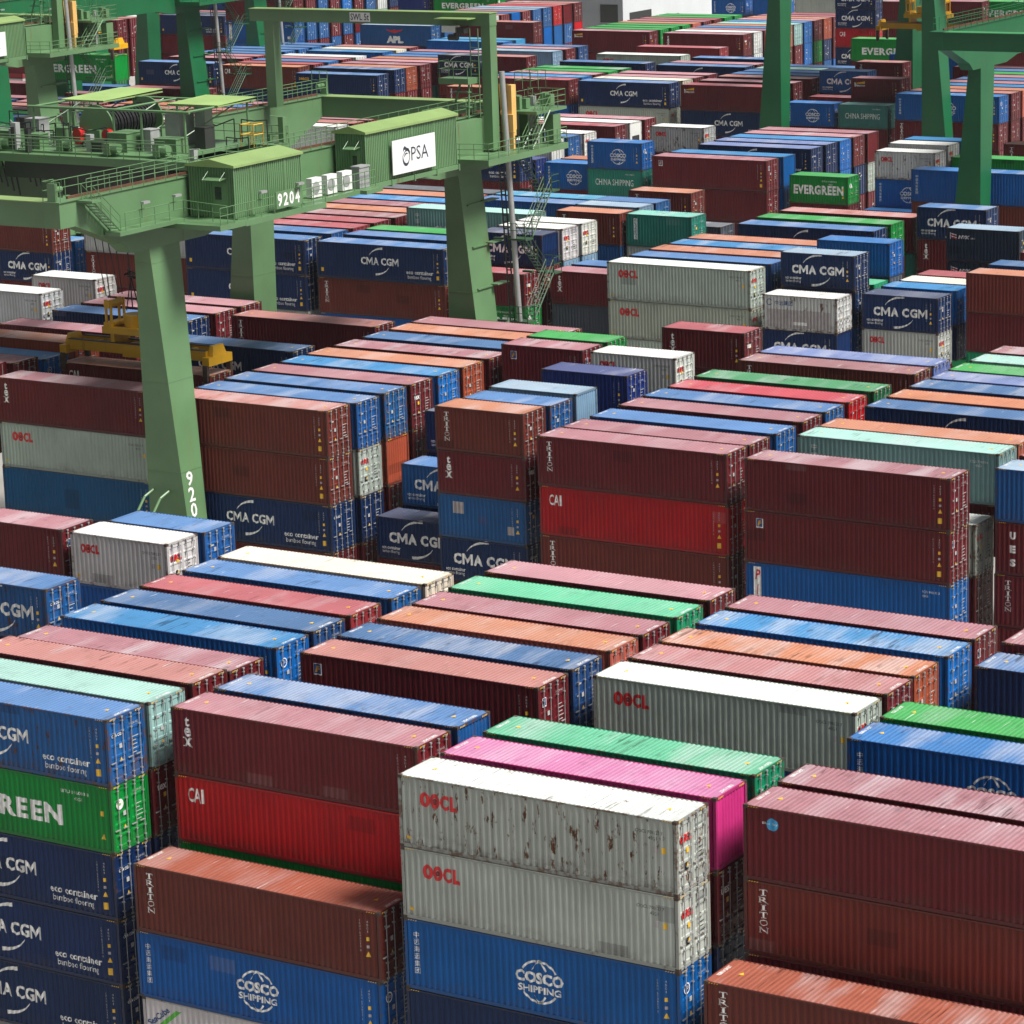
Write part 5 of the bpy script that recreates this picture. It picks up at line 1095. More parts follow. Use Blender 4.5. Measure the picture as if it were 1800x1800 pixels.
(-188.9, 319.5, -40.9, 12.192, 2.896, 'mar', '', 'n', 'd'),
(-188.9, 322.84, -40.9, 12.192, 2.896, 'mar', '', 'n', 'd'),
(-188.9, 332.01, -40.9, 12.192, 2.896, 'mar', '', 'n', 'd'),
(-188.9, 335.1, -40.9, 12.192, 2.896, 'mar', '', 'n', 'd'),
(-188.9, 340.85, -40.9, 12.192, 2.896, 'mar', '', 'n', 'd'),
(-175.0, 313.16, -43.8, 12.192, 2.896, 'mar', '', 'n', 'd'),
(-175.2, 317.7, -40.9, 12.192, 2.896, 'mar', '', 'n', 'd'),
(-175.2, 322.2, -40.9, 12.192, 2.896, 'mar', '', 'n', 'd'),
(-175.2, 325.3, -38.0, 12.192, 2.896, 'blu', '', 'n', 'd'),
(-175.2, 325.3, -40.9, 12.192, 2.896, 'mar', '', 'n', 'd'),
(-175.2, 328.3, -38.0, 12.192, 2.896, 'blu', '', 'n', 'd'),
(-175.2, 328.3, -40.9, 12.192, 2.896, 'navy', '', 'n', 'd'),
(-175.2, 331.4, -38.0, 12.192, 2.896, 'mint', '', 'n', 'd'),
(-175.2, 331.4, -40.9, 12.192, 2.896, 'mar', '', 'n', 'd'),
(-175.2, 334.4, -38.0, 12.192, 2.896, 'blu', '', 'n', 'd'),
(-175.2, 334.4, -40.9, 12.192, 2.896, 'navy', '', 'n', 'd'),
(-161.79, 322.01, -39.55, 6.058, 2.591, 'mar', '', 'n', 'd'),
(-161.44, 312.73, -42.14, 6.058, 2.591, 'mar', '', 'n', 'd'),
(-154.75, 315.58, -39.55, 6.058, 2.591, 'mar', '', 'n', 'd'),
(-161.6, 318.7, -42.14, 6.058, 2.591, 'mar', '', 'n', 'd'),
(-162.08, 331.75, -39.55, 6.058, 2.591, 'mar', '', 'n', 'd'),
(-166.6, 350.46, -38.0, 12.192, 2.896, 'cos', '', 'cosco', 'd'),
(-166.6, 350.46, -40.9, 12.192, 2.896, 'mar', '', 'n', 'd'),
(-147.3, 311.31, -43.8, 12.192, 2.896, 'mar', '', 'n', 'd'),
(-147.3, 314.6, -43.8, 12.192, 2.896, 'mar', '', 'n', 'd'),
(-147.3, 317.6, -38.0, 12.192, 2.896, 'sal', '', 'n', 'd'),
(-147.3, 317.6, -40.9, 12.192, 2.896, 'mar', '', 'n', 'd'),
(-147.3, 320.7, -38.0, 12.192, 2.896, 'sky', '', 'n', 'd'),
(-147.3, 320.7, -40.9, 12.192, 2.896, 'navy', '', 'n', 'd'),
(-147.3, 323.7, -38.0, 12.192, 2.896, 'mar', 'pnk', 'n', 'd'),
(-147.3, 323.7, -40.9, 12.192, 2.896, 'mar', '', 'n', 'd'),
(-147.3, 326.8, -38.0, 12.192, 2.896, 'blu', '', 'n', 'd'),
(-147.3, 326.8, -40.9, 12.192, 2.896, 'mar', '', 'n', 'd'),
(-147.3, 329.8, -38.0, 12.192, 2.896, 'mar', 'pnk', 'n', 'd'),
(-147.3, 329.8, -40.9, 12.192, 2.896, 'mar', '', 'n', 'd'),
(-147.3, 332.9, -38.0, 12.192, 2.896, 'egr', '', 'n', 'd'),
(-147.3, 332.9, -40.9, 12.192, 2.896, 'mar', '', 'n', 'd'),
(-147.3, 335.9, -38.0, 12.192, 2.896, 'blu', '', 'n', 'd'),
(-147.3, 335.9, -40.9, 12.192, 2.896, 'mar', '', 'n', 'd'),
(-202.4, 313.74, -40.9, 12.192, 2.896, 'cos', '', 'n', 'd'),
(-202.4, 313.74, -43.8, 12.192, 2.896, 'mar', '', 'n', 'd'),
(-202.4, 316.7, -40.9, 12.192, 2.896, 'cos', '', 'n', 'd'),
(-202.4, 319.8, -40.9, 12.192, 2.896, 'mar', '', 'n', 'd'),
(-202.4, 322.8, -38.0, 12.192, 2.896, 'egr', '', 'n', 'd'),
(-202.4, 322.8, -40.9, 12.192, 2.896, 'mar', '', 'n', 'd'),
(-202.4, 325.9, -40.9, 12.192, 2.896, 'mar', '', 'n', 'd'),
(-203.0, 332.72, -40.9, 12.192, 2.896, 'mar', '', 'n', 'd'),
(-203.4, 342.26, -40.9, 12.192, 2.896, 'mar', '', 'n', 'd'),
(-203.2, 352.0, -40.9, 12.192, 2.896, 'mar', '', 'n', 'd'),
(-210.16, 326.85, -39.55, 6.058, 2.591, 'mar', '', 'n', 'd'),
(-217.14, 326.85, -39.55, 6.058, 2.591, 'brn', '', 'tri', 'd'),
(-217.14, 326.85, -42.14, 6.058, 2.591, 'mar', '', 'n', 'd'),
(-209.43, 316.77, -42.14, 6.058, 2.591, 'mar', '', 'n', 'd'),
(-222.4, 342.99, -40.9, 12.192, 2.896, 'mar', '', 'n', 'd'),
(-222.4, 346.19, -40.9, 12.192, 2.896, 'mar', '', 'n', 'd'),
(-222.4, 349.29, -40.9, 12.192, 2.896, 'navy', '', 'n', 'd'),
(-236.0, 352.6, -40.9, 12.192, 2.896, 'navy', '', 'n', 'd'),
(-235.9, 355.68, -38.0, 12.192, 2.896, 'cyan', '', 'n', 'd'),
(-235.9, 355.68, -40.9, 12.192, 2.896, 'mar', '', 'n', 'd'),
(-228.4, 312.09, -40.9, 12.192, 2.896, 'mar', '', 'n', 'd'),
(-230.0, 318.19, -40.9, 12.192, 2.896, 'mar', '', 'n', 'd'),
(-230.0, 320.73, -40.9, 12.192, 2.896, 'mar', '', 'n', 'd'),
(-230.0, 324.0, -40.9, 12.192, 2.896, 'mar', '', 'n', 'd'),
(-230.0, 327.3, -40.9, 12.192, 2.896, 'teal', '', 'n', 'd'),
(-230.0, 330.4, -38.0, 12.192, 2.896, 'sal', '', 'n', 'd'),
(-230.0, 330.4, -40.9, 12.192, 2.896, 'mar', '', 'n', 'd'),
(-230.0, 333.5, -38.0, 12.192, 2.896, 'blu', '', 'n', 'd'),
(-230.0, 333.5, -40.9, 12.192, 2.896, 'mar', '', 'n', 'd'),
(-230.0, 336.5, -38.0, 12.192, 2.896, 'blu', '', 'n', 'd'),
(-230.0, 336.5, -40.9, 12.192, 2.896, 'mar', '', 'n', 'd'),
(-230.0, 339.6, -38.0, 12.192, 2.896, 'mar', 'pnk', 'n', 'd'),
(-230.0, 339.6, -40.9, 12.192, 2.896, 'mar', '', 'n', 'd'),
(-244.3, 317.99, -43.8, 12.192, 2.896, 'mar', '', 'n', 'd'),
(-244.3, 321.2, -38.0, 12.192, 2.896, 'mar', 'redm', 'n', 'd'),
(-244.3, 321.2, -40.9, 12.192, 2.896, 'mar', '', 'n', 'd'),
(-244.3, 324.3, -38.0, 12.192, 2.896, 'blu', '', 'n', 'd'),
(-244.3, 324.3, -40.9, 12.192, 2.896, 'navy', '', 'n', 'd'),
(-244.3, 327.4, -38.0, 12.192, 2.896, 'mar', 'pnk', 'n', 'd'),
(-244.3, 327.4, -40.9, 12.192, 2.896, 'mar', '', 'n', 'd'),
(-244.3, 330.5, -38.0, 12.192, 2.896, 'wht', '', 'n', 'd'),
(-244.3, 330.5, -40.9, 12.192, 2.896, 'mar', '', 'n', 'd'),
(-244.3, 336.6, -40.9, 12.192, 2.896, 'navy', '', 'n', 'd'),
(-244.3, 339.7, -38.0, 12.192, 2.896, 'cream', '', 'n', 'd'),
(-244.3, 339.7, -40.9, 12.192, 2.896, 'mar', '', 'n', 'd'),
(-244.3, 342.7, -38.0, 12.192, 2.896, 'mar', 'sal2', 'n', 'd'),
(-244.3, 342.7, -40.9, 12.192, 2.896, 'mar', '', 'n', 'd'),
(-258.4, 318.99, -40.9, 12.192, 2.896, 'mar', '', 'n', 'd'),
(-258.4, 325.2, -38.0, 12.192, 2.896, 'mar', 'pnk', 'n', 'd'),
(-258.4, 325.2, -40.9, 12.192, 2.896, 'mar', '', 'n', 'd'),
(-258.4, 328.3, -38.0, 12.192, 2.896, 'mar', 'pnk', 'n', 'd'),
(-258.4, 328.3, -40.9, 12.192, 2.896, 'mar', '', 'n', 'd'),
(-258.4, 331.4, -38.0, 12.192, 2.896, 'blu', '', 'n', 'd'),
(-258.4, 331.4, -40.9, 12.192, 2.896, 'mar', '', 'n', 'd'),
(-258.4, 334.4, -38.0, 12.192, 2.896, 'blu', '', 'n', 'd'),
(-258.4, 334.4, -40.9, 12.192, 2.896, 'navy', '', 'n', 'd'),
(-258.4, 337.5, -38.0, 12.192, 2.896, 'blu', '', 'n', 'd'),
(-258.4, 337.5, -40.9, 12.192, 2.896, 'navy', '', 'n', 'd'),
(-258.4, 340.5, -38.0, 12.192, 2.896, 'blu', '', 'n', 'd'),
(-258.4, 340.5, -40.9, 12.192, 2.896, 'navy', '', 'n', 'd'),
(-258.4, 343.6, -38.0, 12.192, 2.896, 'blu', '', 'n', 'd'),
(-258.4, 343.6, -40.9, 12.192, 2.896, 'navy', '', 'n', 'd'),
(-272.0, 316.0, -40.23, 12.192, 2.896, 'dgrn', '', 'n', 'd'),  # green stack in shadow, its shade put into a darker paint colour
(-272.0, 316.0, -43.13, 12.192, 2.896, 'dgrn', '', 'n', 'd'),
(-260.0, 371.57, -40.9, 12.192, 2.896, 'navy', '', 'n', 'd'),
(-260.0, 371.57, -43.8, 12.192, 2.896, 'mar', '', 'n', 'd'),
(-260.0, 375.0, -38.0, 12.192, 2.896, 'blu', 'lblu', 'n', 'd'),
(-260.0, 375.0, -40.9, 12.192, 2.896, 'navy', '', 'n', 'd'),
(-260.0, 375.0, -43.8, 12.192, 2.896, 'mar', '', 'n', 'd'),
(-260.0, 378.0, -38.0, 12.192, 2.896, 'mar', 'sal2', 'n', 'd'),
(-260.0, 378.0, -40.9, 12.192, 2.896, 'mar', '', 'n', 'd'),
(-247.0, 378.0, -40.76, 12.192, 2.896, 'mar', '', 'n', 'd'),
(-247.0, 378.0, -43.67, 12.192, 2.896, 'mar', '', 'n', 'd'),
(-223.8, 370.19, -40.9, 12.192, 2.896, 'mar', '', 'n', 'd'),
(-223.8, 370.19, -43.8, 12.192, 2.896, 'mar', '', 'n', 'd'),
(-223.8, 373.3, -38.0, 12.192, 2.896, 'egr', '', 'n', 'd'),
(-223.8, 373.3, -40.9, 12.192, 2.896, 'mar', '', 'n', 'd'),
(-223.8, 373.3, -43.8, 12.192, 2.896, 'mar', '', 'n', 'd'),
(-223.8, 376.3, -38.0, 12.192, 2.896, 'egr', '', 'n', 'd'),
(-223.8, 376.3, -40.9, 12.192, 2.896, 'mar', '', 'n', 'd'),
(-223.8, 379.4, -38.0, 12.192, 2.896, 'egr', '', 'n', 'd'),
(-223.8, 379.4, -40.9, 12.192, 2.896, 'mar', '', 'n', 'd'),
(-223.8, 382.4, -38.0, 12.192, 2.896, 'sal', '', 'n', 'd'),
(-223.8, 382.4, -40.9, 12.192, 2.896, 'mar', '', 'n', 'd'),
(-223.8, 385.5, -38.0, 12.192, 2.896, 'mar', '', 'n', 'd'),
(-223.8, 385.5, -40.9, 12.192, 2.896, 'mar', '', 'n', 'd'),
(-223.8, 388.5, -38.0, 12.192, 2.896, 'mar', 'redm', 'n', 'd'),
(-223.8, 388.5, -40.9, 12.192, 2.896, 'mar', '', 'n', 'd'),
(-223.8, 391.6, -38.0, 12.192, 2.896, 'egr', '', 'n', 'd'),
(-223.8, 391.6, -40.9, 12.192, 2.896, 'mar', '', 'n', 'd'),
(-223.8, 394.6, -38.0, 12.192, 2.896, 'egr', '', 'n', 'd'),
(-223.8, 394.6, -40.9, 12.192, 2.896, 'mar', '', 'n', 'd'),
(-209.0, 369.35, -40.9, 12.192, 2.896, 'mar', '', 'n', 'd'),
(-209.0, 369.35, -43.8, 12.192, 2.896, 'mar', '', 'n', 'd'),
(-209.0, 372.4, -40.9, 12.192, 2.896, 'wht', '', 'n', 'd'),
(-209.0, 372.4, -43.8, 12.192, 2.896, 'mar', '', 'n', 'd'),
(-209.0, 375.3, -38.0, 12.192, 2.896, 'mar', '', 'n', 'd'),
(-209.0, 375.3, -40.9, 12.192, 2.896, 'mar', '', 'n', 'd'),
(-209.0, 375.3, -43.8, 12.192, 2.896, 'mar', '', 'n', 'd'),
(-209.0, 378.3, -38.0, 12.192, 2.896, 'sky', '', 'n', 'd'),
(-209.0, 378.3, -40.9, 12.192, 2.896, 'mar', '', 'n', 'd'),
(-209.0, 381.2, -38.0, 12.192, 2.896, 'sal', '', 'n', 'd'),
(-209.0, 381.2, -40.9, 12.192, 2.896, 'mar', '', 'n', 'd'),
(-209.0, 384.2, -40.9, 12.192, 2.896, 'mar', '', 'n', 'd'),
(-209.0, 387.1, -40.9, 12.192, 2.896, 'sky', '', 'n', 'd'),
(-209.0, 387.1, -43.8, 12.192, 2.896, 'mar', '', 'n', 'd'),
(-209.0, 390.1, -40.9, 12.192, 2.896, 'egr', '', 'n', 'd'),
(-209.0, 390.1, -43.8, 12.192, 2.896, 'mar', '', 'n', 'd'),
(-209.0, 393.0, -40.9, 12.192, 2.896, 'navy', '', 'n', 'd'),
(-209.0, 393.0, -43.8, 12.192, 2.896, 'blu', '', 'n', 'd'),
(-209.0, 396.0, -38.0, 12.192, 2.896, 'mar', '', 'n', 'd'),
(-209.0, 396.0, -40.9, 12.192, 2.896, 'mar', '', 'n', 'd'),
(-209.0, 396.0, -43.8, 12.192, 2.896, 'sky', '', 'n', 'd'),
(-209.0, 398.9, -38.0, 12.192, 2.896, 'mar', 'redm', 'n', 'd'),
(-209.0, 398.9, -40.9, 12.192, 2.896, 'mar', '', 'n', 'd'),
(-209.0, 398.9, -43.8, 12.192, 2.896, 'sky', '', 'n', 'd'),
(-180.3, 367.84, -40.9, 12.192, 2.896, 'mar', '', 'n', 'd'),
(-193.27, 389.5, -44.07, 6.058, 2.591, 'mar', '', 'n', 'd'),
(-153.0, 339.04, -38.0, 12.192, 2.896, 'mar', '', 'bcn', 'd'),
(-153.0, 339.04, -40.9, 12.192, 2.896, 'mar', '', 'n', 'd'),
(-147.0, 369.0, -35.1, 12.192, 2.896, 'blu', '', 'n', 'd'),
(-147.0, 369.0, -38.0, 12.192, 2.896, 'blu', '', 'n', 'd'),
(-147.0, 369.0, -40.9, 12.192, 2.896, 'mar', '', 'n', 'd'),
(-133.5, 369.0, -35.1, 12.192, 2.896, 'blu', '', 'n', 'd'),
(-133.5, 369.0, -38.0, 12.192, 2.896, 'blu', '', 'n', 'd'),
(-133.5, 369.0, -40.9, 12.192, 2.896, 'mar', '', 'n', 'd'),
(-177.46, 389.0, -37.55, 6.058, 2.591, 'mar', '', 'n', 'd'),
(-177.46, 389.0, -40.15, 6.058, 2.591, 'mar', '', 'n', 'd'),
(-177.46, 389.0, -42.74, 6.058, 2.591, 'mar', '', 'n', 'd'),
(-174.26, 392.0, -38.06, 12.192, 2.896, 'mar', '', 'n', 'd'),
(-174.26, 392.0, -40.96, 12.192, 2.896, 'mar', '', 'n', 'd'),
(-183.53, 384.0, -37.22, 6.058, 2.591, 'mar', '', 'n', 'd'),
(-183.53, 384.0, -39.82, 6.058, 2.591, 'mar', '', 'n', 'd'),
(-259.4, 386.2, -38.0, 12.192, 2.896, 'wht', '', 'n', 'd'),
(-259.4, 386.2, -40.9, 12.192, 2.896, 'navb', '', 'n', 'd'),
(-259.4, 386.2, -43.8, 12.192, 2.896, 'mar', '', 'n', 'd'),
(-259.4, 389.15, -38.0, 12.192, 2.896, 'mar', 'sal2', 'n', 'd'),
(-259.4, 389.15, -40.9, 12.192, 2.896, 'blu', '', 'n', 'd'),
(-259.4, 389.15, -43.8, 12.192, 2.896, 'mar', '', 'n', 'd'),
(-259.4, 392.1, -38.0, 12.192, 2.896, 'cos', '', 'n', 'p'),
(-259.4, 392.1, -40.9, 12.192, 2.896, 'blu', '', 'n', 'p'),
(-259.4, 392.1, -43.8, 12.192, 2.896, 'mar', '', 'n', 'd'),
(-259.4, 395.05, -38.0, 12.192, 2.896, 'mar', 'sal2', 'n', 'd'),
(-259.4, 395.05, -40.9, 12.192, 2.896, 'redm', '', 'n', 'p'),
(-259.4, 395.05, -43.8, 12.192, 2.896, 'mar', '', 'n', 'd'),
(-259.4, 398.0, -38.0, 12.192, 2.896, 'blu', 'lblu', 'n', 'd'),
(-259.4, 398.0, -40.9, 12.192, 2.896, 'ora', '', 'n', 'p'),
(-259.4, 398.0, -43.8, 12.192, 2.896, 'navy', '', 'n', 'd'),
(-259.4, 400.95, -40.9, 12.192, 2.896, 'cos', '', 'n', 'p'),
(-259.4, 400.95, -43.8, 12.192, 2.896, 'mar', '', 'n', 'd'),
(-259.4, 403.9, -40.9, 12.192, 2.896, 'blu', '', 'n', 'p'),
(-259.4, 403.9, -43.8, 12.192, 2.896, 'blu', '', 'n', 'd'),
(-259.4, 406.85, -40.9, 12.192, 2.896, 'blu', '', 'n', 'd'),
(-259.4, 406.85, -43.8, 12.192, 2.896, 'mar', '', 'n', 'd'),
(-259.4, 409.8, -40.9, 12.192, 2.896, 'red', '', 'n', 'p'),
(-259.4, 409.8, -43.8, 12.192, 2.896, 'mar', '', 'n', 'd'),
(-279.7, 366.0, -31.56, 12.192, 2.896, 'mar', '', 'n', 'd'),
(-279.7, 366.0, -40.27, 12.192, 2.896, 'cos', '', 'pil', 'd'),
(-279.7, 369.03, -31.56, 12.192, 2.896, 'blu', '', 'n', 'd'),
(-279.7, 369.03, -34.46, 12.192, 2.896, 'mar', '', 'n', 'd'),
(-279.7, 369.03, -37.37, 12.192, 2.896, 'blu', '', 'n', 'd'),
(-279.7, 369.03, -40.27, 12.192, 2.896, 'mar', '', 'n', 'd'),
(-279.7, 372.06, -31.56, 12.192, 2.896, 'sky', '', 'n', 'd'),
(-279.7, 372.06, -34.46, 12.192, 2.896, 'blu', '', 'n', 'd'),
(-279.7, 372.06, -37.37, 12.192, 2.896, 'blu', '', 'n', 'd'),
(-279.7, 372.06, -40.27, 12.192, 2.896, 'mar', '', 'n', 'd'),
(-279.7, 375.09, -31.56, 12.192, 2.896, 'mar', '', 'n', 'd'),
(-279.7, 375.09, -34.46, 12.192, 2.896, 'mar', '', 'n', 'd'),
(-279.7, 375.09, -37.37, 12.192, 2.896, 'mar', '', 'n', 'd'),
(-279.7, 375.09, -40.27, 12.192, 2.896, 'blu', '', 'n', 'd'),
(-279.7, 378.12, -31.56, 12.192, 2.896, 'blu', '', 'n', 'd'),
(-279.7, 378.12, -34.46, 12.192, 2.896, 'sky', '', 'n', 'd'),
(-279.7, 378.12, -37.37, 12.192, 2.896, 'blu', '', 'n', 'd'),
(-279.7, 378.12, -40.27, 12.192, 2.896, 'mar', '', 'n', 'd'),
(-279.7, 381.15, -31.56, 12.192, 2.896, 'mar', '', 'n', 'd'),
(-279.7, 381.15, -34.46, 12.192, 2.896, 'mar', '', 'n', 'd'),
(-279.7, 381.15, -37.37, 12.192, 2.896, 'mar', '', 'n', 'p'),
(-279.7, 381.15, -40.27, 12.192, 2.896, 'blu', '', 'n', 'd'),
(-279.7, 384.18, -31.56, 12.192, 2.896, 'navy', '', 'n', 'd'),
(-279.7, 384.18, -34.46, 12.192, 2.896, 'blu', '', 'n', 'd'),
(-279.7, 384.18, -37.37, 12.192, 2.896, 'navy', '', 'n', 'd'),
(-279.7, 384.18, -40.27, 12.192, 2.896, 'mar', '', 'n', 'd'),
(-279.7, 387.21, -31.56, 12.192, 2.896, 'mint', '', 'n', 'd'),
(-279.7, 387.21, -34.46, 12.192, 2.896, 'wht', '', 'n', 'd'),
(-279.7, 387.21, -37.37, 12.192, 2.896, 'mint', '', 'n', 'd'),
(-279.7, 387.21, -40.27, 12.192, 2.896, 'mar', '', 'n', 'd'),
(-279.7, 390.24, -31.56, 12.192, 2.896, 'blu', '', 'n', 'd'),
(-279.7, 390.24, -34.46, 12.192, 2.896, 'navy', '', 'n', 'd'),
(-279.7, 390.24, -37.37, 12.192, 2.896, 'mar', '', 'n', 'd'),
(-279.7, 390.24, -40.27, 12.192, 2.896, 'mar', '', 'n', 'd'),
(-315.1, 369.5, -40.9, 12.192, 2.896, 'mar', '', 'n', 'd'),
(-315.1, 369.5, -43.8, 12.192, 2.896, 'mar', '', 'n', 'd'),
(-315.1, 372.5, -38.0, 12.192, 2.896, 'mar', 'sal2', 'n', 'd'),
(-315.1, 372.5, -40.9, 12.192, 2.896, 'mar', '', 'n', 'd'),
(-315.1, 372.5, -43.8, 12.192, 2.896, 'mar', '', 'n', 'd'),
(-315.1, 375.5, -38.0, 12.192, 2.896, 'wht', '', 'oocl', 'd'),
(-315.1, 375.5, -40.9, 12.192, 2.896, 'mar', '', 'n', 'd'),
(-315.1, 375.5, -43.8, 12.192, 2.896, 'mar', '', 'n', 'd'),
(-315.1, 378.5, -38.0, 12.192, 2.896, 'mar', 'sal2', 'n', 'd'),
(-315.1, 378.5, -40.9, 12.192, 2.896, 'blu', '', 'n', 'd'),
(-315.1, 378.5, -43.8, 12.192, 2.896, 'mar', '', 'n', 'd'),
(-328.4, 371.0, -38.0, 12.192, 2.896, 'mar', '', 'n', 'd'),
(-328.4, 371.0, -40.9, 12.192, 2.896, 'mar', '', 'n', 'd'),
(-328.4, 371.0, -43.8, 12.192, 2.896, 'mar', '', 'n', 'd'),
(-302.2, 379.0, -43.8, 12.192, 2.896, 'mar', '', 'n', 'd'),
(-302.2, 382.2, -38.0, 12.192, 2.896, 'dgr', '', 'n', 'd'),
(-302.2, 382.2, -40.9, 12.192, 2.896, 'sky', '', 'n', 'd'),
(-302.2, 382.2, -43.8, 12.192, 2.896, 'mar', '', 'n', 'd'),
(-302.2, 385.2, -38.0, 12.192, 2.896, 'mar', '', 'n', 'd'),
(-302.2, 385.2, -40.9, 12.192, 2.896, 'wht', '', 'oocl', 'd'),
(-302.2, 385.2, -43.8, 12.192, 2.896, 'mar', '', 'n', 'd'),
(-302.2, 388.2, -35.1, 12.192, 2.896, 'blu', '', 'n', 'd'),
(-302.2, 388.2, -38.0, 12.192, 2.896, 'mar', '', 'n', 'd'),
(-302.2, 388.2, -40.9, 12.192, 2.896, 'mar', '', 'n', 'd'),
(-302.2, 388.2, -43.81, 12.192, 2.896, 'mar', '', 'n', 'd'),
(-315.5, 390.0, -35.1, 12.192, 2.896, 'blu', '', 'n', 'd'),
(-315.5, 390.0, -38.0, 12.192, 2.896, 'mar', '', 'n', 'd'),
(-315.5, 390.0, -40.9, 12.192, 2.896, 'mar', '', 'n', 'd'),
(-315.5, 390.0, -43.81, 12.192, 2.896, 'mar', '', 'n', 'd'),
(-329.0, 390.0, -35.1, 12.192, 2.896, 'mar', '', 'n', 'd'),
(-329.0, 390.0, -38.0, 12.192, 2.896, 'mar', '', 'n', 'd'),
(-329.0, 390.0, -40.9, 12.192, 2.896, 'mar', '', 'n', 'd'),
(-329.0, 390.0, -43.81, 12.192, 2.896, 'mar', '', 'n', 'd'),
(-293.0, 400.0, -32.2, 12.192, 2.896, 'mar', '', 'n', 'd'),
(-293.0, 400.0, -35.1, 12.192, 2.896, 'egr', '', 'n', 'd'),
(-293.0, 400.0, -38.0, 12.192, 2.896, 'mar', '', 'n', 'd'),
(-293.0, 400.0, -40.91, 12.192, 2.896, 'mar', '', 'n', 'd'),
(-282.7, 425.0, -35.68, 12.192, 2.896, 'egr', '', 'egr', 'd'),
(-282.7, 425.0, -41.48, 12.192, 2.896, 'mar', '', 'n', 'd'),
(-296.0, 425.0, -35.68, 12.192, 2.896, 'navb', '', 'n', 'd'),
(-296.0, 425.0, -41.48, 12.192, 2.896, 'mar', '', 'n', 'd'),
(-309.3, 423.0, -35.68, 12.192, 2.896, 'navb', '', 'n', 'd'),
(-309.3, 423.0, -38.58, 12.192, 2.896, 'navy', '', 'n', 'd'),
(-309.3, 423.0, -41.48, 12.192, 2.896, 'mar', '', 'n', 'd'),
(-322.6, 423.0, -35.68, 12.192, 2.896, 'mar', '', 'n', 'd'),
(-322.6, 423.0, -38.58, 12.192, 2.896, 'blu', '', 'n', 'd'),
(-322.6, 423.0, -41.48, 12.192, 2.896, 'mar', '', 'n', 'd'),
(-239.95, 440.0, -42.37, 6.058, 2.591, 'mar', '', 'tex', 'd'),
(-239.95, 440.0, -44.97, 6.058, 2.591, 'mar', '', 'n', 'd'),
(-232.65, 440.0, -39.67, 6.058, 2.591, 'cos', '', 'cosco', 'd'),
(-232.65, 440.0, -42.27, 6.058, 2.591, 'mar', '', 'tex', 'd'),
(-232.65, 440.0, -44.86, 6.058, 2.591, 'mar', '', 'n', 'd'),
(-223.25, 436.0, -41.95, 12.192, 2.896, 'mar', '', 'n', 'd'),
(-223.25, 436.0, -44.85, 12.192, 2.896, 'mar', '', 'n', 'd')]

for i, (x, y, z, L, H, c, r, liv, end, near, label) in enumerate(DATA):
    container(x, y, z, L, H, c, r, liv, end, label, near, i)
# the rest of the yard: far or nearly hidden boxes, past the three hundred that show largest
def far_stacks():
    mb = MB(); cols = []; rr = random.Random(5)
    for (x, y, z, L, H, c, r, liv, end) in REST:
        b = z + CAMZ - H; z1 = z + CAMZ
        k = colour_of(c); rc = roof_colour(c, r); fr = tuple(v * .6 for v in k)
        def put(fn, col):
            n0 = len(mb.f); fn(); cols.extend([col] * (len(mb.f) - n0))
        q = MB(); side_panel(q, L, .155, H - .06, .012, 1)
        put(lambda: mb.add([(a + x, e + y, g + b) for a, e, g in q.v], q.f), k)
        put(lambda: mb.box(x + .05, x + L - .05, y + .06, y + CW - .01, b + .15, z1 - .02), rc)
        for x0 in (x, x + L - .16):
            for y0 in (y, y + CW - .16): put(lambda: mb.box(x0, x0 + .16, y0, y0 + .16, b, z1), fr)
        put(lambda: mb.box(x + .16, x + L - .16, y + .004, y + .064, z1 - .075, z1 - .01), fr); put(lambda: mb.box(x + .16, x + L - .16, y + .004, y + .054, b + .02, b + .165), fr)
        put(lambda: mb.box(x + L - .065, x + L - .02, y + .16, y + CW - .16, b + .02, z1 - .02), k)
        if end != 'p':
            for yy in (.42, .95, 1.5, 2.02): put(lambda: mb.box(x + L - .02, x + L + .02, y + yy - .02, y + yy + .02, b + .08, z1 - .1), (.3, .3, .3))
            for _ in range(5):
                yy = .3 + rr.random() * 1.7; zz = .5 + rr.random() * 1.8; put(lambda: mb.box(x + L - .02, x + L - .012, y + yy, y + yy + .22, b + zz, b + zz + .12), (.5, .5, .48))
    me = mesh_from('stacked_containers', mb.v, mb.f, [M['far']])
    at = me.color_attributes.new('paint', 'FLOAT_COLOR', 'CORNER'); buf = []
    for p, cl in zip(me.polygons, cols): buf += list(cl + (1.0,)) * p.loop_total
    at.data.foreach_set('color', buf)
    o = link('stacked_containers', me); tag(o, 'further rows of shipping containers in many colours, small in the distance or half buried', 'containers', None, 'stuff')
far_stacks()
# ------------------------------------------------------------------ ground
gm = mat_plain('yard_concrete', (0.30, 0.29, 0.27), 0.85, 0, .25, .08, .15)
mb = MB(); n = 12
mb.add([(-2500, -300, 0), (1500, -300, 0), (1500, 3000, 0), (-2500, 3000, 0)], [(0, 1, 2, 3)])
tag(mb.obj('ground', gm), None, None, None, 'structure')
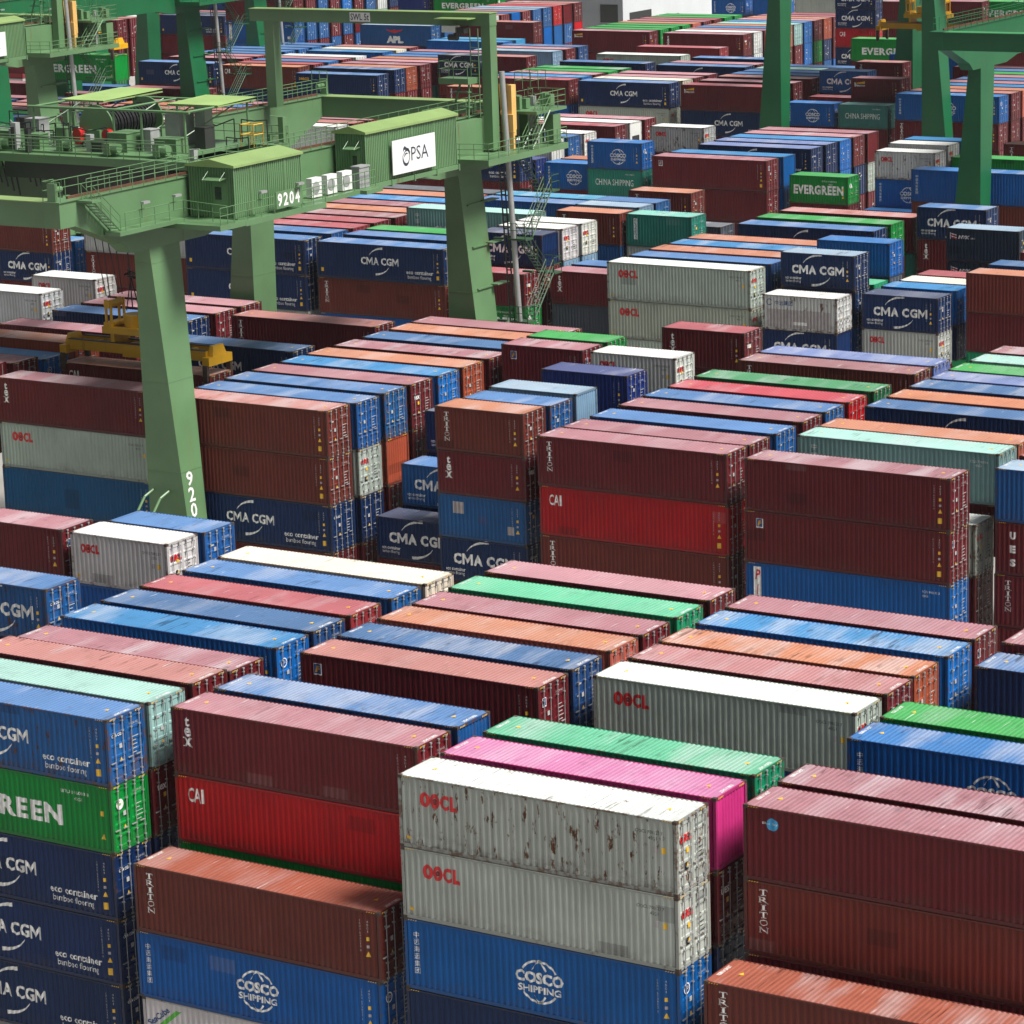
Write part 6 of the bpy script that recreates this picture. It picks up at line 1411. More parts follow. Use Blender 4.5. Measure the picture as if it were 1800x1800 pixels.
# ------------------------------------------------------------------ gantry cranes (all coordinates in metres from the camera's foot, moved by dx, dy)
def mat_crane(name, col, dirt=0.35):
    b = NB(name, 0.38); raw, v, oi = b.coords(13.0)
    c = b.mix(1.0, col, b.ramp(b.noise(v, 0.35, 4.0), 0.25, 0.75, 0.86, 1.12), 'MULTIPLY')
    st = b.noise(b.vscale(v, (1.6, 1.6, 0.12)), 1.0, 5.0, 0.62)
    c = b.mix(b.math('MULTIPLY', b.ramp(st, 0.56, 0.8), dirt), c, (0.16, 0.13, 0.05))
    rs = b.noise(b.vscale(v, (1.1, 1.1, 0.16)), 1.0, 6.0, 0.7)
    c = b.mix(b.math('MULTIPLY', b.ramp(rs, 0.62, 0.74), min(1.0, dirt * 1.9)), c, (0.12, 0.055, 0.02))
    b.l(c, b.b.inputs['Base Color']); return b.m
SAGE = mat_crane('sage_green_crane_paint', srgb(92, 126, 88)); SAGE_LIT = mat_crane('sage_lit_top_paint', srgb(132, 158, 98), 0.2)  # second green is the same paint, lightened to carry light from above
EMER = mat_crane('emerald_crane_paint', srgb(20, 94, 56), 0.12); EMER_LIT = mat_crane('emerald_lit_top_paint', srgb(60, 140, 84), 0.1)  # second emerald is the lit-top copy, overhead light put into its colour
YEL = mat_crane('yellow_crane_paint', srgb(206, 156, 18), 0.6); BUFF = mat_plain('buff_steel', srgb(214, 172, 100), 0.5, 0, .12, 1.5, .25)
DK = mat_plain('dark_steel', (0.03, 0.032, 0.03), 0.5); GALV = mat_plain('galvanised_steel', (0.42, 0.43, 0.43), 0.35, 0.5, .1, 2)
ROPE = mat_plain('black_cable', (0.012, 0.012, 0.014), 0.45); WHT = mat_plain('white_enamel', (0.74, 0.74, 0.74), 0.35, 0, .05); RAILS = mat_plain('rusty_rail', (0.12, 0.05, 0.03), 0.7, 0, .3, 4)
GLASS = mat_plain('dark_window', (0.015, 0.02, 0.02), 0.12); REDP = mat_plain('red_motor', (0.5, 0.02, 0.02), 0.4); GREYB = mat_plain('grey_cabinet', (0.3, 0.31, 0.31), 0.5, 0, .1)
M['slate'] = mat_plain('slate_lettering', (0.025, 0.04, 0.06), 0.5)
STD = mat_plain('stair_paint_sage', srgb(52, 82, 56), 0.5, 0, .15, 2); STE = mat_plain('stair_paint_emerald', srgb(10, 70, 42), 0.5, 0, .15, 2)
GRATE = mat_plain('grating', (0.05, 0.08, 0.055), 0.8)
OX, OY = -127.0, 162.0
def railing(mb, pts, posts=1.25, h=1.05, r=.026, rails=(1.0, .55), toe=False):
    for a, b in zip(pts[:-1], pts[1:]):
        a = Vector(a); b = Vector(b); L = (b - a).length; n = max(1, round(L / posts))
        for i in range(n + 1):
            p = a.lerp(b, i / n); mb.bar(p, p + Vector((0, 0, h)), r, 5)
        for t in rails: mb.bar(a + Vector((0, 0, h * t)), b + Vector((0, 0, h * t)), r, 5)
def stair(mb, a, b, wid, ax, n=None, rail=True):
    """flight from a (top) to b (bottom); width along vector ax"""
    a = Vector(a); b = Vector(b); ax = Vector(ax).normalized() * wid; n = n or max(3, int(abs(a.z - b.z) / .24))
    d = (b - a).normalized()
    for o in (Vector((0, 0, 0)), ax):
        p, q = a + o, b + o; mb.bar(p, q, .055, 4)
        if rail:
            up = Vector((0, 0, .95)); mb.bar(p + up, q + up, .026, 5); mb.bar(p + up * .5, q + up * .5, .022, 5)
            for i in range(4): m_ = p.lerp(q, i / 3); mb.bar(m_, m_ + up, .024, 5)
    fl = Vector((d.x, d.y, 0)).normalized() * .1
    for i in range(1, n):
        c = a.lerp(b, i / n)
        mb.add([c - fl, c + fl, c + fl + ax, c - fl + ax, c - fl + Vector((0, 0, .03)), c + fl + Vector((0, 0, .03)), c + fl + ax + Vector((0, 0, .03)), c - fl + ax + Vector((0, 0, .03))],
               [(0, 3, 2, 1), (4, 5, 6, 7), (0, 1, 5, 4), (1, 2, 6, 5), (2, 3, 7, 6), (3, 0, 4, 7)], 1)
def ribbed_wall(mb, p0, p1, z0, z1, out, pitch=.2, dep=.05):
    p0 = Vector(p0); p1 = Vector(p1); L = (p1 - p0).length; n = max(2, round(L / pitch)); d = (p1 - p0) / n; o = Vector(out) * dep; vs = []
    for i in range(n):
        for t, k in ((0, 0), (.5, 0), (.62, 1), (.88, 1)):
            q = p0 + d * (i + t) + o * k; vs += [(q.x, q.y, z0), (q.x, q.y, z1)]
    vs += [(p1.x, p1.y, z0), (p1.x, p1.y, z1)]
    m = len(vs) // 2; mb.add(vs, [(2 * i, 2 * i + 2, 2 * i + 3, 2 * i + 1) for i in range(m - 1)])
def crane(dx, dy, main, lit_top, label, number, trolley_y=0.0, has_house=True, detail=True, up=0.0):
    dark = STD if main is SAGE else STE
    root = empty('gantry_crane', (OX + dx, OY + dy, 0)); tag(root, label, 'gantry crane', 'gantry cranes standing over the stacks')
    Z = CAMZ
    def T(p): return (p[0] - OX, p[1] - OY, p[2] + Z + (up if p[2] > -28.6 else 0.0))
    class CB(MB):
        def add(s, vs, fs, mi=0): MB.add(s, [T(p) for p in vs], fs, mi)
    def done(mb, name, mat, parent=root): return mb.obj(name, mat, parent)
    GX = ((-118.6, -117.44), (-136.57, -135.41)); ZT = -24.6
    prof = [(137.1, -26.1), (138.4, -26.1), (142.6, -27.75), (143.4, -28.4), (150.5, -28.4), (153.0, -27.9), (174.0, -27.9), (176.5, -28.4), (183.2, -28.4), (184.2, -27.75), (188.2, -26.1), (189.5, -26.1), (189.5, ZT), (137.1, ZT)]
    for x0, x1 in GX:
        mb = CB(); mb.prism(prof, x0, x1, 'x'); g = done(mb, 'girder', main)
        mb = CB(); mb.box(x0 - .08, x1 + .08, 137.0, 189.6, ZT, ZT + .05); done(mb, 'girder_flange', main, g)
        mb = CB(); mb.box((x0 + x1) / 2 - .07, (x0 + x1) / 2 + .07, 138.5, 188.5, ZT + .05, ZT + .2); done(mb, 'trolley_rail', RAILS, g)
    for y0 in (137.15, 188.25):
        mb = CB(); mb.box(-135.41, -118.6, y0, y0 + 1.2, -26.1, ZT - .01); eb = done(mb, 'end_beam', main)
        mb = CB(); mb.box(-135.41, -118.6, y0 - .06, y0 + 1.26, ZT - .01, ZT + .04); done(mb, 'beam_flange', lit_top, eb)
    for sx, (x0, x1) in ((1, GX[0]), (-1, GX[1])):
        for fy in (0, 1):
            ya, yb = (145.0, 147.9) if fy == 0 else (178.8, 181.7)
            za, zb = -28.4, -54.3; k = 1.0
            ybb = yb - (1.6 if fy == 0 else .6); yab = ya
            ou = x1 if sx > 0 else x0; inn = x0 if sx > 0 else x1; ob = ou + sx * 2.7
            top = sorted((inn, ou)); bot = sorted((inn, ob))
            mb = CB()
            mb.hexa([(bot[0], yab, zb), (bot[1], yab, zb), (bot[1], ybb, zb), (bot[0], ybb, zb), (top[0], ya, za), (top[1], ya, za), (top[1], yb, za), (top[0], yb, za)])
            lg = done(mb, 'leg', main)
            mb = CB()
            for zz in (-29.3, -36.5, -42.0):
                t = (za - zz) / (za - zb); e = .012; o_ = ou + (ob - ou) * t; yy = yb + (ybb - yb) * t
                a0, a1 = sorted((inn, o_)); mb.box(a0 - e, a1 + e, ya - e, yy + e, zz - .03, zz + .03)
            done(mb, 'weld_seam', main, lg)
            mb = CB()
            for i in range(4):
                yy = ya - 2.2 + i * 1.9; mb.bar((bot[0] + .6, yy, -54.95), (bot[1] - .6, yy, -54.95), .42, 16)
            mb.box(bot[0] + .3, bot[1] - .3, ya - 3.0, ya + 4.6, -54.7, -54.2); done(mb, 'bogie', main, lg)
    # number on the outer leg face, foot platform of the leg
    if detail:
        for k, ch in enumerate(number):
            s = Sign(); s.text(ch, 0, 0, .88, 'white', .6, .02)
            zc = (-42.9 if number[1] == '2' else -41.6) - k * .97
            def fn(a, b, zc=zc): zz = zc + b; xf = -117.44 + 2.7 * (-28.4 - zz) / 25.9; return T((xf + .02, 145.42 + (-44 - zc) * .0 + a, zz))
            link('leg_number', s.flat_mesh(fn), root)
        mb = CB()
        for xx in (-118.2, -117.0): mb.bar((xx, 144.95, -43.2), (xx - .1, 144.2, -43.5), .085, 8); mb.bar((xx - .1, 144.2, -43.5), (xx - .1, 141.4, -46.4), .085, 8)
        mb.bar((-117.2, 144.95, -46.4), (-117.3, 142.0, -46.6), .09, 8); mb.box(-119.2, -116.9, 141.0, 144.9, -46.75, -46.65)
        railing(mb, [(-119.1, 144.6, -46.65), (-119.1, 141.1, -46.65), (-117.0, 141.1, -46.65)], 1.2, 1.5); done(mb, 'leg_platform', main)
    # walkways along both girders
    mb = CB(); mb.box(-117.36, -116.2, 140.9, 147.0, -27.0, -26.75); mb.box(-117.36, -116.25, 138.6, 139.4, -24.75, -24.62); done(mb, 'walkway', main)
    mb = CB(); railing(mb, [(-116.25, 141.5, -26.75), (-116.25, 147.0, -26.75), (-113.0, 147.0, -26.95)]); railing(mb, [(-117.35, 139.5, ZT + .05), (-117.35, 150.0, ZT + .05)], 1.1); railing(mb, [(-118.7, 138.0, ZT + .05), (-118.7, 188.0, ZT + .05)], 1.2)
    railing(mb, [(-117.4, 137.2, ZT), (-118.7, 137.2, ZT), (-118.7, 138.2, ZT)], .7, 1.2); railing(mb, [(-117.35, 156.0, ZT + .05), (-117.35, 164.0, ZT + .05)], 1.1); railing(mb, [(-117.35, 174.5, ZT + .05), (-117.35, 188.6, ZT + .05)], 1.1); done(mb, 'railing', main)
    mb = CB(); railing(mb, [(-135.35, 138.0, ZT + .05), (-135.35, 188.8, ZT + .05)], 1.2); railing(mb, [(-136.7, 138.0, ZT + .05), (-136.7, 188.8, ZT + .05)], 1.2); railing(mb, [(-136.7, 188.9, ZT + .3), (-135.3, 188.9, ZT + .3)], .7, 1.5); done(mb, 'railing', main)
    mb = CB(); stair(mb, (-117.3, 138.95, -24.65), (-117.3, 141.4, -26.8), .75, (1, 0, 0), 10); done(mb, 'stair', [main, GRATE])
    mb = CB(); mb.bar((-118.0, 137.3, -23.9), (-118.0, 138.0, -23.9), .17, 10); mb.box(-118.3, -117.7, 137.12, 137.35, ZT, -23.5); done(mb, 'buffer', main)
    mb = CB(); mb.bar((-136.0, 189.3, -23.9), (-136.0, 188.5, -23.9), .17, 10); mb.box(-136.3, -135.7, 189.3, 189.5, ZT, -23.4); done(mb, 'buffer', main)
    for y0 in (143.0, 146.0, 150.2, 154.0):
        mb = CB(); q = (-116.2, y0, -26.75) if y0 < 147.0 else (-113.0, y0, -26.95)
        mb.bar((q[0], q[1], q[2] + .6), (q[0], q[1], q[2] + 1.35), .03, 5); mb.bar((q[0], q[1], q[2] + 1.35), (q[0] + .25, q[1] + .1, q[2] + 1.5), .03, 5); mb.box(q[0] + .15, q[0] + .42, q[1] - .3, q[1] + .3, q[2] + 1.42, q[2] + 1.56, 1)
        mb.obj('floodlight', [main, GALV], root)
    # machinery houses on the outer side of the front girder
    def house(xa, xb, y0, y1, zf, zr, sign):
        mb = CB()
        ribbed_wall(mb, (xb, y0, 0), (xb, y1, 0), zf, zr, (-1, 0, 0)); ribbed_wall(mb, (xa, y0, 0), (xb, y0, 0), zf, zr, (0, 1, 0)); ribbed_wall(mb, (xb, y1, 0), (xa, y1, 0), zf, zr, (0, -1, 0)); ribbed_wall(mb, (xa, y1, 0), (xa, y0, 0), zf, zr, (1, 0, 0))
        for yy in [y0 + (y1 - y0) * i / 4 for i in range(5)]: mb.box(xb - .02, xb + .025, yy - .05, yy + .05, zf, zr)
        h = done(mb, 'machinery_house', main)
        mb = CB(); xm = (xa + xb) / 2; o = .14
        mb.prism([(xa - o, zr - .06), (xb + o, zr - .06), (xb + o, zr + .08), (xm, zr + .42), (xa - o, zr + .08)], y0 - o, y1 + o, 'y'); done(mb, 'roof', lit_top, h)
        mb = CB(); mb.box(xa + (xb - xa) * .52, xa + (xb - xa) * .82, y0 - .03, y0 + .02, zf + .05, zf + 2.15); dr = done(mb, 'door', main, h)
        mb = CB(); mb.box(xa + (xb - xa) * .58, xa + (xb - xa) * .72, y0 - .05, y0 - .025, zf + 1.1, zf + 1.85); done(mb, 'window', GLASS, dr)
        mb = CB(); c = xa + (xb - xa) * .45; e = xa + (xb - xa) * .85
        mb.hexa([(c, y0 - .75, zf + 2.3), (e, y0 - .75, zf + 2.3), (e, y0 - .02, zf + 2.4), (c, y0 - .02, zf + 2.4), (c, y0 - .75, zf + 2.34), (e, y0 - .75, zf + 2.34), (e, y0 - .02, zf + 2.44), (c, y0 - .02, zf + 2.44)])
        for q in (c + .05, e - .05): mb.bar((q, y0 - .7, zf + 2.34), (q, y0 - .03, zf + 2.85), .022, 5)
        done(mb, 'door_canopy', main, h)
        mb = CB(); mb.box(xa - .15, xb + .15, y0 - .1, y1 + .1, zf - .32, zf - .02)
        for i in range(5): yy = y0 + (y1 - y0) * i / 4; mb.box(xb - .5, xb + .2, yy - .06, yy + .06, zf - .42, zf + .02)
        done(mb, 'house_floor', main, h)
        return h
    if has_house:
        h1 = house(-117.2, -113.8, 148.84, 155.65, -26.95, -23.85, None)
        h2 = house(-117.2, -114.84, 164.15, 174.75, -27.0, -23.7, 'port')
        mb = CB(); mb.box(-114.6, -114.54, 166.75, 171.75, -26.72, -24.5); sg = done(mb, 'company_sign', WHT, h2)
        s = Sign(); s.text('PSA', 2.15, .7, .9, 'slate', 2.0, .0)
        s.poly([(1.2, 1.35), (1.25, 1.62), (1.42, 1.75), (1.62, 1.62), (1.85, 1.55), (2.02, 1.32), (1.98, 1.12), (1.88, 1.3), (1.7, 1.4), (1.45, 1.35), (1.22, 1.1), (1.3, 1.3), (1.5, 1.48), (1.35, 1.5)], 'slate')
        s.arc(1.55, 1.02, .38, .5, 160, 345, .13, 'slate', 12, lambda t: .35 + 1.2 * math.sin(math.pi * t) ** 1.5); s.arc(1.62, .95, .28, .3, 60, 170, .1, 'slate', 8, lambda t: .3 + .8 * math.sin(math.pi * t))
        s.arc(1.5, 1.0, .44, .55, -20, 60, .06, 'slate', 8)
        link('sign_lettering', s.flat_mesh(lambda a, b: T((-114.535, 166.75 + a, -26.72 + b))), sg)
        # number board on the walkway
        mb = CB(); mb.box(-112.98, -112.92, 151.8, 154.4, -26.75, -25.72); nb = done(mb, 'number_board', main)
        s = Sign()
        for k, ch in enumerate(number): s.text(ch, .14 + k * .6, .12, .8, 'white', .46, .03)
        link('board_number', s.flat_mesh(lambda a, b: T((-112.91, 151.8 + a, -26.75 + b))), nb)
        mb = CB(); mb.box(-113.6, -112.95, 148.72, 157.0, -27.35, -27.02); mb.box(-117.3, -112.95, 146.2, 148.7, -27.3, -27.0); mb.box(-117.3, -114.0, 156.0, 164.0, -27.3, -27.02); mb.box(-113.98, -113.5, 162.2, 164.0, -27.3, -27.05); done(mb, 'walkway', main)
        mb = CB(); railing(mb, [(-113.0, 146.3, -27.0), (-113.0, 151.7, -27.0)]); railing(mb, [(-113.0, 154.5, -27.0), (-113.0, 157.0, -27.0)]); railing(mb, [(-114.05, 157.0, -27.0), (-114.05, 164.0, -27.0)]); done(mb, 'railing', main)
        for i in range(3):
            mb = CB(); y0 = 157.7 + i * 1.65; mb.box(-114.95, -114.5, y0, y0 + 1.05, -26.95, -25.75); ac = done(mb, 'air_conditioner', WHT)
            mb = CB(); mb.bar((-114.5, y0 + .42, -26.35), (-114.47, y0 + .42, -26.35), .38, 18); done(mb, 'fan', GREYB, ac)
        mb = CB(); mb.box(-114.9, -114.3, 162.6, 163.7, -27.0, -25.7); mb.box(-114.95, -114.25, 162.55, 163.75, -25.7, -25.6); done(mb, 'electrical_cabinet', GREYB)
    # platform and gear at the far right leg
    mb = CB(); mb.box(-117.3, -113.9, 177.2, 187.6, -27.45, -27.05); mb.box(-117.3, -114.2, 184.0, 188.0, -24.75, -24.55); mb.box(-117.35, -116.75, 177.2, 181.0, -27.05, -24.7); done(mb, 'service_platform', main)
    mb = CB(); railing(mb, [(-117.0, 176.6, -27.05), (-113.95, 177.3, -27.05), (-113.95, 187.5, -27.05), (-117.2, 187.5, -27.05)], 1.2, 1.1, .028, (1, .66, .33))
    railing(mb, [(-114.25, 183.9, -24.55), (-114.25, 187.9, -24.55), (-117.3, 187.9, -24.55)], 1.0, 1.2, .028, (1, .66, .33)); railing(mb, [(-115.5, 185.4, -23.3), (-115.5, 187.4, -23.3), (-116.8, 187.4, -23.3), (-116.8, 185.4, -23.3), (-115.5, 185.4, -23.3)], 1.0, 1.3); done(mb, 'railing', main)
    mb = CB(); stair(mb, (-114.9, 185.6, -24.6), (-114.9, 183.2, -27.0), .8, (1, 0, 0), 9); mb.box(-115.0, -114.3, 186.3, 187.3, -27.0, -25.0); mb.box(-116.9, -116.2, 186.0, 187.2, -27.0, -24.9); done(mb, 'stair', [main, GRATE])
    rr = random.Random(7)
    for i in range(13):
        mb = CB(); yy = 184.2 + rr.random() * 3.2; xx = -116.9 + rr.random() * 2.4; zz = rr.choice([-24.5, -27.0]); a = .2 + rr.random() * .3
        mb.box(xx, xx + a, yy, yy + a * 1.3, zz, zz + .5 + rr.random() * .7); done(mb, 'junction_box', [main, GREYB, main][i % 3])
    for (x0, y0, z0, x1, y1, z1) in ((-116.9, 183.2, -26.9, -115.4, 183.5, -22.6), (-116.6, 182.5, -27.0, -115.2, 182.7, -24.6)):
        mb = CB()
        if z1 > -24:
            mb.box(x0, x1, y0, y0 + .08, z0 + 1.2, z1); mb.box(x1 - .34, x1, y0 - .5, y0, z0 + .8, z1); mb.box(x0, x0 + .08, y0 - .4, y0, z0 + 1.2, z1); mb.box(x0 + .2, x1 - .4, y0 - .12, y0, z0 + 2.6, z0 + 2.75); mb.bar((x0 + .1, y0 - .7, z0 + 1.0), (x1 - .3, y0 - .4, z1 - .2), .06, 5)
        else: mb.box(x0, x1, y0, y1, z0, z1); mb.box(x0 - .03, x1 + .03, y0 - .03, y1, (z0 + z1) / 2 - .02, (z0 + z1) / 2 + .02)
        done(mb, 'buff_panel', BUFF)
    # cable mast, ladder and stair tower behind the far right leg
    mb = CB(); mb.bar((-115.75, 182.1, -21.6), (-114.2, 182.1, -54.0), .2, 14); done(mb, 'cable_mast', GALV)
    mb = CB()
    for k in range(2): mb.bar((-116.5 + k * .34, 182.05, -20.5), (-114.95 + k * .34, 182.05, -54.0), .06, 5)
    for i in range(70): t = i / 70; mb.bar((-116.5 + 1.55 * t, 182.05, -20.5 - 33.5 * t), (-116.16 + 1.55 * t, 182.05, -20.5 - 33.5 * t), .045, 4)
    done(mb, 'cable_chain', DK)
    mb = CB()
    for i in range(7):
        zz = -30.6 - i * 2.9; xx = -117.44 + 2.7 * (-28.4 - zz) / 25.9
        mb.box(xx, xx + .12, 179.4, 182.6, zz, zz + .1); mb.box(xx - .1, xx + .55, 181.2, 182.7, zz + .1, zz + .18)
    done(mb, 'cable_bracket', main)
    mb = CB(); zs = -27.3; k = 0
    while zs > -53:
        a, b = ((-115.5, 182.9), (-115.5, 185.6)) if k % 2 == 0 else ((-114.8, 185.6), (-114.8, 182.9))
        stair(mb, (a[0], a[1], zs), (b[0], b[1], zs - 2.9), .6, (1, 0, 0), 11); y0 = b[1] if k % 2 == 0 else b[1] - 1.0
        mb.box(-115.6, -114.1, y0, y0 + 1.0, zs - 3.02, zs - 2.9); railing(mb, [(-115.55, y0 + (1.0 if k % 2 == 0 else 0), zs - 2.9), (-114.15, y0 + (1.0 if k % 2 == 0 else 0), zs - 2.9)], .9)
        railing(mb, [(-114.15, y0, zs - 2.9), (-114.15, y0 + 1.0, zs - 2.9)], .9); mb.box(-116.9, -116.1, y0 + .2, y0 + .5, zs - 3.05, zs - 2.92)
        zs -= 2.9; k += 1
    done(mb, 'stair_tower', [dark, GRATE])
    # service frame with the 5 t beam over the far end
    mb = CB(); zb = -17.6
    mb.box(-135.0, -134.2, 181.03, 181.87, ZT + .05, zb - .85); mb.box(-115.93 - .72, -115.93, 181.03, 181.87, -26.9, zb - .85); mb.box(-136.2, -115.9, 181.0, 181.9, zb - .85, zb); sf = done(mb, 'service_frame', main)
    mb = CB(); mb.box(-136.25, -115.85, 180.94, 181.96, zb + .003, zb + .05); done(mb, 'frame_flange', lit_top, sf)
    if detail:
        mb = CB(); mb.box(-127.45, -125.75, 180.95, 180.99, zb - .72, zb - .08); ls = done(mb, 'load_sign', WHT, sf)
        s = Sign(); s.text('SWL 5t', .08, .1, .46, 'black', 1.55, .012); link('sign_lettering', s.flat_mesh(lambda a, b: T((-127.45 + a, 180.945, zb - .72 + b))), ls)
    mb = CB(); mb.box(-119.7, -117.0, 179.9, 181.0, zb - .35, zb - .28); done(mb, 'hoist_canopy', lit_top, sf)
    mb = CB(); mb.box(-119.3, -118.2, 180.2, 180.8, zb - 1.25, zb - .8, 0); mb.bar((-118.9, 180.5, zb - 1.6), (-118.2, 180.5, zb - 1.6), .22, 10, 1); mb.box(-118.1, -117.5, 180.2, 180.8, zb - 1.3, zb - .9, 1); mb.obj('hoist', [WHT, DK], sf)
    mb = CB(); mb.box(-119.3, -116.9, 179.6, 180.9, -22.3, -21.9); railing(mb, [(-116.95, 179.65, -21.9), (-119.25, 179.65, -21.9), (-119.25, 180.85, -21.9)], 1.1, 1.15)
    for xx in (-117.4, -116.75):
        mb.bar((xx, 180.8, -24.6), (xx, 180.8, -18.6), .04, 5)
    for i in range(12): mb.bar((-117.4, 180.8, -24.4 + i * .45), (-116.75, 180.8, -24.4 + i * .45), .03, 4)
    mb.bar((-118.6, 180.0, -24.6), (-117.8, 180.2, -21.95), .08, 5); mb.bar((-117.2, 180.0, -24.6), (-117.2, 180.2, -21.95), .08, 5)
    for zz in (-22.9, -23.9): mb.box(-118.4, -117.1, 179.9, 180.3, zz, zz + .08)
    done(mb, 'lookout_platform', main, sf)
    # trolley
    ty = trolley_y
    mb = CB(); mb.box(-136.5, -117.6, 149.6 + ty, 151.0 + ty, -24.35, -23.85); mb.box(-136.5, -117.6, 158.4 + ty, 159.6 + ty, -24.35, -23.85); mb.box(-134.5, -119.3, 150.4 + ty, 158.8 + ty, -23.85, -23.72)
    tr = done(mb, 'trolley', main)
    for sx in (-136.0, -118.05):
        for yy in (150.3, 159.0):
            mb = CB(); mb.bar((sx - .12, yy + ty, -24.15), (sx + .12, yy + ty, -24.15), .34, 16); done(mb, 'trolley_wheel', DK, tr)
    mb = CB(); mb.box(-133.8, -120.6, 151.2 + ty, 158.2 + ty, -25.6, -24.37); mb.box(-130.8, -123.0, 151.6 + ty, 157.8 + ty, -26.6, -25.6); done(mb, 'trolley_underframe', DK, tr)
    mb = CB(); cz = -22.4; cx = -127.6; ya, yb = 153.0 + ty, 158.0 + ty
    mb.bar((cx, ya + .1, cz), (cx, yb, cz), .85, 28)
    for i in range(22): yy = ya + .25 + i * .21; mb.bar((cx, yy, cz), (cx, yy + .15, cz), .93 + .05 * (i % 3), 22)
    dr = done(mb, 'cable_drum', ROPE, tr)
    mb = CB(); mb.bar((cx, ya, cz), (cx, ya + .12, cz), 1.35, 32); mb.bar((cx, yb, cz), (cx, yb + .12, cz), 1.35, 32); mb.box(cx - .5, cx + .5, ya - .3, ya, cz - 1.3, cz - .2); done(mb, 'drum_flange', main, dr)
    for xx in (cx - 1.25, cx + 1.1):
        mb = CB(); mb.bar((xx, ya - .45, cz - .45), (xx, ya - .02, cz - .45), .34, 16); mb.bar((xx, ya - .4, cz - .9), (xx, ya - .05, cz - .9), .3, 14); done(mb, 'motor', REDP, tr)
    for (cx0, cx1, cy0, cy1, zz) in ((-132.3, -128.8, 155.3, 161.4, -21.1), (-123.6, -119.6, 155.2, 159.2, -21.1)):
        mb = CB(); n = 28; vs = []
        for i in range(2 * n + 1):
            x = cx0 + (cx1 - cx0) * i / (2 * n); d = .04 * (i % 2); vs += [(x, cy0 + ty, zz + d), (x, cy1 + ty, zz + d + .12)]
        mb.add(vs, [(2 * i, 2 * i + 2, 2 * i + 3, 2 * i + 1) for i in range(2 * n)]); mb.box(cx0, cx1, cy0 + ty + .02, cy1 + ty - .02, zz - .1, zz - .02); done(mb, 'canopy', lit_top, tr)
    mb = CB()
    for xx in (-132.0, -129.0, -125.5, -123.3, -119.9):
        for yy in (152.2, 158.6): mb.bar((xx, yy + ty, -23.8), (xx, yy + ty, -21.15), .085, 6)
    for yy in (152.2, 158.6): mb.bar((-132.4, yy + ty, -21.2), (-119.5, yy + ty, -21.2), .1, 5)
    for xx in (-132.0, -119.9, -125.5): mb.bar((xx, 152.2 + ty, -21.2), (xx, 158.6 + ty, -21.2), .08, 5)
    done(mb, 'canopy_frame', main, tr)
    gear = [(-134.6, -133.0, 151.2, 152.4, 1.0, main), (-133.9, -132.8, 153.6, 154.6, 1.5, GREYB), (-131.6, -130.6, 151.0, 151.9, .9, main), (-125.4, -123.9, 151.4, 153.2, 1.15, main), (-124.0, -122.9, 155.4, 157.0, 1.9, GREYB),
            (-122.4, -121.6, 156.4, 157.2, 2.3, GREYB), (-121.9, -120.2, 151.6, 152.8, .9, main), (-120.9, -120.1, 154.4, 155.4, 1.3, DK), (-130.2, -129.5, 152.2, 152.9, 1.2, main), (-123.6, -122.8, 152.4, 153.3, 1.3, GREYB), (-126.4, -125.6, 151.0, 151.6, .7, DK), (-135.6, -134.9, 154.6, 155.6, 1.4, DK)]
    for (a, b, c, d, h, mt) in gear:
        mb = CB(); mb.box(a, b, c + ty, d + ty, -23.72, -23.72 + h); mb.box(a - .04, b + .04, c + ty - .04, d + ty + .04, -23.72 + h, -23.67 + h); done(mb, 'equipment_cabinet', mt, tr)
    for (a, c) in ((-133.6, 150.6), (-128.8, 150.9), (-124.6, 150.4), (-120.9, 150.6), (-132.6, 156.4)):
        mb = CB(); mb.bar((a, c + ty, -23.3), (a + .9, c + ty, -23.3), .3, 12); mb.box(a - .1, a + .4, c - .35 + ty, c + .35 + ty, -23.72, -23.0); done(mb, 'gear_motor', main, tr)
    mb = CB(); railing(mb, [(-136.6, 149.5 + ty, -23.85), (-117.6, 149.5 + ty, -23.85)], 1.3); railing(mb, [(-136.6, 159.7 + ty, -23.85), (-117.6, 159.7 + ty, -23.85)], 1.3); railing(mb, [(-136.6, 149.5 + ty, -23.85), (-136.6, 159.7 + ty, -23.85)], 1.3); done(mb, 'railing', main, tr)
    mb = CB(); rz = random.Random(4)
    for i in range(26):
        x0 = rz.uniform(-136, -118.5); y0 = rz.uniform(149.8, 159.4) + ty; x1 = x0 + rz.uniform(-3, 3); x1 = max(-136.3, min(-118, x1)); zt = rz.uniform(-23.6, -21.9)
        pts = [(x0, y0, -23.7), (x0, y0, zt), ((x0 + x1) / 2, y0 + .2, zt - rz.uniform(.0, .5)), (x1, y0 + .3, zt), (x1, y0 + .3, -23.7)]
        for p, q in zip(pts[:-1], pts[1:]): mb.bar(p, q, .04, 5)
    for i in range(14): yy = 151.0 + i * .55 + ty; mb.bar((-134.4, yy, -24.4), (-134.2, yy + .3, -26.0 - (i % 4) * .35), .06, 5)
    done(mb, 'loose_cable', ROPE, tr)
    rq = random.Random(11)
    for i in range(16):
        mb = CB(); xx = -136.3 + rq.random() * 18.2; yy = (150.0 + rq.random() * 1.6 if i % 2 else 157.6 + rq.random() * 1.8) + ty; h = .5 + rq.random() * 1.3; a = .18 + rq.random() * .3
        mb.box(xx, xx + a, yy, yy + a, -23.8, -23.8 + h); mb.bar((xx + a / 2, yy, -23.8 + h), (xx + a / 2 + rq.uniform(-1.5, 1.5), yy + rq.uniform(-.6, .6), -23.7 + h), .035, 5); done(mb, 'junction_box', [main, GREYB, main, DK][i % 4], tr)
    mb = CB()
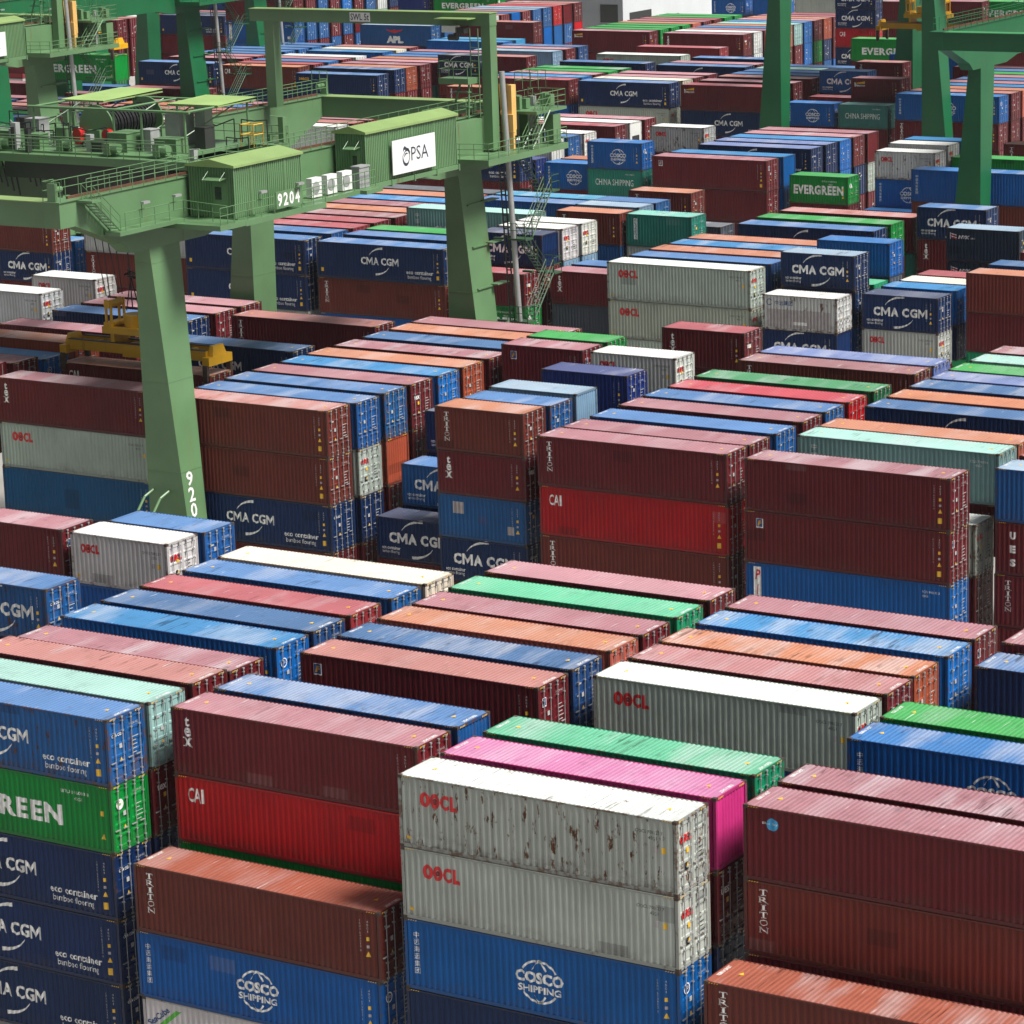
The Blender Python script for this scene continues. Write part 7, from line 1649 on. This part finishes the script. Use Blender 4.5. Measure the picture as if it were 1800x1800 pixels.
    for i in range(9): yy = 150.4 + i * 1.1 + ty; mb.bar((-136.0, yy, -23.65), (-131.0, yy + .2, -23.65), .05, 5)
    for k in range(3): mb.bar((-136.2, 149.6 + ty, -23.1 + k * .22), (-119.5, 149.6 + ty, -23.1 + k * .22), .03, 5)
    for xx in (-134.0, -131.0, -128.0, -125.0, -122.0): mb.bar((xx, 152.2 + ty, -23.8), (xx + 1.6, 158.4 + ty, -21.2), .045, 5)
    done(mb, 'pipework', main, tr)
    mb = CB(); mb.box(-136.9, -134.2, 150.5 + ty, 152.8 + ty, -25.1, -25.0)
    railing(mb, [(-136.9, 150.5 + ty, -25.0), (-134.2, 150.5 + ty, -25.0), (-134.2, 152.8 + ty, -25.0)], .9, 1.0); done(mb, 'inspection_cage', main, tr)
    mb = CB()
    for a, c in ((-135.9, 150.0), (-119.0, 156.6)): railing(mb, [(a, c + ty, -23.8), (a + 1.0, c + ty, -23.8), (a + 1.0, c + 1.0 + ty, -23.8), (a, c + 1.0 + ty, -23.8), (a, c + ty, -23.8)], 1.0, 1.4, .035)
    done(mb, 'gate', mat_yellow, tr)
    mb = CB()
    for xx in (-129.8, -129.3): mb.bar((xx, 151.3 + ty, -28.6), (xx, 151.3 + ty, -23.8), .045, 5)
    for i in range(11): mb.bar((-129.8, 151.3 + ty, -28.4 + i * .42), (-129.3, 151.3 + ty, -28.4 + i * .42), .03, 4)
    done(mb, 'ladder', main, tr)
    return root
mat_yellow = mat_plain('yellow_handrail', srgb(214, 170, 60), 0.5)
CR1 = crane(0, 0, SAGE, SAGE_LIT, 'sage green gantry crane numbered 9204 at left, nearest of all the cranes', '9204')
CR2 = crane(-83.8, 53.75, SAGE, SAGE_LIT, 'sage green gantry crane behind the nearest one, cut by the top left edge', '9207', 8.0)
CR3 = crane(-107.3, 107.5, EMER, EMER_LIT, 'emerald gantry crane at upper left holding the hanging green container', '9601', 4.0, False, False)
CR4 = crane(24.1, 107.5, EMER, EMER_LIT, 'emerald gantry crane at upper right with its walkway girder in view', '9603', 16.0, False, False)
CR5 = crane(-23.2, 161.25, EMER, EMER_LIT, 'emerald gantry crane at right, two plain legs in view, yellow spreader between', '9605', 10.0, True, True, 4.0)
CR6 = crane(-138.0, 161.25, EMER, EMER_LIT, 'farthest emerald gantry crane at upper left beyond the stairs of another', '9606', 6.0, False, False)
# ------------------------------------------------------------------ spreaders
def spreader(x0, y0, z, L, label, ropes_to):
    """x0, y0: near left corner of the frame, z: level of the twist locks (camera relative)"""
    W = CW; t = empty('container_spreader', (x0, y0, z + CAMZ)); tag(t, label, 'spreader', 'yellow container spreaders')
    mb = MB()
    for yy in (.35, W - .6): mb.box(.5, L - .5, yy, yy + .25, .8, 1.45); mb.box(.5, L - .5, yy - .05, yy + .3, 1.45, 1.5, 1)
    for xx in (2.2, 4.4, 7.4, 9.8): mb.box(xx, xx + .22, .6, W - .6, .85, 1.35)
    mb.box(5.0, 7.1, .28, W - .28, .62, 1.4); mb.obj('main_beam', [YEL, DK], t)
    for x in (.0, L - .55):
        mb = MB(); mb.box(x, x + .55, .0, W, .55, 1.1); mb.hexa([(x + .05, .5, 1.1), (x + .5, .5, 1.1), (x + .5, W - .5, 1.1), (x + .05, W - .5, 1.1), (x + .15, .7, 1.75), (x + .4, .7, 1.75), (x + .4, W - .7, 1.75), (x + .15, W - .7, 1.75)]); eb = mb.obj('end_beam', YEL, t)
        for yy in (0.0, W):
            mb = MB(); s_ = 1 if yy else -1; mb.box(x + .1, x + .45, yy - .12, yy + .12, -.35, .6); mb.hexa([(x + .15, yy + s_ * .02, -.6), (x + .4, yy + s_ * .02, -.6), (x + .4, yy + s_ * .16, -.6), (x + .15, yy + s_ * .16, -.6), (x + .1, yy - .1, -.3), (x + .45, yy - .1, -.3), (x + .45, yy + .12, -.3), (x + .1, yy + .12, -.3)]); mb.obj('corner_guide', M['casting'], eb)
    mb = MB(); mb.box(3.4, 8.8, .3, .6, 2.05, 2.5); mb.box(3.4, 8.8, W - .6, W - .3, 2.05, 2.5); mb.box(3.4, 3.7, .6, W - .6, 2.05, 2.5); mb.box(8.5, 8.8, .6, W - .6, 2.05, 2.5); mb.box(4.9, 7.3, .6, W - .6, 2.3, 2.5); mb.box(4.0, 4.3, .4, W - .4, 1.4, 2.1); mb.box(7.9, 8.2, .4, W - .4, 1.4, 2.1); hb = mb.obj('head_block', YEL, t)
    mb = MB(); mb.bar((5.5, W / 2, 2.5), (5.5, W / 2, 3.3), .72, 22, 0, .84); mb.obj('cable_basket', YEL, hb)
    mb = MB(); mb.bar((6.9, W / 2, 3.0), (6.9, W / 2, 5.0), .5, 16, 0, .7); mb.obj('cable_tub', DK, hb)
    for x in (3.8, 8.2):
        mb = MB(); mb.box(x - .25, x - .1, .5, .62, 2.5, 4.2); mb.box(x + .15, x + .3, .5, .62, 2.5, 4.2); mb.box(x - .25, x - .1, W - .62, W - .5, 2.5, 4.2); mb.box(x + .15, x + .3, W - .62, W - .5, 2.5, 4.2); mb.bar((x, .45, 3.9), (x, W - .45, 3.9), .26, 12); mb.box(x - .3, x + .35, .4, W - .4, 2.5, 2.75); mb.obj('sheave_block', YEL, hb)
    mb = MB(); mb.box(1.5, 3.1, .43, .445, .85, 1.45); sg = mb.obj('sign_plate', M['white'], t)
    s = Sign(); s.text('SPREADERS', .18, .08, .17, 'black', 1.25, .015)
    for i in range(3): s.rect(.15, .45, .34 + i * .07, .38 + i * .07, 'lblue'); s.rect(1.15, 1.45, .34 + i * .07, .38 + i * .07, 'lblue')
    link('sign_lettering', s.flat_mesh(lambda a, b: (1.5 + a, .425, .85 + b)), sg)
    if ropes_to:
        mb = MB()
        for (xa, xb) in ((3.7, ropes_to[1]), (4.0, ropes_to[1] + .9), (8.1, ropes_to[2]), (8.3, ropes_to[2] - .8)):
            for yy in (.6, W - .6): mb.bar((xa, yy, 4.4), (xb, yy, ropes_to[0] - z), .035, 5)
        mb.bar((5.3, W / 2, 3.6), (5.0, W / 2, ropes_to[0] - z), .045, 5)
        for i in range(7): mb.bar((5.3 + .5 * math.cos(i), W / 2 + .4 * math.sin(i), 5.6 + .06 * i), (5.3 - .5 * math.cos(i + 1), W / 2 - .4 * math.sin(i), 5.7 + .07 * i), .05, 5)
        for yy in (.6, W - .6): mb.bar((5.3, yy, 3.6), (5.3, W / 2, 5.7), .04, 5)
        mb.obj('hoist_rope', ROPE, t)
    return t
spreader(-132.5, 153.8, -37.95, 12.192, 'worn yellow spreader lowering on to the rusty container behind the nearest crane leg', (-26.5, 2.4, 9.2))
spreader(-158.6, 330.0, -33.7, 12.192, 'clean yellow spreader hanging empty at upper right above the green container', (-26.0, 2.4, 9.2))
spreader(-234.3, 270.2, -31.6, 12.192, 'yellow spreader gripping the hanging green container at upper left', (-26.0, 2.4, 9.2))
c_ = container(-234.3, 270.2, -31.65, 12.192, 2.896, 'egr', '', 'egr', 'p', 'green container with white lettering hanging in the air from a yellow spreader', 1, 901)
# ------------------------------------------------------------------ far yard edge: grey building, signal, kiosk, hedge, barriers
GREYW = mat_plain('grey_render', (0.33, 0.36, 0.38), 0.7, 0, .06, .2, .08); GREYL = mat_plain('pale_grey', (0.55, 0.58, 0.6), 0.6, 0, .05, .2, .05)
b = empty('warehouse', (-250.5, 430, 0)); tag(b, 'large grey windowless building with dark openings beyond the right hand stacks', 'building')
mb = MB(); mb.box(-60, 0, 0, 48, 0, 34)
for i in range(9): mb.box(-60, .02, -.02, 0, 3.6 * i, 3.6 * i + .06)
mb.obj('wall', GREYW, b)
mb = MB(); mb.box(.02, .12, 0, 48, 0, 34); mb.obj('right_face', GREYL, b)  # right-hand wall face, a paler grey than the front
mb = MB(); mb.box(-60.5, .5, -.5, 48.5, 34, 34.6); mb.obj('roof', GREYL, b)
for (x0, x1, z0, z1) in ((-4.0, -.8, 12.6, 15.4), (-36, -24, 21, 27)):
    mb = MB(); mb.box(x0, x1, -.06, -.03, z0, z1); mb.obj('opening', GLASS, b)
for (y0, y1, z0, z1) in ((2.0, 9.0, 11.5, 14.0), (15, 18, 11.2, 12.6), (40, 45, 10, 20)):
    mb = MB(); mb.box(.13, .15, y0, y1, z0, z1); mb.obj('opening', GLASS, b)
t = empty('signal_light', (-252.2, 405, 0)); tag(t, 'red signal light on a pole in front of the grey building', 'signal light')
mb = MB(); mb.bar((0, 0, 0), (0, 0, 14.4), .12, 8); mb.obj('pole', DK, t)
mb = MB(); mb.box(-.45, .45, -.3, .3, 14.4, 16.2); hd = mb.obj('lamp_housing', DK, t)
em = NB('red_lamp_glow'); em.b.inputs['Base Color'].default_value = (.6, .01, .02, 1); em.b.inputs['Emission Color'].default_value = (1, .03, .05, 1); em.b.inputs['Emission Strength'].default_value = 3
mb = MB(); mb.bar((-.1, -.3, 15.75), (-.1, -.36, 15.75), .22, 12); mb.obj('lamp_lens', em.m, hd)
pav = mat_plain('pale_paving', (0.24, 0.225, 0.2), 0.9, 0, .12, .05)
mb = MB(); mb.box(-420, -200, 545, 760, -.05, .02); tag(mb.obj('pavement', pav), None, None, None, 'structure')
for k, (y0, xa, xb) in enumerate(((588, -345, -300), (601, -350, -300), (577, -332, -318))):
    kb = empty('kerb', (0, 0, 0)); tag(kb, ['black and yellow kerb across the middle of the pale paving', 'black and yellow kerb farthest back on the pale paving', 'black and yellow kerb nearest the grey kiosk'][k], 'kerb', 'striped kerbs on the paving')
    mb = MB(); n = int((xb - xa) / 1.6)
    for i in range(n): mb.box(xa + i * 1.6, xa + i * 1.6 + 1.6, y0, y0 + .5, .02, .34, i % 2)
    mb.obj('kerb_stones', [M['black'], M['yellow']], kb)
t = empty('kiosk', (-324.5, 577, 0)); tag(t, 'small grey kiosk with flat roof on the pale paving', 'kiosk')
mb = MB(); mb.box(0, 2.4, 0, 3, 0, 3.2); mb.obj('wall', GREYB, t); mb = MB(); mb.box(-.3, 2.7, -.3, 3.3, 3.2, 3.4); mb.obj('roof', WHT, t); mb = MB(); mb.box(.5, 1.4, -.04, -.01, .1, 2.3); mb.obj('door', GLASS, t); mb = MB(); mb.box(-3.2, -.4, .3, 2, 0, 2.1); mb.obj('cabinet', GREYB, t)
hed = mat_plain('hedge_leaves', (0.12, 0.24, 0.03), 0.7, 0, .4, 3); t = empty('hedge', (-319, 580, 0)); tag(t, 'clipped bright green hedge beside the striped barrier', 'hedge')
mb = MB(); rr = random.Random(3)
for i in range(900):
    p = Vector((rr.uniform(0, 7), rr.uniform(0, 2), rr.uniform(.1, 2.2))); q = [p + Vector((rr.uniform(-.25, .25), rr.uniform(-.25, .25), rr.uniform(-.2, .25))) for _ in range(3)]; mb.add(q, [(0, 1, 2)])
mb.obj('foliage', hed, t)
t = empty('barrier', (-319.5, 578, 0)); tag(t, 'black and yellow striped barrier below the green hedge', 'barrier')
mb = MB()
for i in range(9): mb.hexa([(i * .9, 0, 0), (i * .9 + .9, 0, 0), (i * .9 + .9, .15, 0), (i * .9, .15, 0), (i * .9 + .5, 0, 1.1), (i * .9 + 1.4, 0, 1.1), (i * .9 + 1.4, .15, 1.1), (i * .9 + .5, .15, 1.1)], i % 2)
mb.obj('panel', [M['yellow'], M['black']], t)
# ------------------------------------------------------------------ humid air over the yard
hz = bpy.data.materials.new('humid_air'); hz.use_nodes = True; hn = hz.node_tree; hn.nodes.clear()
ho = hn.nodes.new('ShaderNodeOutputMaterial'); pv = hn.nodes.new('ShaderNodeVolumePrincipled')
pv.inputs['Color'].default_value = (0.86, 0.9, 0.95, 1); pv.inputs['Density'].default_value = 0.00006; pv.inputs['Anisotropy'].default_value = 0.2
hn.links.new(pv.outputs[0], ho.inputs['Volume'])
mb = MB(); mb.box(-2400, 1400, -250, 1500, -1, 62); ho_ = mb.obj('haze', hz); tag(ho_, None, None, None, 'stuff')
